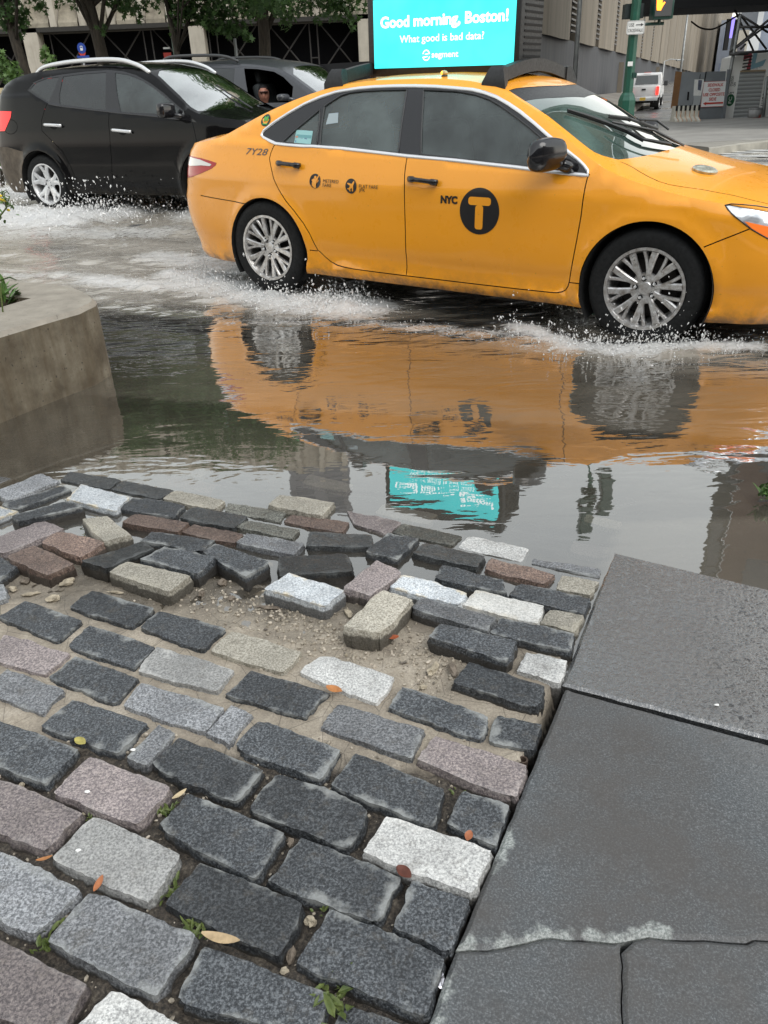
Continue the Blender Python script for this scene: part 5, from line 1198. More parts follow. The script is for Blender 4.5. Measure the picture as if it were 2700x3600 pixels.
# lettering and marks
blk = simple('vinyl_black', (.010, .010, .012), .35); yel = M_TAXI; fn = lambda o_: (lambda u, v: tb.S(u, v, o_))
def mark(name, text, f, p0, p1, cap_px, door=None, bold=0.0, shear=0.0, mat=None, space=1.0):
    (u0, v0), (u1, v1) = sz(f, [p0, p1]); (_, vt), = sz(f, [(p0[0], p0[1] - cap_px)]); return text_on(name, text, fn(.0025), u0, u1, (v0 + v1) / 2, vt - v0, mat or blk, door or taxi, bold, shear, space)
grey = simple('vinyl_grey', (.07, .07, .08), .4)
mark('fleet_number', '7Y28', '1b', (733, 944), (945, 962), 62, mat=grey, shear=.30, bold=.0)
rd, fd = out['rear_door'], out['front_door']
mark('lettering', 'METERED', '2', (100, 1221), (250, 1230), 32, rd); mark('lettering', 'FARE', '2', (97, 1262), (180, 1266), 32, rd)
mark('lettering', 'FLAT FARE', '2', (450, 1275), (632, 1284), 34, rd); mark('lettering', 'JFK', '2', (450, 1307), (510, 1312), 30, rd)
mark('lettering', 'NYC', '2', (1243, 1415), (1405, 1428), 66, fd, bold=.055, space=.95)
def discpx(f, cx_, cy_, rx, ry):
    (a, b), (c, _), (_, e) = sz(f, [(cx_, cy_), (cx_ + rx, cy_), (cx_, cy_ - ry)]); return a, b, abs(c - a), abs(e - b)
a, b, rx, ry = discpx('3', 236, 1502, 195, 232); ry = (rx + ry) / 2 * 1.0; poly_on('logo_disc', [disc(a, b, rx, ry, 48)], fn(.002), blk, fd)
w_, h_ = rx, ry; tt = [(-.56, .60), (.56, .60), (.56, .26), (.20, .26), (.20, -.74), (-.20, -.74), (-.20, .26), (-.56, .26)]
poly_on('logo_letter', [rrect(a - .57 * w_, b + .26 * h_, a + .57 * w_, b + .61 * h_, .018), rrect(a - .20 * w_, b - .78 * h_, a + .20 * w_, b + .262 * h_, .016)], fn(.0042), yel, fd)
a, b, rx, ry = discpx('2', 22, 1207, 54, 72); poly_on('logo_disc', [disc(a, b, rx, ry)], fn(.002), blk, rd, .012)
fig = [(-.12, -.95), (.20, -.95), (.28, -.1), (.55, .38), (.72, .75), (.60, .82), (.36, .50), (.12, .26), (-.25, .22), (-.45, .0), (-.55, -.60), (-.40, -.72)]
poly_on('pictogram', [[(a + x * rx, b + y * ry) for x, y in fig], disc(a + .05 * rx, b + .52 * ry, .22 * rx, .18 * ry, 16)], fn(.004), yel, rd, .012)
a, b, rx, ry = discpx('2', 371, 1256, 54, 74); poly_on('logo_disc', [disc(a, b, rx, ry)], fn(.002), blk, rd, .012)
pln = [(0, .0), (.55, .62), (.42, .72), (-.10, .28), (-.55, .50), (-.62, .38), (-.30, .0), (-.62, -.25), (-.45, -.40), (-.12, -.22), (.0, -.75), (.18, -.72), (.22, -.10)]
pln = [(.62, .60), (.48, .70), (.15, .30), (-.62, .42), (-.66, .28), (-.12, .02), (-.38, -.30), (-.62, -.30), (-.60, -.42), (-.32, -.48), (-.18, -.74), (-.06, -.70), (-.08, -.42), (.16, -.18), (.26, -.72), (.42, -.68), (.44, .05)]
poly_on('pictogram', [[(a + x * rx, b + y * ry) for x, y in pln]], fn(.004), yel, rd, .012)
a, b, rx, ry = discpx('1b', 925, 617, 46, 60); poly_on('sticker', [disc(a, b, rx, ry)], fn(.002), simple('sticker_dark_green', (.01, .035, .02), .4), taxi, .012)
grn = simple('sticker_green', (.06, .42, .08), .4); poly_on('sticker_emblem', [disc(a - .2 * rx, b + .2 * ry, .22 * rx, .42 * ry, 14), disc(a + .32 * rx, b + .24 * ry, .22 * rx, .42 * ry, 14), rrect(a - .55 * rx, b - .72 * ry, a + .55 * rx, b - .55 * ry, .002)], fn(.004), grn, taxi, .012)
# paper notices in the windows
def notice(poly_px, f, mat, nm='window_notice'): return poly_on(nm, [sz(f, poly_px)], fn(-.004), mat, out['quarter_glass'], .02)
notice([(1218, 707), (1380, 718), (1352, 866), (1190, 852)], '1b', simple('cyan_notice', (.30, .55, .55), .6)); notice([(1222, 750), (1368, 760), (1362, 790), (1215, 780)], '1b', simple('cyan_notice_dark', (.15, .36, .38), .6), 'window_notice').location = (0, -.002, 0)
for i, (x, y, c_) in enumerate([(1225, 775, (.6, .25, .15)), (1222, 818, (.1, .25, .45)), (1270, 795, (.12, .2, .3)), (1310, 795, (.12, .2, .3)), (1325, 830, (.1, .25, .45)), (1275, 825, (.12, .2, .3))]):
    o = notice([(x - 12, y - 9), (x + 12, y - 8), (x + 11, y + 9), (x - 13, y + 8)], '1b', simple('notice_ink_%d' % i, c_, .6), 'notice_print'); o.location = (0, -.002, 0)
poly_on('window_notice', [sz('2', [(152, 548), (245, 538), (240, 638), (122, 655)])], fn(-.004), simple('pale_notice', (.34, .40, .42), .6), out['rear_glass'], .02)
# inside: seats, wheel, dashboard
M_SEAT = simple('seat_cloth', (.035, .04, .042), .8, var=.3, scale=12)
for y in (-.38, .38): seat(taxi, -1.32, y, .42, M_SEAT)
sb = empty('rear_bench'); sb.parent = taxi; mb = MB(); mb.box((-2.3, 0, .5), (.5, 1.25, .2), bev=.05); mb.build('cushion', M_SEAT, sb); mb = MB(); mb.box((-2.62, 0, .82), (.18, 1.25, .55), rot=(0, -.3, 0), bev=.05); mb.build('backrest', M_SEAT, sb)
mb = MB(); mb.box((-1.68, 0, 1.02), (.02, 1.1, .55), bev=.004); mb.build('partition', glass('partition_glass', (.6, .66, .64), 0, .2, (.3, .35, .34)), taxi)
mb = MB(); mb.box((-.45, 0, .86), (.45, 1.36, .14), bev=.05); mb.build('dashboard', simple('dash_black', (.012, .012, .013), .6), taxi, smooth=True)
mb = MB(); mb.lathe([(.175 + .014 * math.cos(a), .014 * math.sin(a)) for a in np.linspace(0, 2 * math.pi, 9)], 30, 'x', (-.78, .38, .93), rot=Euler((0, .45, 0)).to_matrix()); mb.tube([(-.80, .38, .93), (-.6, .38, .86)], .02, 8); mb.tube([(-.78, .22, .93), (-.78, .54, .93)], .012, 6); mb.build('steering_wheel', M_BLKP, taxi, smooth=True)
for ydd in (-.70, .70):
    mb = MB(); mb.box((-1.45, ydd, .58), (1.95, .05, .62), bev=.02); mb.build('door_lining', simple('dash_black', (.012, .012, .013), .6), taxi)
person((-2.28, -.35, .58), R_(-25), taxi, 'dim passenger on the back seat behind the fogged taxi window', (.38, .22, .16), (.09, .09, .10), turn=R_(-20))
person((-1.32, .38, .50), R_(0), taxi, 'shadowy taxi driver at the wheel behind the fogged glass', (.22, .13, .09), (.05, .06, .08))
# roof beacon and racks with the lit sign
bc = tb.hit(*zp('2', 1280, 188)); z0 = float(tb.Zt(np.array(bc[0]), np.array(bc[1]))); be = empty('roof_beacon'); be.parent = taxi; be.location = (bc[0], bc[1], z0)
mb = MB(); mb.lathe([(0, 0), (.021, 0), (.019, .006)], 16); mb.build('base', M_BLKP, be); 
mb = MB(); n = 8; mb.tube([(-.021 + .044 * i / n, 0, .016) for i in range(n + 1)], [.004, .013, .016, .017, .017, .016, .014, .010, .003], 12); o = mb.build('lens', simple('beacon_shell', (.50, .38, .14), .2, coat=1), be, smooth=True)
mb = MB(); mb.blob((-.012, -.006, .018), (.0115, .0125, .0125), rough=0); mb.build('bulb', emis('beacon_glow', (1, .38, .03), 2.2), be, smooth=True)
M_RACK = simple('rack_black', (.014, .015, .016), .55, var=.3, scale=60, bump=.08)
for xr_, nm in ((-1.13, 'front'), (-2.30, 'rear')):
    rk = empty('roof_rack'); rk.parent = taxi
    zr = float(tb.Zs(np.array(xr_)))
    for sd_ in (-1, 1):
        mb = MB(); yb = sd_ * (float(tb.Y(xr_, zr)) - .002)
        V = []
        for (y, z, hw) in ((yb, zr - .035, .085), (yb + sd_ * .006, zr + .02, .080), (yb - sd_ * .02, zr + .085, .052), (yb - sd_ * .045, zr + .105, .045), (yb - sd_ * .10, zr + .10, .040), (yb - sd_ * .11, zr + .02, .045)): V += [(xr_ - hw, y, z), (xr_ + hw * .9, y, z)]
        F = [(2 * i, 2 * i + 1, 2 * i + 3, 2 * i + 2) for i in range(5)] + [(10, 11, 1, 0), (0, 2, 4, 6, 8, 10), (1, 3, 5, 7, 9, 11)]
        mk('foot', V, F, M_RACK, rk, auto=30)
    mb = MB(); yy_ = np.linspace(-.54, .54, 11); V = []
    for y in yy_:
        zc_ = zr + .056 + .060 * (1 - (abs(y) / .54)**1.6)
        V += [(xr_ - .030, y, zc_ - .038), (xr_ + .030, y, zc_ - .038), (xr_ + .026, y, zc_ + .034), (xr_ - .026, y, zc_ + .034)]
    mk('crossbar', V, [(i * 4 + k, i * 4 + (k + 1) % 4, i * 4 + 4 + (k + 1) % 4, i * 4 + 4 + k) for i in range(10) for k in range(4)] + [(0, 3, 2, 1), (40, 41, 42, 43)], M_RACK, rk, auto=30)
sg = empty('roof_sign'); sg.parent = taxi; sg.location = (-1.76, 0, 1.46)
YF = -.185
def sgp(f, x, y, yy=YF):
    c, d = tb.local(*zp(f, x, y)); k = (yy - c[1]) / d[1]; P = c + d * k; return P[0] + 1.76, P[2] - 1.46
xL, zB = sgp('s', 100, 590); xL = sgp('s', 100, 590)[0]; xR = sgp('s', 1265, 500)[0]; zT = .50; zB = -.035
mb = MB(); mb.box(((xL + xR) / 2, 0, (zB + zT) / 2), (xR - xL, .36, zT - zB), bev=.012); mb.build('sign_case', M_RACK, sg, auto=30)
mb = MB(); 
for k in range(12): mb.box((xR + .001, .02, zB + .06 + k * .035), (.006, .28, .012))
mb.build('vent_grille', M_DARK, sg)
mb = MB(); mb.box(((xL + xR) / 2, 0, zB - .02), (xR - xL - .2, .16, .05)); mb.build('mounting_rail', M_RACK, sg)
s0 = sgp('s', 148, 545); s1 = sgp('s', 1228, 490); sl = s0[0]; sr = s1[0]; sb_ = (s0[1] + s1[1]) / 2; st_ = sb_ + (sr - sl) * .38
t = NT('lit_screen'); p = t.obj(); t.set(col=(0, 0, 0), emc=t.ramp(t.noise(p, 3, 3, .5), [(.35, (.055, .78, .80)), (.65, (.085, .90, .90))]), ems=.92, rough=.15); M_SCR = t.m
for yy, sd_ in ((YF, -1), (-YF, 1)):
    mk('screen', [(sl, yy, sb_), (sr, yy, sb_), (sr, yy, st_), (sl, yy, st_)], [(0, 1, 2, 3)] if sd_ < 0 else [(3, 2, 1, 0)], M_SCR, sg)
M_LET = emis('lit_white', (.92, 1, 1), 1.25)
sfn = lambda u, v: np.stack([u, np.full_like(u, YF - .003), v], -1)
def stext(txt, x0, y0, x1, y1, cap, bold, nm='lettering'):
    a = sgp('s', x0, y0); b = sgp('s', x1, y1); c = sgp('s', x0, y0 - cap); return text_on(nm, txt, sfn, a[0], b[0], (a[1] + b[1]) / 2, c[1] - a[1], M_LET, sg, bold)
stext('Good morning, Boston!', 196, 224, 1190, 153, 82, .03); stext('What good is bad data?', 345, 338, 1000, 296, 54, .006); stext('segment', 593, 450, 800, 437, 46, .012)
# round two-bar emblem
ec = sgp('s', 551, 430); er_ = abs(sgp('s', 581, 430)[0] - ec[0])
def arc(a0, a1, r0, r1): A = [R_(a0 + (a1 - a0) * i / 12) for i in range(13)]; return [(ec[0] + r1 * math.cos(a), ec[1] + r1 * 1.1 * math.sin(a)) for a in A] + [(ec[0] + r0 * math.cos(a), ec[1] + r0 * 1.1 * math.sin(a)) for a in A[::-1]]
poly_on('emblem', [arc(20, 165, er_ * .78, er_), arc(200, 345, er_ * .78, er_), [(ec[0] - er_ * .95, ec[1] - er_ * .28), (ec[0] + er_ * .35, ec[1] - er_ * .16), (ec[0] + er_ * .35, ec[1] - er_ * .36), (ec[0] - er_ * .95, ec[1] - er_ * .48)], [(ec[0] - er_ * .35, ec[1] + er_ * .30), (ec[0] + er_ * .95, ec[1] + er_ * .44), (ec[0] + er_ * .95, ec[1] + er_ * .24), (ec[0] - er_ * .35, ec[1] + er_ * .10)]], sfn, M_LET, sg)
# ------------------------------------------------------------------ black crossover and grey minivan in the lanes behind
def pose(x, y, z, yaw): return Matrix.Translation((x, y, z)) @ Matrix.Rotation(R_(yaw), 4, 'Z')
SM = pose(-1.5, 10.75, .10, -27)
suv = empty('black_crossover', mat=SM); tag(suv, 'black crossover with silver roof rails throwing white water at the left', 'car')
SD = dict(rear=(-3.80, -2.95), front=(.96, .1), tumble=(.30, .30), arch=[(.02, .36, .40), (-2.66, .36, .40)], flare=.03, shw=.07, shr=.03, cp=2.4, sill=lambda x: .24 + 0 * x,
    yp=[(-3.80, .02), (-3.785, .40), (-3.73, .60), (-3.62, .74), (-3.4, .85), (-3.0, .895), (-2.5, .905), (-1.2, .905), (0, .905), (.4, .88), (.65, .80), (.82, .62), (.92, .35), (.96, .02)],
    sec=[(.2, -.05), (.28, -.015), (.4, .0), (.6, .01), (.8, .01), (.95, .0), (1.05, -.015), (1.2, -.04), (1.6, -.12)],
    endr=[(.2, .14), (.35, .04), (.5, .0), (.75, .0), (.9, .06), (1.1, .14), (1.3, .26), (1.5, .42), (1.7, .6)], endf=[(.2, .1), (.4, 0), (.7, .02), (.9, .14), (1.1, .3)],
    zb=[(-3.8, 1.42), (-2.7, 1.40), (-2.38, 1.292), (-1.9, 1.225), (-1.41, 1.175), (-.8, 1.11), (-.3, 1.065), (-.1, 1.5), (1, 1.5)],
    zs=[(-3.80, 1.12), (-3.55, 1.34), (-3.3, 1.50), (-3.05, 1.585), (-2.8, 1.63), (-2.5, 1.652), (-2.1, 1.668), (-1.6, 1.667), (-1.2, 1.638), (-.9, 1.580), (-.75, 1.515), (-.55, 1.39), (-.35, 1.265), (-.18, 1.165), (-.05, 1.115), (.15, 1.08), (.5, 1.03), (.75, .96), (.9, .87), (.96, .80)],
    crown=[(-3.8, .02), (-3.4, .05), (-3.0, .06), (-2.5, .05), (-1.6, .05), (-1.0, .06), (-.7, .08), (-.3, .10), (0, .08), (.4, .06), (.8, .04), (.96, .01)])
sb2 = Body(SD, SM); M_BLACK = paint('black_lacquer', (.004, .004, .0045), .08, coat=.18, spec=.10, dirt=(.06, .05, .035)); M_SGL = glass('privacy_glass', (.03, .035, .035), 0, .88, (.035, .04, .042), rough=.03, sp=1.5); M_SGF = glass('crossover_glass', (.22, .27, .26), 0, .3, (.10, .13, .13), rough=.03, sp=1.8)
M_SWS = glass('crossover_windshield', (.4, .48, .45), 0, .55, (.42, .47, .46), rough=.03, sp=4.2)  # pale haze colour stands in for bright sky mirrored in the glass
s2 = sb2.sz
SDLO = s2('a', [(228, 752), (285, 680), (370, 645), (500, 620), (700, 594), (890, 580), (1020, 590), (1130, 622), (1250, 690), (1360, 772), (1460, 862), (1560, 955), (1640, 1020), (1500, 995), (1250, 965), (1000, 940), (900, 928), (700, 905), (490, 880), (400, 862), (300, 802)])
SP_ = [('quarter_glass', s2('a', [(245, 745), (300, 688), (380, 656), (492, 640), (450, 750), (405, 848), (320, 800)])), ('rear_glass', s2('a', [(525, 638), (700, 615), (882, 603), (880, 760), (878, 915), (700, 895), (498, 868), (495, 780)])), ('front_glass', s2('a', [(958, 606), (1060, 620), (1180, 668), (1300, 745), (1400, 830), (1500, 918), (1480, 960), (1250, 945), (1005, 932), (975, 780)]))]
bs = s2('a', [(915, 585)]) + s2('b', [(912, 100), (905, 200), (915, 300), (930, 500), (940, 700)]); rs_ = s2('b', [(405, 20), (370, 90), (345, 180), (350, 260), (420, 330), (520, 430), (590, 560), (640, 680)]); fs_ = s2('b', [(1600, 175), (1620, 260), (1640, 400), (1640, 600), (1600, 760)])
sfd = [tuple(p) for p in bs] + [(bs[-1][0] + .4, bs[-1][1] - .0)] + [tuple(p) for p in fs_[::-1]] ; srd = [tuple(p) for p in bs] + [tuple(p) for p in rs_[::-1]]
stail = s2('b', [(40, 98), (97, 100), (90, 150), (60, 220), (42, 262)]) + [(-3.79, .99), (-3.72, 1.24)]
low = [(-3.9, .1), (-3.9, .80)] + s2('b', [(60, 395), (190, 435)]) + [(-2.95, .1)]
ws2 = [(-.80, 0), (-.82, -.50)] + [(x, -float(sb2.Y(x, sb2.Zs(x))) + .05) for x in (-.76, -.6, -.4, -.2, -.1)] + [(.05, -.55), (.14, 0)]; ws2 = ws2 + [(x, -y) for x, y in ws2[::-1][1:-1]]
rg2 = [(-3.15, -.55), (-3.6, -.58), (-3.62, 0), (-3.6, .58), (-3.15, .55), (-3.12, 0)]; hd2 = [(.12, -.66), (.55, -.66), (.80, -.5), (.84, 0), (.80, .5), (.55, .66), (.12, .66), (.19, 0)]
out2 = car_shell(sb2, suv, M_BLACK, {'quarter_glass': M_SGL, 'rear_glass': M_SGL, 'front_glass': M_SGF}, M_SWS, [('front_door', sfd, 0), ('rear_door', srd, 0)], SDLO, SP_, M_BLKG, [('taillight', stail, emis('lit_red_lens', (1, .02, .02), .5, (.55, .02, .02)), .004)],
    [('windshield', ws2, M_SWS, -.003), ('rear_window', rg2, M_SGL, -.003), ('hood', hd2, M_BLACK, 0)], [[(.12, -.67), (.55, -.67), (.82, -.5)]], floor=.24, sideseams=[bs, rs_, fs_, s2('b', [(90 + 55 * math.cos(a), 228 + 60 * math.sin(a)) for a in np.linspace(0, 6.28, 20)])], lowmat=simple('muddy_bumper', (.085, .065, .045), .6, var=.4, scale=9), lowpoly=low)
V, F = strip(sb2, resample(smoothline(s2('a', [(405, 866), (490, 884), (700, 908), (900, 931), (1000, 943), (1250, 966), (1500, 996)]), 4), .04), .014, .006); mk('belt_trim', V, F, M_BLKG, suv, smooth=True)
def shandle(body, door, f, p0, p1, mat):
    (x0, z0), (x1, z1) = body.sz(f, [p0, p1]); mb = MB(); n = 10; line = [body.S(x0 + (x1 - x0) * i / n, z0 + (z1 - z0) * i / n, .016 + .02 * math.sin(math.pi * i / n)**.5) for i in range(n + 1)]; mb.tube(line, .017, 10, squash=1.1)
    for q in (line[1], line[-2]): mb.tube([q, Vector(q) + Vector((0, .05, 0))], .016, 8)
    mb.build('door_handle', mat, door, smooth=True); poly_on('handle_recess', [disc((x0 + x1) / 2, (z0 + z1) / 2, .065, .045, 20)], lambda u, v: body.S(u, v, .002), M_DARK, door)
M_BRT = simple('bright_satin', (.70, .71, .72), .25, metal=.5)
shandle(sb2, out2['rear_door'], 'b', (378, 212), (520, 220), M_BRT); shandle(sb2, out2['front_door'], 'b', (942, 255), (1100, 270), M_BRT)
railpx = [(292, 612), (330, 575), (400, 540), (600, 505), (850, 487), (1010, 493), (1110, 520), (1180, 550), (1245, 582)]
def rail(body, root, f, px, yy, mat, r=.022, legs=(1, -2)):
    pts = []
    for x, y in px:
        c, d = body.local(*zp(f, x, y)); k = (yy - c[1]) / d[1]; pts.append(Vector(c + d * k))
    for sd_ in (1, -1):
        P = [Vector((p.x, p.y * sd_, p.z - .012)) for p in pts]; P[0].z -= .02; P[-1].z -= .02
        mb = MB(); mb.tube([Vector(q) for q in smoothline(P, 4)], r, 8, squash=1.2); mb.build('roof_rail', mat, root, smooth=True)
rail(sb2, suv, 'a', railpx, -.64, M_BRT, .021)
def boxmirror(body, root, f, p0, p1, yy, mat):
    c, d = body.local(*zp(f, *p0)); k = (yy - c[1]) / d[1]; a = c + d * k; c, d = body.local(*zp(f, *p1)); k = (yy - c[1]) / d[1]; b = c + d * k
    mb = MB(); mb.box(((a[0] + b[0]) / 2 - .02, yy, (a[2] + b[2]) / 2), (.11, .24, abs(a[2] - b[2])), bev=.035); m_ = mb.build('wing_mirror', mat, root, smooth=True)
    mb = MB(); mb.tube([((a[0] + b[0]) / 2, yy + .08, min(a[2], b[2]) + .03), ((a[0] + b[0]) / 2 + .10, yy + .22, min(a[2], b[2]) - .01)], .03, 8); mb.build('mirror_arm', mat, m_, smooth=True)
boxmirror(sb2, suv, 'b', (1310, 30), (1480, 150), -1.02, M_BLKG)
for x in (.02, -2.66): 
    wheel('wheel', suv, (x, -.80, .355), .355, .245, .22, 'split', M_ALLOY2, rot=.30); w_ = wheel('wheel', suv, (x, .80, .355), .355, .245, .22, 'split', M_ALLOY2); w_.rotation_euler = (0, 0, math.pi)
for y in (-.38, .38): seat(suv, -.95, y, .62, M_SEAT); seat(suv, -1.9, y, .62, M_SEAT)
pts = [sb2.hit(*zp('1b', x, y)) for x, y in [(445, 290), (560, 370), (680, 440), (800, 518)]]; pts = [Vector(p) + Vector((0, 0, .02)) for p in pts if p is not None]
if len(pts) > 2: mb = MB(); mb.tube(pts, .009, 6); mb.build('wiper', M_BLKP, suv)
person((-.95, .38, .66), R_(0), suv, 'driver of the black crossover, dim behind its side window', (.30, .18, .13), (.06, .07, .10))

VM = pose(-.002, 13.69, .12, -27)
van = empty('grey_minivan', mat=VM); tag(van, 'dark grey minivan half hidden behind the black crossover, front window open', 'minivan')
VD = dict(rear=(-3.95, -3.0), front=(1.0, .2), tumble=(.22, .30), arch=[(.05, .35, .40), (-2.9, .35, .40)], flare=.02, shw=.07, shr=.03, cp=2.6, sill=lambda x: .22 + 0 * x,
    yp=[(-3.95, .02), (-3.93, .5), (-3.85, .78), (-3.6, .93), (-3.0, .97), (-1.0, .975), (0, .97), (.45, .93), (.7, .82), (.88, .6), (.97, .3), (1.0, .02)], sec=[(.2, -.05), (.3, -.01), (.5, .0), (.9, .0), (1.1, -.02), (1.3, -.05), (1.7, -.1)],
    endr=[(.2, .1), (.4, 0), (.8, 0), (1.1, .06), (1.5, .18), (1.8, .3)], endf=[(.2, .1), (.4, 0), (.7, .02), (.9, .16), (1.1, .4)], zb=[(-3.95, 1.2), (-2, 1.18), (-1.0, 1.13), (-.45, 1.10), (-.3, 1.5), (1, 1.5)],
    zs=[(-3.95, 1.5), (-3.8, 1.62), (-3.5, 1.71), (-3.0, 1.745), (-2.2, 1.74), (-1.7, 1.715), (-1.4, 1.68), (-1.1, 1.625), (-.9, 1.545), (-.7, 1.435), (-.5, 1.325), (-.3, 1.215), (-.1, 1.12), (.1, 1.06), (.4, .99), (.7, .92), (.9, .83), (1.0, .74)],
    crown=[(-3.95, .02), (-3.5, .07), (-2.5, .08), (-1.5, .085), (-1.0, .09), (-.6, .10), (-.1, .09), (.3, .08), (.8, .04), (1.0, .01)])
vb = Body(VD, VM); M_GREY = paint('grey_lacquer', (.045, .048, .055), .28); v2 = vb.sz
VDLO = v2('v', [(-300, 560), (300, 556), (540, 560), (620, 556), (760, 566), (870, 585), (960, 635), (1040, 700), (1120, 775)]) + [(-.42, 1.17), (-1.0, 1.15), (-2.0, 1.19), (-3.2, 1.22)]
vpf = v2('v', [(612, 570), (720, 574), (860, 596), (940, 642), (1020, 722), (1012, 800)]) + [(-.80, 1.17), (-1.55, 1.18)]; vpr = v2('v', [(305, 562), (535, 572), (525, 700)]) + [(-1.82, 1.20), (-2.9, 1.22), (-2.95, 1.62)]
vws = [(-.98, 0), (-.98, -.5)] + [(x, -float(vb.Y(x, vb.Zs(x))) + .06) for x in (-.86, -.7, -.5, -.3, -.16)] + [(.05, -.6), (.2, 0)]; vws = vws + [(x, -y) for x, y in vws[::-1][1:-1]]
M_VWS = glass('minivan_windshield', (.5, .55, .54), 0, .55, (.45, .49, .49), rough=.03, sp=4.5)
out3 = car_shell(vb, van, M_GREY, {'rear_glass': M_SGL, 'front_glass': M_SGL}, M_VWS, [], VDLO, [('rear_glass', vpr), ('front_glass', vpf)], M_GREY, [], [('windshield', vws, M_VWS, -.003)], [], floor=.22, sideseams=[v2('v', [(580, 552), (572, 700), (570, 900), (575, 1100)])])
if out3.get('front_glass'): bpy.data.objects.remove(out3['front_glass'])
rail(vb, van, 'v', [(-60, 480), (10, 465), (200, 455), (380, 455), (480, 470), (560, 492)], -.70, simple('rail_dark', (.05, .052, .055), .35), .018)
boxmirror(vb, van, 'v', (885, 785), (1010, 838), -1.08, M_GREY)
for x in (.05, -2.9): wheel('wheel', van, (x, -.83, .34), .34, .23, .22, 'split', M_ALLOY2); w_ = wheel('wheel', van, (x, .83, .34), .34, .23, .22, 'split', M_ALLOY2); w_.rotation_euler = (0, 0, math.pi)
M_INT = simple('cabin_black', (.006, .006, .007), .9); mb = MB(); mb.box((-1.6, .55, 1.1), (3.0, .05, 1.2)); mb.box((-.45, 0, 1.02), (.4, 1.5, .14)); mb.build('cabin_lining', M_INT, van)
c, d = vb.local(*zp('v', 795, 780)); k = (-.60 - c[1]) / d[1]; hp_ = c + d * k
person((hp_[0] - .04, -.60, hp_[2] - .60), R_(-60), van, 'person in a dark cap looking out of the open minivan window', (.50, .23, .16), (.16, .12, .11), cap=(.012, .012, .014), turn=0)
seat(van, -1.35, -.42, .70, M_SEAT)
# ------------------------------------------------------------------ street beyond: concrete building, trees, posts
def FP(px, py, yp): d = ray(px, py); k = yp / d[1]; return CAM + d * k
def fp(f, x, y, yp): return FP(*zp(f, x, y), yp)
t = NT('fair_concrete'); p = t.pos(); mp = t.N('ShaderNodeMapping'); mp.inputs['Scale'].default_value = (2.5, 2.5, .35); t.L(p, mp.inputs['Vector'])
c = t.ramp(t.noise(p, 1.5, 6, .65), [(.3, (.36, .325, .27)), (.7, (.50, .46, .39))]); c = t.mix(t.ramp(t.noise(mp.outputs[0], 2, 5, .6), [(.45, 0.), (.75, .5)]), c, (.17, .15, .12)); t.set(col=c, rough=.85, nrm=t.bump(t.noise(p, 12, 4, .6), .2, .02)); M_FC = t.m
t = NT('stained_sill'); p = t.pos(); c = t.ramp(t.noise(p, 2.5, 6, .7), [(.3, (.12, .105, .08)), (.7, (.33, .295, .23))]); t.set(col=c, rough=.9); M_SILL = t.m
M_STEEL = simple('grey_steel', (.065, .062, .062), .5, metal=.3); M_MESH = simple('black_mesh', (.003, .003, .004), .9, spec=.1)
YB = 27.5; zmt = FP(0, 103, YB)[2]; zmb = FP(0, 316, YB)[2]; bld = empty('concrete_parking_building', (FP(700, 100, YB)[0], YB, .1)); tag(bld, 'pale concrete building with a black trussed screen storey behind the trees', 'building'); bo = Vector(bld.location)
xl, xr_ = FP(-900, 300, YB)[0], FP(1420, 200, YB)[0]; HT = 11.6
def bpart(name, mb, mat): mb.V = [tuple(Vector(v) - bo) for v in mb.V]; return mb.build(name, mat, bld)
mb = MB(); mb.box(((xl + xr_) / 2, YB + .3, (zmb - .2) / 2 + .05), (xr_ - xl, .6, zmb + .2)); bpart('plinth', mb, simple('buff_plinth', (.42, .36, .22), .8, var=.2, scale=2))
mb = MB(); mb.box(((xl + xr_) / 2, YB + .9, (zmb + zmt) / 2), (xr_ - xl, .1, zmt - zmb + .6)); bpart('screen', mb, M_MESH)
mb = MB(); mb.box(((xl + xr_) / 2, YB + 4.1, (zmt + HT) / 2), (xr_ - xl, 7.0, HT - zmt)); bpart('upper_wall', mb, M_FC)
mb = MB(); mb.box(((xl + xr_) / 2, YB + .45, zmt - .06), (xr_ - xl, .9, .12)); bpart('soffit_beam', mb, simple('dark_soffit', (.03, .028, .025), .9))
cw = FP(720, 150, YB)[0] - FP(668, 150, YB)[0]; x0 = FP(668, 150, YB)[0]; x1 = FP(72, 150, YB)[0] ; sp_ = x0 - x1
for k in range(-3, 3):
    xc = x0 + k * sp_ + cw / 2 + (.1 if k == -1 else 0)
    if not (xl < xc < xr_): continue
    mb = MB(); mb.box((xc, YB + .25, (zmt + zmb) / 2), (cw, .5, zmt - zmb - .002)); bpart('column', mb, M_FC)
for k in range(-3, 3):
    xa = x0 + k * sp_ + cw; xb_ = min(x0 + (k + 1) * sp_, xr_)
    if xb_ - xa < .5: continue
    mb = MB(); nmod = 3; wm = (xb_ - xa) / nmod; r = .022
    for m in range(nmod):
        a = xa + m * wm; 
        for xx in (a + .06, a + .30): mb.tube([(xx, YB + .5, zmb), (xx, YB + .5, zmt)], r, 4)
        zt, zl = zmt - .05, zmb + .02; q0, q1 = a + .30, a + wm + .06
        mb.tube([(q0, YB + .5, zl), (q1, YB + .52, zt)], r, 4); mb.tube([(q0, YB + .55, zt), (q1, YB + .55, zl)], r, 4)
        mb.tube([(a + .06, YB + .5, (zt + zl) / 2 - .25), (a + .30, YB + .5, (zt + zl) / 2 - .25)], r * .8, 4)
    mb.tube([(xa, YB + .5, zmt - .12), (xb_, YB + .5, zmt - .12)], r * 1.3, 4); bpart('truss', mb, M_STEEL)
fs = FP(430, 10, YB)[0] - FP(325, 10, YB)[0]; fx0 = FP(170, 40, YB)[0]
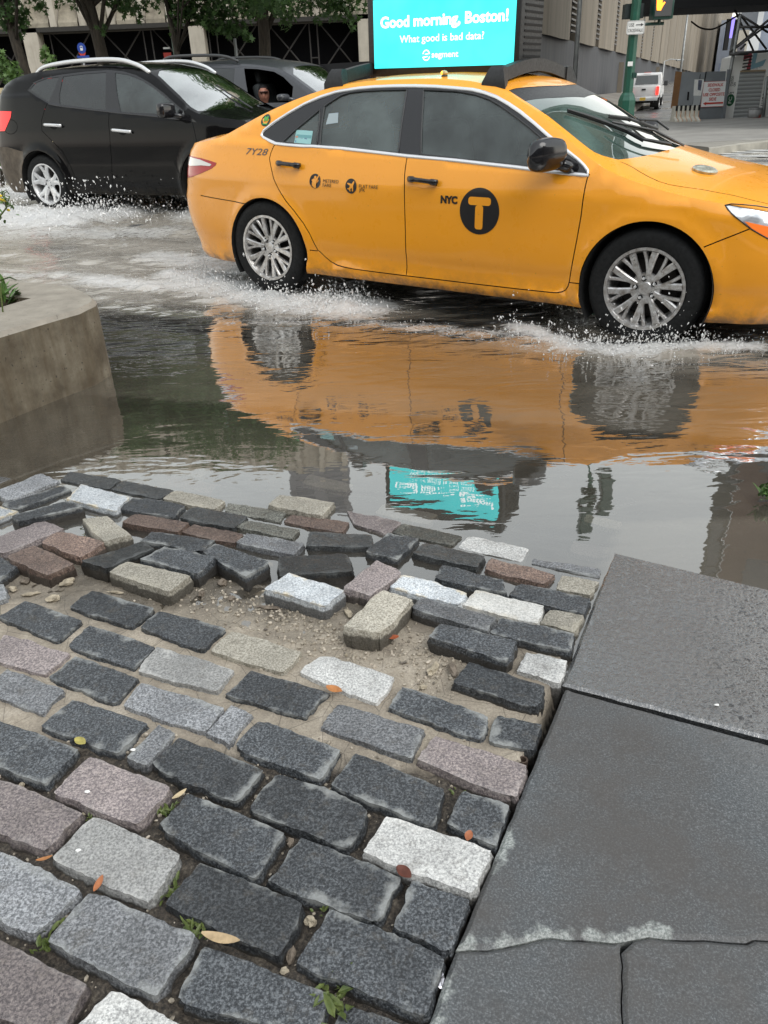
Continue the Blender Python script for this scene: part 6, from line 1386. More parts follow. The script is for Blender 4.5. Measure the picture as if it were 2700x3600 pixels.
def fin_mesh(w):
    mb = MB(); mb.prism([(-w / 2, 0), (w / 2, 0), (w * .32, -.42), (-w * .32, -.42)], zmt + .02, HT); return mb
f0 = None; s0_ = None
for k in range(-8, 13):
    xx = fx0 + k * fs
    if xx < xl or xx > xr_: continue
    if f0 is None:
        mb = fin_mesh(.30); f0 = mb.build('fin', M_FC, bld); f0.location = (xx - bo.x, YB + .6 - bo.y, -bo.z); o = f0
        V = [(.15, 0, zmt), (fs - .15, 0, zmt), (fs - .15, -.42, zmt), (.15, -.42, zmt), (.15, 0, zmt + .62), (fs - .15, 0, zmt + .62), (fs - .15, -.40, zmt + .12), (.15, -.40, zmt + .12)]
        s0_ = mk('sill', V, [(0, 1, 2, 3), (7, 6, 5, 4), (3, 2, 6, 7), (0, 3, 7, 4), (1, 5, 6, 2)], M_SILL, bld); s0_.location = f0.location
    else:
        for q in (f0, s0_): c_ = q.copy(); COL.objects.link(c_); c_.parent = bld; c_.location = (xx - bo.x, YB + .6 - bo.y, -bo.z)

# trees
t = NT('bark'); p = t.pos(); mp = t.N('ShaderNodeMapping'); mp.inputs['Scale'].default_value = (6, 6, 1.2); t.L(p, mp.inputs['Vector']); t.set(col=t.ramp(t.noise(mp.outputs[0], 4, 5, .7), [(.3, (.018, .015, .011)), (.7, (.075, .06, .045))]), rough=.9, nrm=t.bump(t.noise(mp.outputs[0], 6, 4), .8, .03)); M_BARK = t.m
def foliage_mat(name, a, b):
    t = NT(name); oi = t.N('ShaderNodeNewGeometry'); t.set(col=t.ramp(oi.outputs['Random Per Island'], [(0, a), (1, b)]), rough=.55); t.b.inputs['Transmission Weight'].default_value = 0
    tl = t.N('ShaderNodeBsdfTranslucent'); tl.inputs['Color'].default_value = (*[k * 1.3 for k in b], 1); mx = t.N('ShaderNodeMixShader'); mx.inputs[0].default_value = .3; t.L(t.b.outputs[0], mx.inputs[1]); t.L(tl.outputs[0], mx.inputs[2]); t.L(mx.outputs[0], t.out.inputs['Surface']); return t.m
M_FOL = foliage_mat('tree_foliage', (.018, .045, .014), (.075, .15, .04)); M_FOL2 = foliage_mat('light_foliage', (.04, .09, .02), (.13, .22, .06))
def crown(name, clumps, n, size, mat, parent, o0):
    """star-shaped leaves gathered in clumps through the crown's volume"""
    V = []; F = []; tot = sum(c[3]**2 for c in clumps)
    star = [(0, 1), (.22, .35), (.85, .55), (.42, .05), (.75, -.55), (.12, -.30), (0, -.85), (-.12, -.30), (-.75, -.55), (-.42, .05), (-.85, .55), (-.22, .35)]
    for (cx_, cy_, cz, r) in clumps:
        m = int(n * r * r / tot)
        for _ in range(m):
            v = Vector((random.gauss(0, 1), random.gauss(0, 1), random.gauss(0, 1))).normalized() * r * (random.random()**.45); v.z *= .75
            P = Vector((cx_, cy_, cz)) + v - o0; q = Euler((random.uniform(-1.2, 1.2), random.uniform(-1.2, 1.2), random.uniform(0, 6.28))).to_matrix(); s_ = size * random.uniform(.6, 1.25); b = len(V)
            V += [P + q @ Vector((x * s_ * .5, y * s_ * .5, 0)) for x, y in star]; F.append(tuple(range(b, b + 12)))
    return mk(name, V, F, mat, parent)
def tree(px, wpx, yp, clumps, n, lab, size=.17, mat=None, lean=0.0, zb_=.1, htop=7.0):
    g = FP(px, 330, yp); r = wpx / 2 * yp / FPX * 1.05; root = empty('street_tree', (g[0], g[1], zb_)); tag(root, lab, 'tree', 'street trees in front of the concrete building'); o0 = Vector(root.location)
    pts = [Vector((lean * z / 5 + .05 * math.sin(z * 1.7 + px), .04 * math.cos(z * 2 + px), z)) for z in np.linspace(-.15, htop, 12)]; mb = MB(); mb.tube(pts, [r * (1.25 if i == 0 else (1.05 - .06 * i)) for i in range(12)], 12); mb.build('trunk', M_BARK, root, smooth=True)
    cl = [(FP(x, y, yp + dy)[0], yp + dy, FP(x, y, yp + dy)[2], rr) for x, y, dy, rr in clumps]
    for i, (cx_, cy_, cz, rr) in enumerate(cl):
        if i > 26: break
        s_ = pts[4 + i % 7] + o0; e = Vector((cx_, cy_, cz)); mid = s_.lerp(e, .5) + Vector((0, 0, .25)); mb = MB(); mb.tube([s_ - o0, mid - o0, e - o0], [r * .32, r * .2, r * .07], 6); mb.build('limb', M_BARK, root, smooth=True)
    crown('crown', cl, n, size, mat or M_FOL, root, o0); return root
def upper(px, n, spread=330, y0=-60, y1=-640):
    return [(px + random.uniform(-spread, spread), random.uniform(y1, y0), random.uniform(-1.6, 1.6), random.uniform(.55, 1.0)) for _ in range(n)]
Z2 = lambda x, y: (600 + x / 2.37, y / 2.37)
def zc(f, L): return [(*zp(f, x, y), dy, r) for x, y, dy, r in L]
tree(388, 42, 19.5, upper(388, 30) + zc('a', [(640, 10, .5, .22), (480, 30, 0, .14), (1000, 60, .3, .30), (1100, 20, 0, .34), (1150, 110, .2, .22), (980, 0, .4, .3), (1260, -40, .3, .35), (845, 225, -.4, .12), (870, 262, -.4, .10)]), 9500, 'street tree with a straight dark trunk behind the black crossover', lean=-.12)
tree(125, 34, 19.0, upper(100, 30) + zc('a', [(60, 60, 0, .40), (160, 150, .2, .28), (80, 150, 0, .30), (120, 230, 0, .22), (140, 280, 0, .13), (330, 20, 0, .22), (20, 190, .2, .22), (-60, 90, 0, .5), (355, 80, .1, .12)]), 9500, 'street tree at the far left above the crossover roof', lean=-.3)
tree(945, 40, 20.0, upper(945, 34) + zc('v', [(900, 60, 0, .35), (1000, 110, .2, .25), (960, 200, 0, .18), (800, 20, .2, .40), (1130, 20, 0, .3), (1200, 130, 0, .16), (1225, 180, 0, .10), (1400, 60, .2, .45), (1500, 130, 0, .25), (1520, 220, -.2, .13), (1330, 10, 0, .35), (1480, 20, 0, .4)]), 11000, 'street tree straight behind the grey minivan')
tree(640, 20, 17.5, upper(700, 20, 260) + zc('v', [(180, 60, 0, .40), (320, 80, 0, .42), (420, 140, 0, .38), (330, 190, -.1, .25), (480, 200, 0, .28), (560, 240, -.1, .20), (620, 300, -.2, .16), (640, 330, -.2, .08), (520, 270, -.1, .15), (100, 110, .2, .28), (50, 200, 0, .16), (20, 270, 0, .10), (200, 130, .1, .25), (700, 60, .2, .3), (1480 - 1422, 40, 0, .4), (600, 90, .1, .35)]), 10500, 'slender street tree with low leafy boughs near the middle', size=.15, htop=6)
for f, x, y, r, lab in [('a', 60, 590, .28, 'leafy bough of bright green maple leaves at the left edge'), ('a', 400, 490, .14, 'small leafy sprout beside the left trunk')]:
    pp = fp(f, x, y, 16.5); rt = empty('sapling', (pp[0], pp[1], .1)); tag(rt, lab, 'sapling'); o0 = Vector(rt.location); mb = MB(); mb.tube([(0, 0, 0), (.05, 0, (pp[2] - .1) * .6), (0, 0, pp[2] - .1)], [.025, .02, .01], 6); mb.build('trunk', M_BARK, rt)
    crown('crown', [(pp[0] + dx, pp[1], pp[2] + dz, rr) for dx, dz, rr in ([(0, 0, r), (-.2, .25, r * .9), (.12, -.2, r * .7), (.05, -.42, r * .5)] if r > .2 else [(0, 0, r), (-.05, .12, r * .7), (.03, -.15, r * .7)])], 420 if r > .2 else 90, .13, M_FOL2, rt, o0)
pp = fp('a', 10, 900, 15.5); rt = empty('hedge_shrub', (pp[0] - .3, pp[1], .1)); tag(rt, 'rough yellow-green shrub behind the tail of the black crossover', 'shrub'); o0 = Vector(rt.location); mb = MB()
for k in range(5): mb.tube([(0, 0, 0), (random.uniform(-.4, .4), random.uniform(-.3, .3), random.uniform(.6, 1.0))], [.02, .008], 5)
mb.build('stem', M_BARK, rt); crown('foliage', [(pp[0] - .3 + random.uniform(-.6, .35), 15.5 + random.uniform(-.3, .3), random.uniform(.4, 1.28), .3) for _ in range(12)], 1500, .07, M_FOL2, rt, o0)

# signs and posts by the kerb
M_GPOST = simple('green_enamel', (.012, .085, .055), .35, var=.2, scale=8); M_GALV = simple('galvanised', (.30, .31, .31), .5, metal=.4, var=.2, scale=5); M_BLUE = simple('sign_blue', (.02, .06, .32), .4); M_WHT = simple('sign_white', (.72, .72, .70), .45, var=.08, scale=14); M_REDS = simple('sign_red', (.50, .05, .035), .4)
def vface(name, root, yp, V2, F, mat, dy=0.0): return mk(name, [(x - root.location.x, yp + dy - root.location.y, z - root.location.z) for x, z in V2], F, mat, root)
def fpoly(name, root, yp, pts, mat, dy=0.0, th=0.0):
    n = len(pts); b = root.location
    if th <= 0: return mk(name, [(p[0] - b.x, yp + dy - b.y, p[1] - b.z) for p in pts], [tuple(range(n))], mat, root)
    V = [(p[0] - b.x, yp + dy - b.y, p[1] - b.z) for p in pts] + [(p[0] - b.x, yp + dy + th - b.y, p[1] - b.z) for p in pts]
    return mk(name, V, [tuple(range(n)), tuple(range(2 * n - 1, n - 1, -1))] + [(i, n + i, n + (i + 1) % n, (i + 1) % n) for i in range(n)], mat, root)
def post(px, py, yp, r, z1, mat, name, lab, cat, base=.1, head=None):
    g = FP(px, py, yp); rt = empty(name, (g[0], g[1], base)); tag(rt, lab, cat); mb = MB(); mb.tube([(0, 0, 0), (0, 0, z1 - base)], [r * 1.15, r * .85], 10); mb.build('pole', mat, rt, smooth=True); return rt
y_ = 16.8; g = fp('a', 683, 402, y_); rt = post(*zp('a', 688, 470), y_, .022, g[2], M_GALV, 'bus_stop_sign', 'round blue bus stop sign on a pole above the crossover roof', 'bus sign'); r = 30 / 2.37 * y_ / FPX
fpoly('sign_plate', rt, y_, disc(g[0], g[2], r, r * 1.12, 28), M_BLUE, -.03, .01); 
for (a, b, c_, d_) in ((-.30, -.5, .30, .45),): fpoly('bus_symbol', rt, y_, rrect(g[0] + a * r, g[2] + b * r, g[0] + c_ * r, g[2] + d_ * r, r * .1), M_WHT, -.034); fpoly('bus_window', rt, y_, rrect(g[0] - .2 * r, g[2] + .02 * r, g[0] + .2 * r, g[2] + .32 * r, r * .04), M_BLUE, -.037)
fpoly('red_collar', rt, y_, [(g[0] - r * .9, g[2] - r * .85), (g[0] - r * .3, g[2] - r * 1.15), (g[0] + r * .3, g[2] - r * 1.15), (g[0] + r * .9, g[2] - r * .85), (g[0] + r * .5, g[2] - r * 1.6), (g[0] - r * .5, g[2] - r * 1.6)], M_REDS, -.036)
a = fp('a', 652, 485, y_); b = fp('a', 748, 462, y_); fpoly('route_plate', rt, y_, [(a[0], a[2]), (b[0], a[2]), (b[0], b[2]), (a[0], b[2])], M_BLUE, -.05, .01); text_on('lettering', 'M12', lambda u, v: np.stack([u - rt.location.x, u * 0 + y_ - .056 - rt.location.y, v - rt.location.z], -1), a[0] + .02, a[0] + .24, a[2] + .04, .09, M_WHT, rt) if False else None
y_ = 18.0; a = fp('a', 1380, 490, y_); b = fp('a', 1436, 440, y_); rt = post(*zp('a', 1445, 300), y_, .05, fp('a', 1408, 20, y_)[2] + 3.0, simple('pale_green_post', (.12, .19, .16), .5), 'lamp_post', 'grey-green lamp post between the tree boughs', 'lamp post')
rt2 = post(*zp('a', 1400, 480), y_ - .1, .02, b[2], M_GALV, 'parking_sign', 'small red curb sign over the far roof rail', 'sign'); fpoly('sign_plate', rt2, y_ - .1, [(a[0], a[2]), (b[0], a[2]), (b[0], b[2]), (a[0], b[2])], M_REDS, -.03, .01); fpoly('white_band', rt2, y_ - .1, [(a[0] + .01, a[2] + .16), (b[0] - .01, a[2] + .16), (b[0] - .01, a[2] + .19), (a[0] + .01, a[2] + .19)], M_WHT, -.034)
g = fp('v', 548, 320, 18.2); post(*zp('v', 548, 460), 18.2, .035, g[2], M_GALV, 'sign_post', 'thin grey post behind the minivan roof', 'post')
# far sidewalk under the trees
mb = MB(); mb.box((-8, 24.0, .16), (44, 12.0, .13)); tag(mb.build('far_sidewalk', simple('sidewalk_concrete', (.26, .25, .23), .7, var=.2, scale=1.2, bump=.1)), kind='structure')

# ------------------------------------------------------------------ long ribbed building running away on the right
WL = [(1800, 31.6), (1915, 37.), (2197, 67.), (2418, 143.), (2545, 250.)]
def rowpt(px, tab): return float(np.interp(px, [a for a, _ in tab], [b for _, b in tab]))
BASE = [(1800, 371), (1915, 357), (2106, 334), (2197, 323), (2418, 296), (2545, 281)]; BAND = [(1800, 95), (1915, 124), (2197, 193), (2350, 232), (2418, 250), (2545, 276)]; TOPZ = 12.0
pts = []
for a, dd in WL: b0_ = at_dist(a, rowpt(a, BASE), dd); b1_ = at_dist(a, rowpt(a, BAND), dd); pts.append((b0_, b1_[2]))
rib = empty('ribbed_building', tuple(pts[0][0])); tag(rib, 'long brown building of ribbed concrete panels over a dark grey base', 'building'); ro = Vector(rib.location)
L = [0]
for (a, _), (b, _) in zip(pts[:-1], pts[1:]): L.append(L[-1] + float(np.hypot(b[0] - a[0], b[1] - a[1])))
def wp(s_): return np.array([np.interp(s_, L, [p[0][0] for p in pts]), np.interp(s_, L, [p[0][1] for p in pts]), np.interp(s_, L, [p[0][2] for p in pts]), np.interp(s_, L, [p[1] for p in pts])])
t = NT('dark_base'); p = t.pos(); mp = t.N('ShaderNodeMapping'); mp.inputs['Scale'].default_value = (1.2, 1.2, .15); t.L(p, mp.inputs['Vector']); t.set(col=t.ramp(t.noise(mp.outputs[0], 2, 5, .6), [(.35, (.032, .035, .042)), (.7, (.065, .068, .075))]), rough=.7); M_BASE = t.m
t = NT('brown_panels'); p = t.pos(); mp = t.N('ShaderNodeMapping'); mp.inputs['Scale'].default_value = (1.5, 1.5, .12); t.L(p, mp.inputs['Vector']); t.set(col=t.ramp(t.noise(mp.outputs[0], 1.2, 6, .65), [(.3, (.14, .12, .092)), (.7, (.26, .225, .18))]), rough=.85); M_RIB = t.m
V = []; F = []; ss = np.linspace(0, L[-1], 50)
for s_ in ss: w = wp(s_); V += [(w[0], w[1], w[2] - 1), (w[0], w[1], w[3])]
F = [(2 * i, 2 * i + 2, 2 * i + 3, 2 * i + 1) for i in range(49)]; k = len(V); nrm = np.array([-(pts[2][0][1] - pts[1][0][1]), pts[2][0][0] - pts[1][0][0]]); nrm = nrm / np.linalg.norm(nrm)
V += [(v[0] + nrm[0] * 3, v[1] + nrm[1] * 3, v[2]) for v in V[:k]]; F += [(k + 2 * i, k + 2 * i + 1, k + 2 * i + 3, k + 2 * i + 2) for i in range(49)] + [(2 * i + 1, 2 * i + 3, k + 2 * i + 3, k + 2 * i + 1) for i in range(49)] + [(0, 1, k + 1, k), (98, k + 98, k + 99, 99)]
mk('base_wall', [tuple(Vector(v) - ro) for v in V], F, M_BASE, rib)
topz = lambda s_: 11.0 + 9.5 * min(1.0, s_ / L[-1] * 1.6)
V = []; F = []
for s_ in ss: w = wp(s_); V += [(w[0] + nrm[0] * .5, w[1] + nrm[1] * .5, w[3] - .3), (w[0] + nrm[0] * .5, w[1] + nrm[1] * .5, topz(s_))]
F = [(2 * i, 2 * i + 2, 2 * i + 3, 2 * i + 1) for i in range(49)]; k = len(V); V += [(v[0] + nrm[0] * 12, v[1] + nrm[1] * 12, v[2]) for v in V[:k]]; F += [(k + 2 * i, k + 2 * i + 1, k + 2 * i + 3, k + 2 * i + 2) for i in range(49)] + [(2 * i + 1, 2 * i + 3, k + 2 * i + 3, k + 2 * i + 1) for i in range(49)] + [(0, 1, k + 1, k), (98, k + 98, k + 99, 99)]
mk('recess_wall', [tuple(Vector(v) - ro) for v in V], F, simple('recess_black', (.022, .02, .018), .9), rib)
def s_at(px): return float(np.interp(px, [a for a, _ in WL], L))
pitch = (s_at(2191) - s_at(1967)) / 3.0; s_ = s_at(1967) - pitch * 6
while s_ < L[-1] - pitch:
    if s_ > 0 and s_ + pitch < L[-1]:
        a = wp(s_ + pitch * .10); b = wp(s_ + pitch * .90); n_ = nrm; V = []; prof = [(0, .45), (0, -.02), (.12, -.18), (.3, -.24), (.5, -.25), (.7, -.24), (.88, -.18), (1, -.02), (1, .45)]
        for (u, o_) in prof: x = a[0] + (b[0] - a[0]) * u + n_[0] * o_; y = a[1] + (b[1] - a[1]) * u + n_[1] * o_; zz = a[3] + (b[3] - a[3]) * u; V += [(x, y, zz - .02 - .06 * math.sin(math.pi * u)), (x, y, topz(s_) + .3)]
        m = len(prof); F = [(2 * i, 2 * i + 2, 2 * i + 3, 2 * i + 1) for i in range(m - 1)] + [tuple(2 * i for i in range(m))[::-1], tuple(2 * i + 1 for i in range(m))]
        mk('ribbed_panel', [tuple(Vector(v) - ro) for v in V], F, M_RIB, rib)
        if s_at(1930) < s_ < s_at(2260):
            mb = MB(); w0 = wp(s_ - pitch * .06); 
            for k in range(34): mb.box((w0[0] + n_[0] * .12 - ro.x, w0[1] + n_[1] * .12 - ro.y, w0[3] + .35 + k * .22 - ro.z), (pitch * .16, .5, .07), rot=(0, 0, math.atan2(b[1] - a[1], b[0] - a[0])))
            mb.build('louver', M_STEEL, rib)
    s_ += pitch
for px, py0 in [(2150, 300), (2262, 305), (2372, 265)]:
    s0_ = s_at(px); w = wp(s0_); mb = MB(); mb.box((w[0] - nrm[0] * .1 - ro.x, w[1] - nrm[1] * .1 - ro.y, w[2] + .9 - ro.z), (.35, .25, 1.8)); mb.build('pier', simple('brown_pier', (.13, .11, .085), .85), rib)
# sidewalk along it, low stone kerb
V = []; F = []
for s_ in np.linspace(0, L[-1], 30): w = wp(s_); V += [(w[0], w[1], w[2] + .02), (w[0] - nrm[0] * 2.0, w[1] - nrm[1] * 2.0, w[2] - .25), (w[0] - nrm[0] * 2.4, w[1] - nrm[1] * 2.4, w[2] - 1.6)]
F = [(3 * i + j, 3 * i + j + 1, 3 * i + 3 + j + 1, 3 * i + 3 + j) for i in range(29) for j in range(2)]; tag(mk('sidewalk', V, F, simple('sidewalk_brown', (.20, .18, .155), .6, var=.25, scale=.7)), kind='structure')
# ------------------------------------------------------------------ signal pole, pickup, works hoarding on the right
def at(f, x, y, d): return at_dist(*zp(f, x, y), d)
D0 = 20.0; g = at('p', 1290, 0, D0); sp0 = empty('signal_pole', (g[0], g[1], .1)); tag(sp0, 'dark green traffic signal pole with a lit orange hand', 'signal pole'); ys_ = g[1]; so = Vector(sp0.location)
R0 = 29 / 2 * g[1] / FPX
mb = MB(); mb.tube([(0, 0, .35), (0, 0, 9.6)], [R0 * 1.12, R0 * .62], 8); mb.build('pole', M_GPOST, sp0)
mb = MB(); mb.lathe([(R0 * 2.1, 0), (R0 * 2.1, .16), (R0 * 1.9, .2), (R0 * 1.85, .95), (R0 * 1.5, 1.05), (R0 * 1.15, 1.1)], 8); mb.build('base', M_GPOST, sp0)
zbase = FP(*zp('p', 1150, 1190), ys_)[2]
def sq(x0, y0, x1, y1, f='p', yy=None):
    a = fp(f, x0, y0, yy or ys_); b = fp(f, x1, y1, yy or ys_); return a[0], b[2], b[0], a[2]
def sbox(name, x0, z0, x1, z1, dy, th, mat, parent=None, bev=.012):
    mb = MB(); mb.box(((x0 + x1) / 2 - so.x, dy, (z0 + z1) / 2 - so.z), (x1 - x0, th, z1 - z0), bev=bev); return mb.build(name, mat, parent or sp0, auto=30)
a = fp('q', 145, 225, ys_); b = fp('q', 385, -40, ys_); x0, z0, x1, z1 = a[0], a[2], b[0], b[2]
M_DGRN = simple('dark_green_housing', (.012, .05, .038), .4); hs1 = sbox('pedestrian_signal', x0 - .02, z0 - .05, x1 + .05, z1 + .05, -.05, .30, M_DGRN)
o = sbox('signal_face', x0, z0, x1, z1, -.215, .02, simple('signal_lens', (.09, .09, .09), .3), hs1, .0)
hg = lambda x, y: (fp('q', x, y, ys_)[0], fp('q', x, y, ys_)[2])
hand = [hg(*q) for q in [(172, 150), (168, 100), (172, 40), (170, -25), (180, -30), (188, 30), (195, -45), (206, -45), (208, 28), (216, -48), (228, -45), (228, 30), (238, -25), (248, -20), (243, 60), (268, 38), (282, 45), (255, 85), (238, 115), (222, 150)]]
r_ = delaunay_2d_cdt([Vector(p) for p in hand], [(i, (i + 1) % len(hand)) for i in range(len(hand))], [], 0, 1e-6); F = [f for f in r_[2] if inpoly(sum(r_[0][i].x for i in f) / 3, sum(r_[0][i].y for i in f) / 3, hand)]
mk('hand_symbol', [(v.x - so.x, -.232, v.y - so.z) for v in r_[0]], F, emis('orange_hand', (1, .22, .02), 3.0), hs1)
for zz in (z0 - .12,): mb = MB(); mb.tube([(0, -.02, zz - so.z), ((x0 + x1) / 2 + .1 - so.x, -.02, zz - so.z)], .03, 8); mb.tube([((x0 + x1) / 2 - so.x, -.02, zz - so.z), ((x0 + x1) / 2 - so.x, -.02, zz + .1 - so.z)], .035, 8); mb.build('bracket_arm', M_DGRN, sp0)
x0, z0, x1, z1 = sq(1170, 205, 1392, 38); sbox('rear_signal_box', x0, z0, x1, z1, .2, .22, simple('signal_back', (.022, .032, .033), .5))
sgn = [fp('p', *q, ys_) for q in [(1135, 408), (1338, 412), (1368, 252), (1160, 240)]]; x0, x1 = (sgn[0][0] + sgn[3][0]) / 2, (sgn[1][0] + sgn[2][0]) / 2; z0, z1 = (sgn[0][2] + sgn[1][2]) / 2, (sgn[2][2] + sgn[3][2]) / 2
def plate(root, x0, z0, x1, z1, yy, r, mat, name, dy): return fpoly(name, root, yy, rrect(x0, z0, x1, z1, r), mat, dy, .006)
pl_ = plate(sp0, x0, z0, x1, z1, ys_, .04, M_WHT, 'crosswalk_sign', -.16); blk2 = simple('sign_black', (.03, .03, .035), .5)
w_, h_ = x1 - x0, z1 - z0
for (a0, b0_, a1, b1_) in ((.03, .03, .97, .05), (.03, .95, .97, .97), (.03, .05, .045, .95), (.955, .05, .97, .95)): fpoly('sign_border', sp0, ys_, [(x0 + a0 * w_, z0 + b0_ * h_), (x0 + a1 * w_, z0 + b0_ * h_), (x0 + a1 * w_, z0 + b1_ * h_), (x0 + a0 * w_, z0 + b1_ * h_)], blk2, -.163)
tf = lambda rt, yy, dy: (lambda u, v: np.stack([u - rt.location.x, np.full_like(u, yy + dy - rt.location.y), v - rt.location.z], -1))
text_on('lettering', 'USE', tf(sp0, ys_, -.165), x0 + .10 * w_, x0 + .40 * w_, z0 + .58 * h_, .24 * h_, blk2, sp0); text_on('lettering', 'CROSSWALK', tf(sp0, ys_, -.165), x0 + .08 * w_, x0 + .92 * w_, z0 + .18 * h_, .24 * h_, blk2, sp0)
fpoly('arrow', sp0, ys_, [(x0 + .50 * w_, z0 + .66 * h_), (x0 + .78 * w_, z0 + .66 * h_), (x0 + .78 * w_, z0 + .58 * h_), (x0 + .92 * w_, z0 + .69 * h_), (x0 + .78 * w_, z0 + .80 * h_), (x0 + .78 * w_, z0 + .72 * h_), (x0 + .50 * w_, z0 + .72 * h_)], blk2, -.165)
x0, z0, x1, z1 = sq(1158, 775, 1222, 720); fpoly('sticker', sp0, ys_, [(x0, z0), (x1, z0), (x1, z1), (x0, z1)], M_WHT, -.145)
x0, z0, x1, z1 = sq(1222, 905, 1270, 855); sbox('push_button', x0, z0, x1, z1, -.05, .10, M_DGRN)
mb = MB(); mb.box((.45, 0, 8.6), (.36, .3, 1.0), bev=.04); mb.box((-.05, -.1, 9.2), (.36, .3, 1.0), bev=.04); mb.tube([(0, 0, 9.0), (.5, 0, 9.0)], .04, 8); mb.build('traffic_light_head', M_DGRN, sp0)
# thin street lamps along the ribbed building
for i, (a, b, dd, lab) in enumerate([((2043, 0), (2019, 292), 33., 'thin grey street lamp pole left of the green signal pole'), ((2432, 60), (2392, 255), 62., 'tall grey street lamp over the hoarding'), ((2330, 232), (2322, 330), 75., 'far thin lamp pole beyond the white pickup')]):
    g = at_dist(*b, dd); tz = at_dist(*a, dd)[2] + (5 if i == 0 else 0); rt = empty('street_lamp', (g[0], g[1], .1 + (.2 if dd > 50 else 0))); tag(rt, lab, 'street lamp', 'street lamps along the ribbed building'); mb = MB(); mb.tube([(0, 0, 0), (0, 0, tz)], [.10, .06], 8); mb.build('pole', M_GALV, rt, smooth=True)
    mb = MB(); mb.tube([(0, 0, tz), (.5, 0, tz + .15), (1.0, 0, tz + .1)], .035, 6); mb.build('arm', M_GALV, rt); mb = MB(); mb.box((1.25, 0, tz + .06), (.6, .25, .12), bev=.04); mb.build('lamp_head', M_GALV, rt)
# white pickup driving away
g0 = at('p', 1345, 1290, 53.); dv = at_dist(2600, 290, 300) - g0; yaw = math.atan2(dv[1], dv[0]); TMx = Matrix.Translation((g0[0], g0[1], g0[2])) @ Matrix.Rotation(yaw + R_(3), 4, 'Z'); tk = empty('pickup_truck', mat=TMx); tag(tk, 'white pickup truck driving away up the wet street', 'pickup')
M_WP = paint('white_lacquer', (.62, .62, .62), .3, dirt=(.2, .19, .17)); M_WIN = simple('dark_glass', (.02, .024, .028), .08, spec=.9)
Wd = .86
mb = MB(); mb.box((1.0, 0, .95), (1.98, Wd * 2, .62), bev=.05); mb.build('bed', M_WP, tk, auto=35)
prof = [(2.0, .62), (2.0, 1.28), (2.1, 1.84), (2.35, 1.95), (3.5, 1.95), (3.9, 1.84), (4.5, 1.30), (5.6, 1.18), (5.75, .9), (5.75, .62)]
V = [(x, -Wd + (.10 if z > 1.3 else 0), z) for x, z in prof] + [(x, Wd - (.10 if z > 1.3 else 0), z) for x, z in prof]; n = len(prof); mk('cab', V, [tuple(range(n)), tuple(range(2 * n - 1, n - 1, -1))] + [(i, n + i, n + (i + 1) % n, (i + 1) % n) for i in range(n)], M_WP, tk)
mk('rear_window', [(2.00, -.66, 1.34), (2.00, .66, 1.34), (2.085, .60, 1.80), (2.085, -.60, 1.80)], [(0, 3, 2, 1)], M_WIN, tk)
mk('rear_window', [(1.985, -.66, 1.34), (1.985, .66, 1.34), (2.075, .60, 1.80), (2.075, -.60, 1.80)], [(0, 3, 2, 1)], M_WIN, tk)
for sd_ in (-1, 1):
    yy = sd_ * (Wd - .092); mk('side_window', [(2.3, yy, 1.38), (3.9, yy, 1.38), (3.6, yy, 1.80), (2.35, yy, 1.80)], [(0, 1, 2, 3)], M_WIN, tk)
    mb = MB(); mb.box((-.02, sd_ * (Wd - .09), 1.0), (.06, .15, .42), bev=.02); mb.build('taillight', emis('brake_red%d' % sd_, (1, .03, .02), 1.6, (.5, .02, .02)), tk)
    mb = MB(); mb.box((4.2, sd_ * (Wd + .14), 1.38), (.12, .24, .28), bev=.04); mb.tube([(4.2, sd_ * (Wd - .08), 1.28), (4.2, sd_ * (Wd + .1), 1.33)], .03, 6); mb.build('wing_mirror', M_BLKP, tk)
    for x in (1.05, 4.75):
        w_ = wheel('wheel', tk, (x, sd_ * (Wd - .10), .39), .39, .25, .26, 'split', M_ALLOY); w_.rotation_euler = (0, 0, 0 if sd_ < 0 else math.pi)
        mb = MB(); V, F = arch_liner(tk, x, .39, .46, sd_ * (Wd + .004), sd_ * .4); mb.add(V, F); mb.build('wheel_arch_liner', M_DARK, tk)
mb = MB(); mb.box((-.12, 0, .60), (.18, 1.62, .22), bev=.03); mb.build('rear_bumper', M_BRT, tk, auto=30); mb = MB(); mb.box((-.215, 0, .60), (.012, .32, .16)); mb.build('licence_plate', simple('plate_yellow', (.55, .36, .05), .5), tk)
mb = MB(); mb.box((-.006, 0, 1.08), (.03, .22, .09)); mb.build('tailgate_handle', M_BLKP, tk); mb = MB(); mb.box((2.6, 0, .48), (5.0, 1.2, .2)); mb.build('chassis', M_DARK, tk); mb = MB(); mb.box((2.12, 0, 1.965), (.1, .4, .03)); mb.build('brake_lamp', M_REDS, tk)

# hoarding, barriers, booth
YH = 30.2; yb_ = YH
M_PLY = simple('brown_plywood', (.22, .11, .045), .7, var=.25, scale=2); M_HOARD = simple('grey_hoarding', (.21, .225, .24), .6, var=.15, scale=1.5); M_HOARD2 = simple('grey_hoarding_lower', (.17, .185, .20), .6, var=.15, scale=1.5)
def qp(x, y, yy): q = fp('q', x, y, yy); return (q[0], q[2])
hd = empty('hoarding', (fp('q', 750, 1500, YH)[0], YH, .1)); tag(hd, 'grey and brown plywood hoarding round the works site', 'hoarding')
fpoly('side_panel', hd, YH, [qp(405, 1400, YH), qp(480, 1420, YH), qp(545, 932, YH), qp(468, 925, YH)], M_PLY, 0, .06); fpoly('panel', hd, YH, [qp(482, 1420, YH), qp(772, 1440, YH), qp(858, 935, YH), qp(545, 934, YH)], M_HOARD, .003, .06)
fpoly('panel', hd, YH, [qp(740, 1600, YH), qp(1050, 1610, YH), qp(1115, 922, YH), qp(858, 930, YH)], M_HOARD2, -.01, .06)
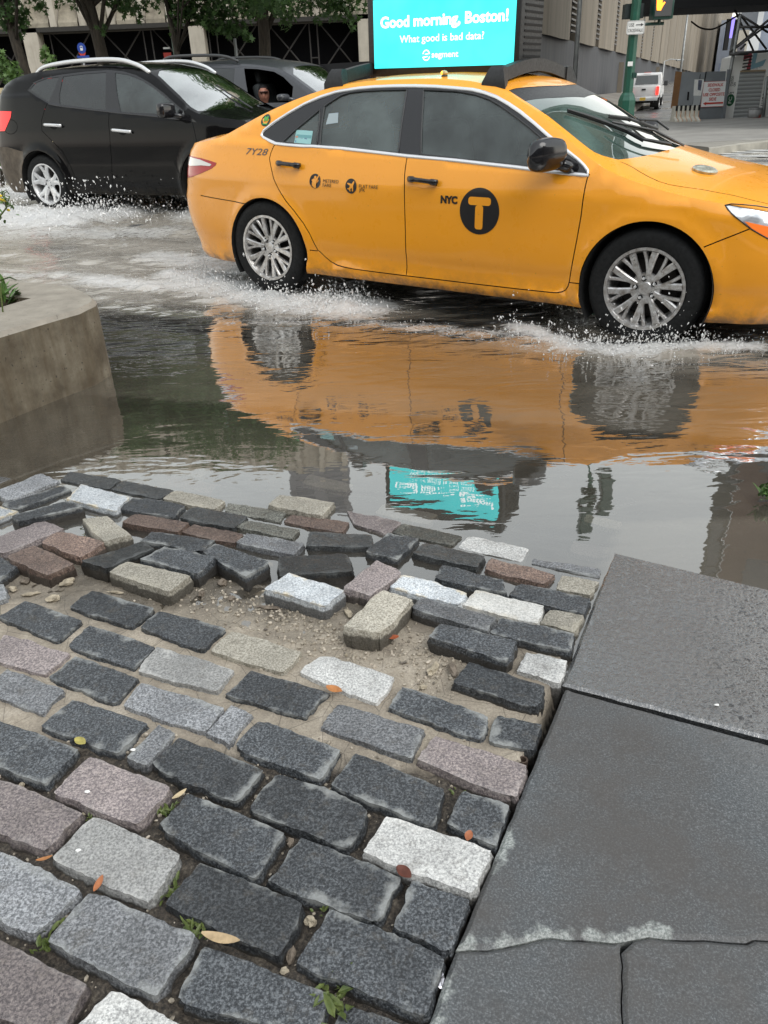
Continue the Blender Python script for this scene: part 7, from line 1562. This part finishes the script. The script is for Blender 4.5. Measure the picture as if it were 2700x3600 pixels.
fpoly('joint_strip', hd, YH, [qp(772, 1380, YH), qp(784, 1380, YH), qp(862, 932, YH), qp(848, 932, YH)], M_DARK, -.02, .01)
for (a, b, c_, d_) in ((690, 1030, 830, 1240), (680, 1240, 800, 1370)): fpoly('permit_sheet', hd, YH, [qp(a, d_, YH), qp(c_ - 40, d_, YH), qp(c_, b, YH), qp(a + 15, b, YH)], M_WHT if b < 1100 else simple('pale_sheet', (.36, .38, .39), .6), -.01, .004)
fpoly('permit_photo', hd, YH, [qp(745, 1165, YH), qp(785, 1175, YH), qp(805, 1040, YH), qp(755, 1035, YH)], simple('dark_photo', (.10, .11, .16), .5, var=.6, scale=6), -.016, .002)
for (a, b, c_, d_) in ((605, 1190, 638, 1300), (768, 960, 785, 1020), (680, 1265, 692, 1350)): fpoly('slot', hd, YH, [qp(a, d_, YH), qp(c_ - 8, d_, YH), qp(c_, b, YH), qp(a + 10, b, YH)], M_DARK, -.012, .002)
fpoly('post', hd, YH, [qp(1045, 1605, YH), qp(1085, 1605, YH), qp(1165, 900, YH), qp(1130, 900, YH)], M_HOARD2, -.06, .06)
ss_ = empty('sidewalk_closed_sign', (fp('q', 940, 1385, YH)[0], YH - .04, .1)); tag(ss_, 'white sign with red letters closing the sidewalk, on the hoarding', 'sign'); a = qp(780, 1385, YH); b = qp(1070, 1385, YH); c_ = qp(1112, 1055, YH); d_ = qp(838, 1050, YH)
sx0, sx1, sz0, sz1 = (a[0] + d_[0]) / 2 - .02, (b[0] + c_[0]) / 2 + .02, (a[1] + b[1]) / 2, (c_[1] + d_[1]) / 2; YS = YH - .04; sw, sh = sx1 - sx0, sz1 - sz0
fpoly('sign_plate', ss_, YS, [(sx0, sz0), (sx1, sz0), (sx1, sz1), (sx0, sz1)], simple('sign_white_bright', (.80, .80, .80), .45), 0, .02)
for txt, u0, u1, v in (('SIDEWALK', .18, .86, .80), ('CLOSED', .25, .75, .61), ('USE OPPOSITE', .04, .96, .43), ('SIDE', .32, .64, .25)): text_on('lettering', txt, tf(ss_, YS, -.006), sx0 + u0 * sw, sx0 + u1 * sw, sz0 + v * sh, .115 * sh, M_REDS, ss_, .025)
fpoly('arrow', ss_, YS, [(sx0 + .08 * sw, sz0 + .14 * sh), (sx0 + .22 * sw, sz0 + .07 * sh), (sx0 + .22 * sw, sz0 + .11 * sh), (sx0 + .96 * sw, sz0 + .11 * sh), (sx0 + .96 * sw, sz0 + .18 * sh), (sx0 + .22 * sw, sz0 + .18 * sh), (sx0 + .22 * sw, sz0 + .21 * sh)], M_REDS, -.006, .002)
for (a, b, c_, d_) in ((0, 0, 1, .012), (0, .988, 1, 1), (0, 0, .012, 1), (.988, 0, 1, 1)): fpoly('border', ss_, YS, [(sx0 + a * sw, sz0 + b * sh), (sx0 + c_ * sw, sz0 + b * sh), (sx0 + c_ * sw, sz0 + d_ * sh), (sx0 + a * sw, sz0 + d_ * sh)], M_REDS, -.007, .002)
# jersey barriers
M_JB = simple('barrier_concrete', (.52, .50, .44), .8, var=.2, scale=3, bump=.1); M_OR = simple('orange_stripe', (.62, .22, .05), .6)
g1, g2 = fp('q', 405, 1530, YH - 1.0), fp('q', 740, 1585, YH - 1.6); zt_ = fp('q', 585, 1372, YH - 1.2)[2]; prev = None
for k in range(6):
    u = (k + .5) / 6; x = g1[0] + (g2[0] - g1[0]) * u; y = g1[1] + (g2[1] - g1[1]) * u; w = (g2[0] - g1[0]) / 6 * .94
    if prev is None:
        rt = empty('jersey_barrier', (x, y, .1)); hh = zt_ - .1; mb = MB(); pr = [(-.10, 0 + hh), (-.12, hh * .45), (-.34, hh * .28), (-.38, 0), (.3, 0), (.12, hh * .45), (.10, hh)]; V = []
        for xx in (-w / 2, w / 2): V += [(xx, p[0], p[1]) for p in pr]
        n = len(pr); mk('block', V, [tuple(range(n))[::-1], tuple(range(n, 2 * n))] + [(i, (i + 1) % n, n + (i + 1) % n, n + i) for i in range(n)], M_JB, rt)
        V = []; 
        for xx in (w * .36, w * .46): V += [(xx, p[0] - .006, p[1]) for p in pr[:4]]
        mk('reflective_stripe', V, [(i, i + 1, 4 + i + 1, 4 + i) for i in range(3)], M_OR, rt); mb = MB(); mb.box((w * .3, -.12, hh - .06), (.06, .05, .16)); mb.build('lifting_slot', M_DARK, rt); prev = rt
    else: rt = copy_tree(prev); rt.location = (x, y, .1)
    tag(rt, 'white concrete barrier with an orange stripe, ' + ['leftmost', 'second from the left', 'third from the left', 'fourth from the left', 'fifth from the left', 'rightmost, against the grey hoarding'][k], 'barrier', 'barriers before the hoarding')
# white booth with a roller door
YT = 30.6; bt = empty('ticket_booth', (fp('q', 1380, 1560, YT)[0], YT, .1)); tag(bt, 'white site booth with a grey roller shutter behind the sign', 'booth'); M_BW = simple('booth_white', (.88, .87, .84), .5, var=.08, scale=1)
L_ = lambda x, y: qp(x, y, YT)
xa = (L_(1070, 1540)[0] + L_(1205, 745)[0]) / 2; xb_ = L_(1620, 1400)[0] + .75; zb0 = L_(1200, 1545)[1]; ztp = L_(1440, 690)[1]; zts = L_(1205, 745)[1]; xm = L_(1520, 690)[0]
fpoly('front_wall', bt, YT, [(xa, zb0), (xb_, zb0), (xb_, zts - .3), (xm + .7, ztp), (xm - .5, ztp), (xa, zts)], M_BW, 0, .9)
dx0 = (L_(1195, 1540)[0] + L_(1300, 930)[0]) / 2; dx1 = (L_(1530, 1540)[0] + L_(1600, 928)[0]) / 2; dz0 = zb0 + .01; dz1 = L_(1450, 928)[1]
t = NT('roller_shutter'); p = t.pos(); wv = t.N('ShaderNodeTexWave'); wv.bands_direction = 'Z'; wv.inputs['Scale'].default_value = 2.6; wv.inputs['Distortion'].default_value = 0; t.L(p, wv.inputs['Vector']); t.set(col=t.ramp(wv.outputs['Fac'], [(.0, (.26, .27, .27)), (.35, (.42, .43, .43))]), rough=.5, nrm=t.bump(wv.outputs['Fac'], .5, .03))
fpoly('roller_shutter', bt, YT, [(dx0, dz0), (dx1, dz0), (dx1, dz1), (dx0, dz1)], t.m, -.02, .01)
mb = MB(); mb.box(((dx0 + dx1) / 2 - bt.location.x, -.03, dz1 + .02 - .1), (dx1 - dx0, .06, .05)); mb.build('shutter_box', simple('tan_trim', (.35, .27, .18), .6), bt)
mb = MB(); mb.box(((xa + xb_) / 2 - bt.location.x, .5, (zb0 - .1) / 2 + .02 - 0), (xb_ - xa, .8, zb0 - .15)); mb.build('chassis', simple('chassis_dark', (.05, .03, .028), .7), bt)
for x in (1110, 1170, 1220): q = L_(x, 1560); fpoly('marker_lamp', bt, YT, rrect(q[0] - .08, q[1] - .04, q[0] + .08, q[1] + .04, .01), M_REDS if x != 1170 else M_DARK, -.01, .004)
blk3 = simple('letter_black', (.03, .03, .03), .6)
def vtext(txt, p0, p1, cap, mat, up=True):
    """lettering that runs up or down a post"""
    a = L_(*p0); b = L_(*p1); s_ = 1 if up else -1
    fnv = lambda u, v: np.stack([a[0] + (b[0] - a[0]) * u - s_ * v - bt.location.x, np.full_like(u, -.012), a[1] + (b[1] - a[1]) * u - bt.location.z], -1); return text_on('lettering', txt, fnv, 0, 1, 0, cap, mat, bt)
vtext('truction', (1196, 1118), (1218, 985), .13, blk3); vtext('ces', (1236, 1118), (1240, 1065), .11, blk3); vtext('fc-cs.com', (1640, 985), (1560, 1370), .24, blk3, False); vtext('S', (1212, 1212), (1216, 1190), .12, blk3); vtext('C', (1180, 1212), (1184, 1190), .12, blk3)
q = L_(1168, 1298); r = 50 / 3.687 * YT / FPX * .98; fpoly('green_disc', bt, YT, disc(q[0], q[1], r, r * 1.25, 28), simple('disc_green', (.02, .12, .05), .5), -.012, .004)
fnv = lambda u, v: np.stack([q[0] + .30 * r - v - bt.location.x, np.full_like(u, -.02), q[1] + u - bt.location.z], -1); text_on('lettering', 'FC', fnv, -r * .7, r * .7, 0, r * .7, M_WHT, bt, .02)
q = L_(1440, 790); fpoly('emblem_stripes', bt, YT, [(q[0] - .28, q[1] + .20), (q[0] - .02, q[1] + .32)[:2], (q[0] + .02, q[1] - .26), (q[0] - .12, q[1] - .28), (q[0] - .08, q[1] + .10), (q[0] - .28, q[1] + .04)], simple('emblem_red', (.35, .06, .08), .6), -.01, .003)
for k in range(5): fpoly('emblem_bar', bt, YT, [(q[0] - .28, q[1] + .14 - k * .10), (q[0] + .02, q[1] + .14 - k * .10 + .03), (q[0] + .02, q[1] + .10 - k * .10 + .03), (q[0] - .28, q[1] + .10 - k * .10)], blk3, -.014, .002)
q = L_(1520, 795); fpoly('emblem_blue', bt, YT, [(q[0] - .18, q[1] + .26), (q[0] - .04, q[1] + .26), (q[0] - .06, q[1] - .06), (q[0] + .30, q[1] + .06), (q[0] + .22, q[1] - .14), (q[0] - .20, q[1] - .24)], simple('emblem_pale_blue', (.25, .42, .50), .6), -.01, .003)
a = L_(1345, 885); b = L_(1570, 885); text_on('lettering', 'LENDLEASE TURNER', tf(bt, YT, -.008), a[0], b[0], a[1], .10, simple('letter_grey', (.28, .26, .26), .6), bt); a = L_(1385, 905); b = L_(1522, 905); text_on('lettering', 'A JOINT VENTURE', tf(bt, YT, -.008), a[0], b[0], a[1], .06, simple('letter_grey', (.28, .26, .26), .6), bt)
# painted bin
g = fp('q', 1470, 1600, YT - 1.2); ht = fp('q', 1480, 1402, YT - 1.2)[2] - .2; rb = 160 / 3.687 / 2 * (YT - 1.2) / FPX * .95; rt = empty('waste_bin', (g[0], YT - 1.2, .2)); tag(rt, 'grey waste bin splashed with orange-red paint', 'bin'); mb = MB(); mb.lathe([(0, 0), (rb * .9, 0), (rb, ht), (rb * .93, ht), (rb * .85, .05)], 24)
t = NT('splashed_bin'); p = t.pos(); t.set(col=t.mix(t.ramp(t.noise(p, 2.2, 3, .5, .6), [(.48, 0.), (.52, 1.)]), (.30, .30, .30), (.75, .10, .06)), rough=.6); mb.build('drum', t.m, rt, smooth=True); mb = MB(); mb.lathe([(rb * 1.02, ht - .04), (rb * 1.04, ht), (rb * .95, ht + .01)], 24); mb.build('rim', M_GALV, rt)
# scaffold shed over the sidewalk
sc = empty('scaffold_shed', (fp('q', 1220, 700, YT)[0], YT, .1)); tag(sc, 'dark steel scaffold shed with crossed braces at the top right', 'scaffold'); so2 = Vector(sc.location)
def bar(a, b, yy, r, name='brace', mat=None): A = fp('q', *a, yy); B = fp('q', *b, yy); mb = MB(); mb.tube([Vector(A) - so2, Vector(B) - so2], r, 6); return mb.build(name, mat or M_STEEL, sc, smooth=True)
YA, YC = YT - .3, YT + 2.2
for a, b, yy in [((1160, 680), (1659, 320), YA), ((1190, 660), (1800, 150), YA + .1), ((1280, 180), (1660, 420), YA), ((1300, 190), (1640, 640), YC), ((1230, 130), (1470, 660), YC), ((1370, 570), (1300, 640), YA), ((1659, 260), (1250, 600), YC)]: bar(a, b, yy, .035)
for a, b, yy in [((1280, 350), (1700, 350), YA), ((1160, 690), (1800, 655), YA), ((1170, 705), (1400, 700), YA - .1)]: bar(a, b, yy, .045, 'ledger')
for a, b, yy in [((1300, 200), (1050, 1600), YA), ((1255, 250), (1010, 1600), YC), ((1640, 1000), (1590, 1590), YA)]: bar(a, b, yy, .055, 'standard', M_GALV)
A = fp('q', 620, 0, YA - 1.5); B = fp('q', 1200, 45, YA - 1.5); mb = MB(); mb.box((A[0] + 6.0 - so2.x, 2.6, fp('q', 1300, 60, YT)[2] + .5 - so2.z), (12.0, 3.0, .9)); mb.build('deck', simple('shed_dark', (.018, .018, .02), .8), sc)
mb = MB(); mb.box((A[0] + 5.6 - so2.x, -1.6, fp('q', 1300, 60, YT)[2] + 1.2 - so2.z), (12.2, .06, 1.2)); mb.build('parapet', simple('shed_green', (.07, .10, .09), .7), sc)
def cable(name, lab, P, r):
    mb = MB(); b = Vector(P[0]); mb.tube([Vector(q) - b for q in smoothline(P, 5)], r, 5); o = mb.build(name, M_DARK, None, smooth=True); o.location = b; tag(o, lab, 'cable')
cable('sagging_cable', 'black cable sagging between the lamp pole and the scaffold', [fp('q', 665, 280, 34), fp('q', 780, 360, 34), fp('q', 920, 380, 33), fp('q', 1050, 330, 32), fp('q', 1200, 240, 31), fp('q', 1280, 190, 30.6)], .03)
# sidewalk corner with kerb and crossing stripes
def gpoly(name, pts, z, mat, th, kind='structure', lab=None, cat=None, grp=None):
    P = [G(*zp('4', x, y), z) for x, y in pts]; n = len(P); V = [(p[0], p[1], z) for p in P] + [(p[0], p[1], z - th) for p in P]; o = mk(name, V, [tuple(range(n)), tuple(range(2 * n - 1, n - 1, -1))] + [(i, n + i, n + (i + 1) % n, (i + 1) % n) for i in range(n)], mat); tag(o, lab, cat, grp, kind); return o
gpoly('corner_sidewalk', [(565, 425), (1100, 395), (1400, 385), (2100, 378), (2600, 500), (1659, 532), (1400, 556), (1080, 600), (700, 560), (560, 480)], .22, simple('corner_concrete', (.24, .225, .195), .55, var=.15, scale=1.5), .2)
gpoly('kerb', [(1080, 603), (1400, 558), (1659, 533), (2600, 502), (2600, 520), (1659, 548), (1400, 574), (1090, 616)], .235, simple('kerb_stone', (.36, .34, .29), .7, var=.2, scale=3), .2)
for k in range(4): gpoly('crossing_stripe', [(1180 - 40 * k, 622 + 19 * k), (1900, 628 + 19 * k), (1900, 638 + 19 * k), (1170 - 40 * k, 631 + 19 * k)], .112 + .004, simple('road_paint', (.55, .55, .53), .6, var=.2, scale=4), .002)
# far buildings at the end of the street and towers seen in the water
def tower(px0, px1, py_top, dist, base_col, win_col, lab, fw, fh, depth=14, name='tower_block', ztop=None, wmat=None):
    a = at_dist(px0, 330, dist); b = at_dist(px1, 330, dist); zt = ztop or at_dist((px0 + px1) / 2, py_top, dist)[2]; rt = empty(name, (a[0], a[1], 0)); tag(rt, lab, 'building'); u = Vector((b[0] - a[0], b[1] - a[1], 0)); Lw = u.length; u.normalize(); nn = Vector((-u.y, u.x, 0))
    V = [(0, 0, -1)[:3], tuple(u * Lw + Vector((0, 0, -1))), tuple(u * Lw + nn * depth + Vector((0, 0, -1))), tuple(nn * depth + Vector((0, 0, -1)))]; V += [(v[0], v[1], zt) for v in V]
    mk('wall', V, [(0, 1, 5, 4), (1, 2, 6, 5), (2, 3, 7, 6), (3, 0, 4, 7), (4, 5, 6, 7)], simple('wall_%s' % lab[:12], base_col, .7, var=.15, scale=.3), rt)
    nx = max(1, int(Lw / fw)); nz = min(14, max(1, int(zt / fh))); first = None; cnt = 0; hz = zt / nz
    for j in range(nz):
        for i in range(nx):
            if cnt >= 100: break
            P = u * ((i + .5) * Lw / nx) - nn * .04 + Vector((0, 0, (j + .5) * hz)); cnt += 1
            if first is None:
                w2 = Lw / nx * .30; h2 = hz * .30; first = mk('window', [tuple(-u * w2 - Vector((0, 0, h2))), tuple(u * w2 - Vector((0, 0, h2))), tuple(u * w2 + Vector((0, 0, h2))), tuple(-u * w2 + Vector((0, 0, h2)))], [(0, 1, 2, 3)], wmat or simple('win_%s' % lab[:12], win_col, .15, spec=.8), rt); first.location = P
            else: c_ = first.copy(); COL.objects.link(c_); c_.parent = rt; c_.location = P
    return rt
tower(2545, 2640, -40, 150., (.62, .64, .66), (.10, .12, .15), 'white tower with dark square windows behind the scaffold', 4.2, 6.5)
tower(2640, 2800, -200, 170., (.30, .34, .42), (.14, .18, .26), 'blue-grey glass tower at the top right corner', 4.2, 4.5)
tower(2500, 2620, 70, 190., (.42, .46, .54), (.30, .36, .48), 'pale blue block closing the end of the street', 3.0, 5.0)
tower(2560, 2600, 108, 120., (.45, .42, .36), (.12, .12, .14), 'small cream facade low between the scaffold posts', 2.0, 3.5)
tower(2860, 3500, 0, 24., (.085, .050, .036), (.03, .028, .03), 'tall brown building just outside the right edge, seen in the flood', 2.6, 3.4, ztop=30)
tower(2770, 2858, 0, 25., (.10, .105, .095), (.04, .045, .045), 'narrow grey building strip mirrored at the right of the flood', 1.4, 3.4, ztop=29)
tower(880, 1150, 0, 120., (.16, .165, .18), (.07, .075, .09), 'grey office tower beyond the trees, seen only in the flood', 5.0, 5.5, ztop=62)
# dark screen sign on the far corner
g = fp('q', 1130, 450, 90); rt = empty('banner_sign', (g[0], g[1], g[2] - 3)); tag(rt, 'dark wall banner with a violet lit strip at the street end', 'banner'); a = fp('q', 1140, 300, 90); s_ = 90 / FPX / 3.687
mb = MB(); mb.box((0, 0, 3), (45 * s_, .3, 300 * s_)); mb.build('frame', M_DARK, rt); mb = MB(); mb.box((38 * s_, -.1, 3.6), (35 * s_, .2, 200 * s_)); mb.build('lit_strip', emis('violet_strip', (.28, .22, .9), .9), rt)

# unseen blocks added behind the viewer to darken what the cars' flanks and windows mirror
def block(x0, x1, y0, y1, z, col, lab):
    rt = empty('unseen_block', ((x0 + x1) / 2, (y0 + y1) / 2, -.3)); tag(rt, lab, 'building'); mb = MB(); mb.box((0, 0, z / 2), (x1 - x0, y1 - y0, z)); mb.build('wall', simple('blk_%s' % lab[:8], col, .8, var=.3, scale=.4), rt)
    n = int((x1 - x0) / 3); first = None
    for i in range(n):
        for j in range(max(1, int(z / 3.6))):
            P = Vector((x0 + (i + .5) * (x1 - x0) / n - rt.location.x, (y1 - y0) / 2 + .02, 1.9 + j * 3.5))
            if first is None: first = mk('window', [(-.8, 0, -.9), (.8, 0, -.9), (.8, 0, .9), (-.8, 0, .9)], [(3, 2, 1, 0)], M_WIN, rt); first.location = P
            else: c_ = first.copy(); COL.objects.link(c_); c_.parent = rt; c_.location = P
block(-40, -9, -22, -10, 10, (.10, .075, .055), 'brown brick block behind the viewer on the left, out of frame'); block(-8, 12, -26, -13, 10, (.07, .075, .08), 'low dark shopfront row behind the viewer, out of frame'); block(13, 44, -22, -9, 14, (.12, .11, .09), 'stone block behind the viewer on the right, out of frame')
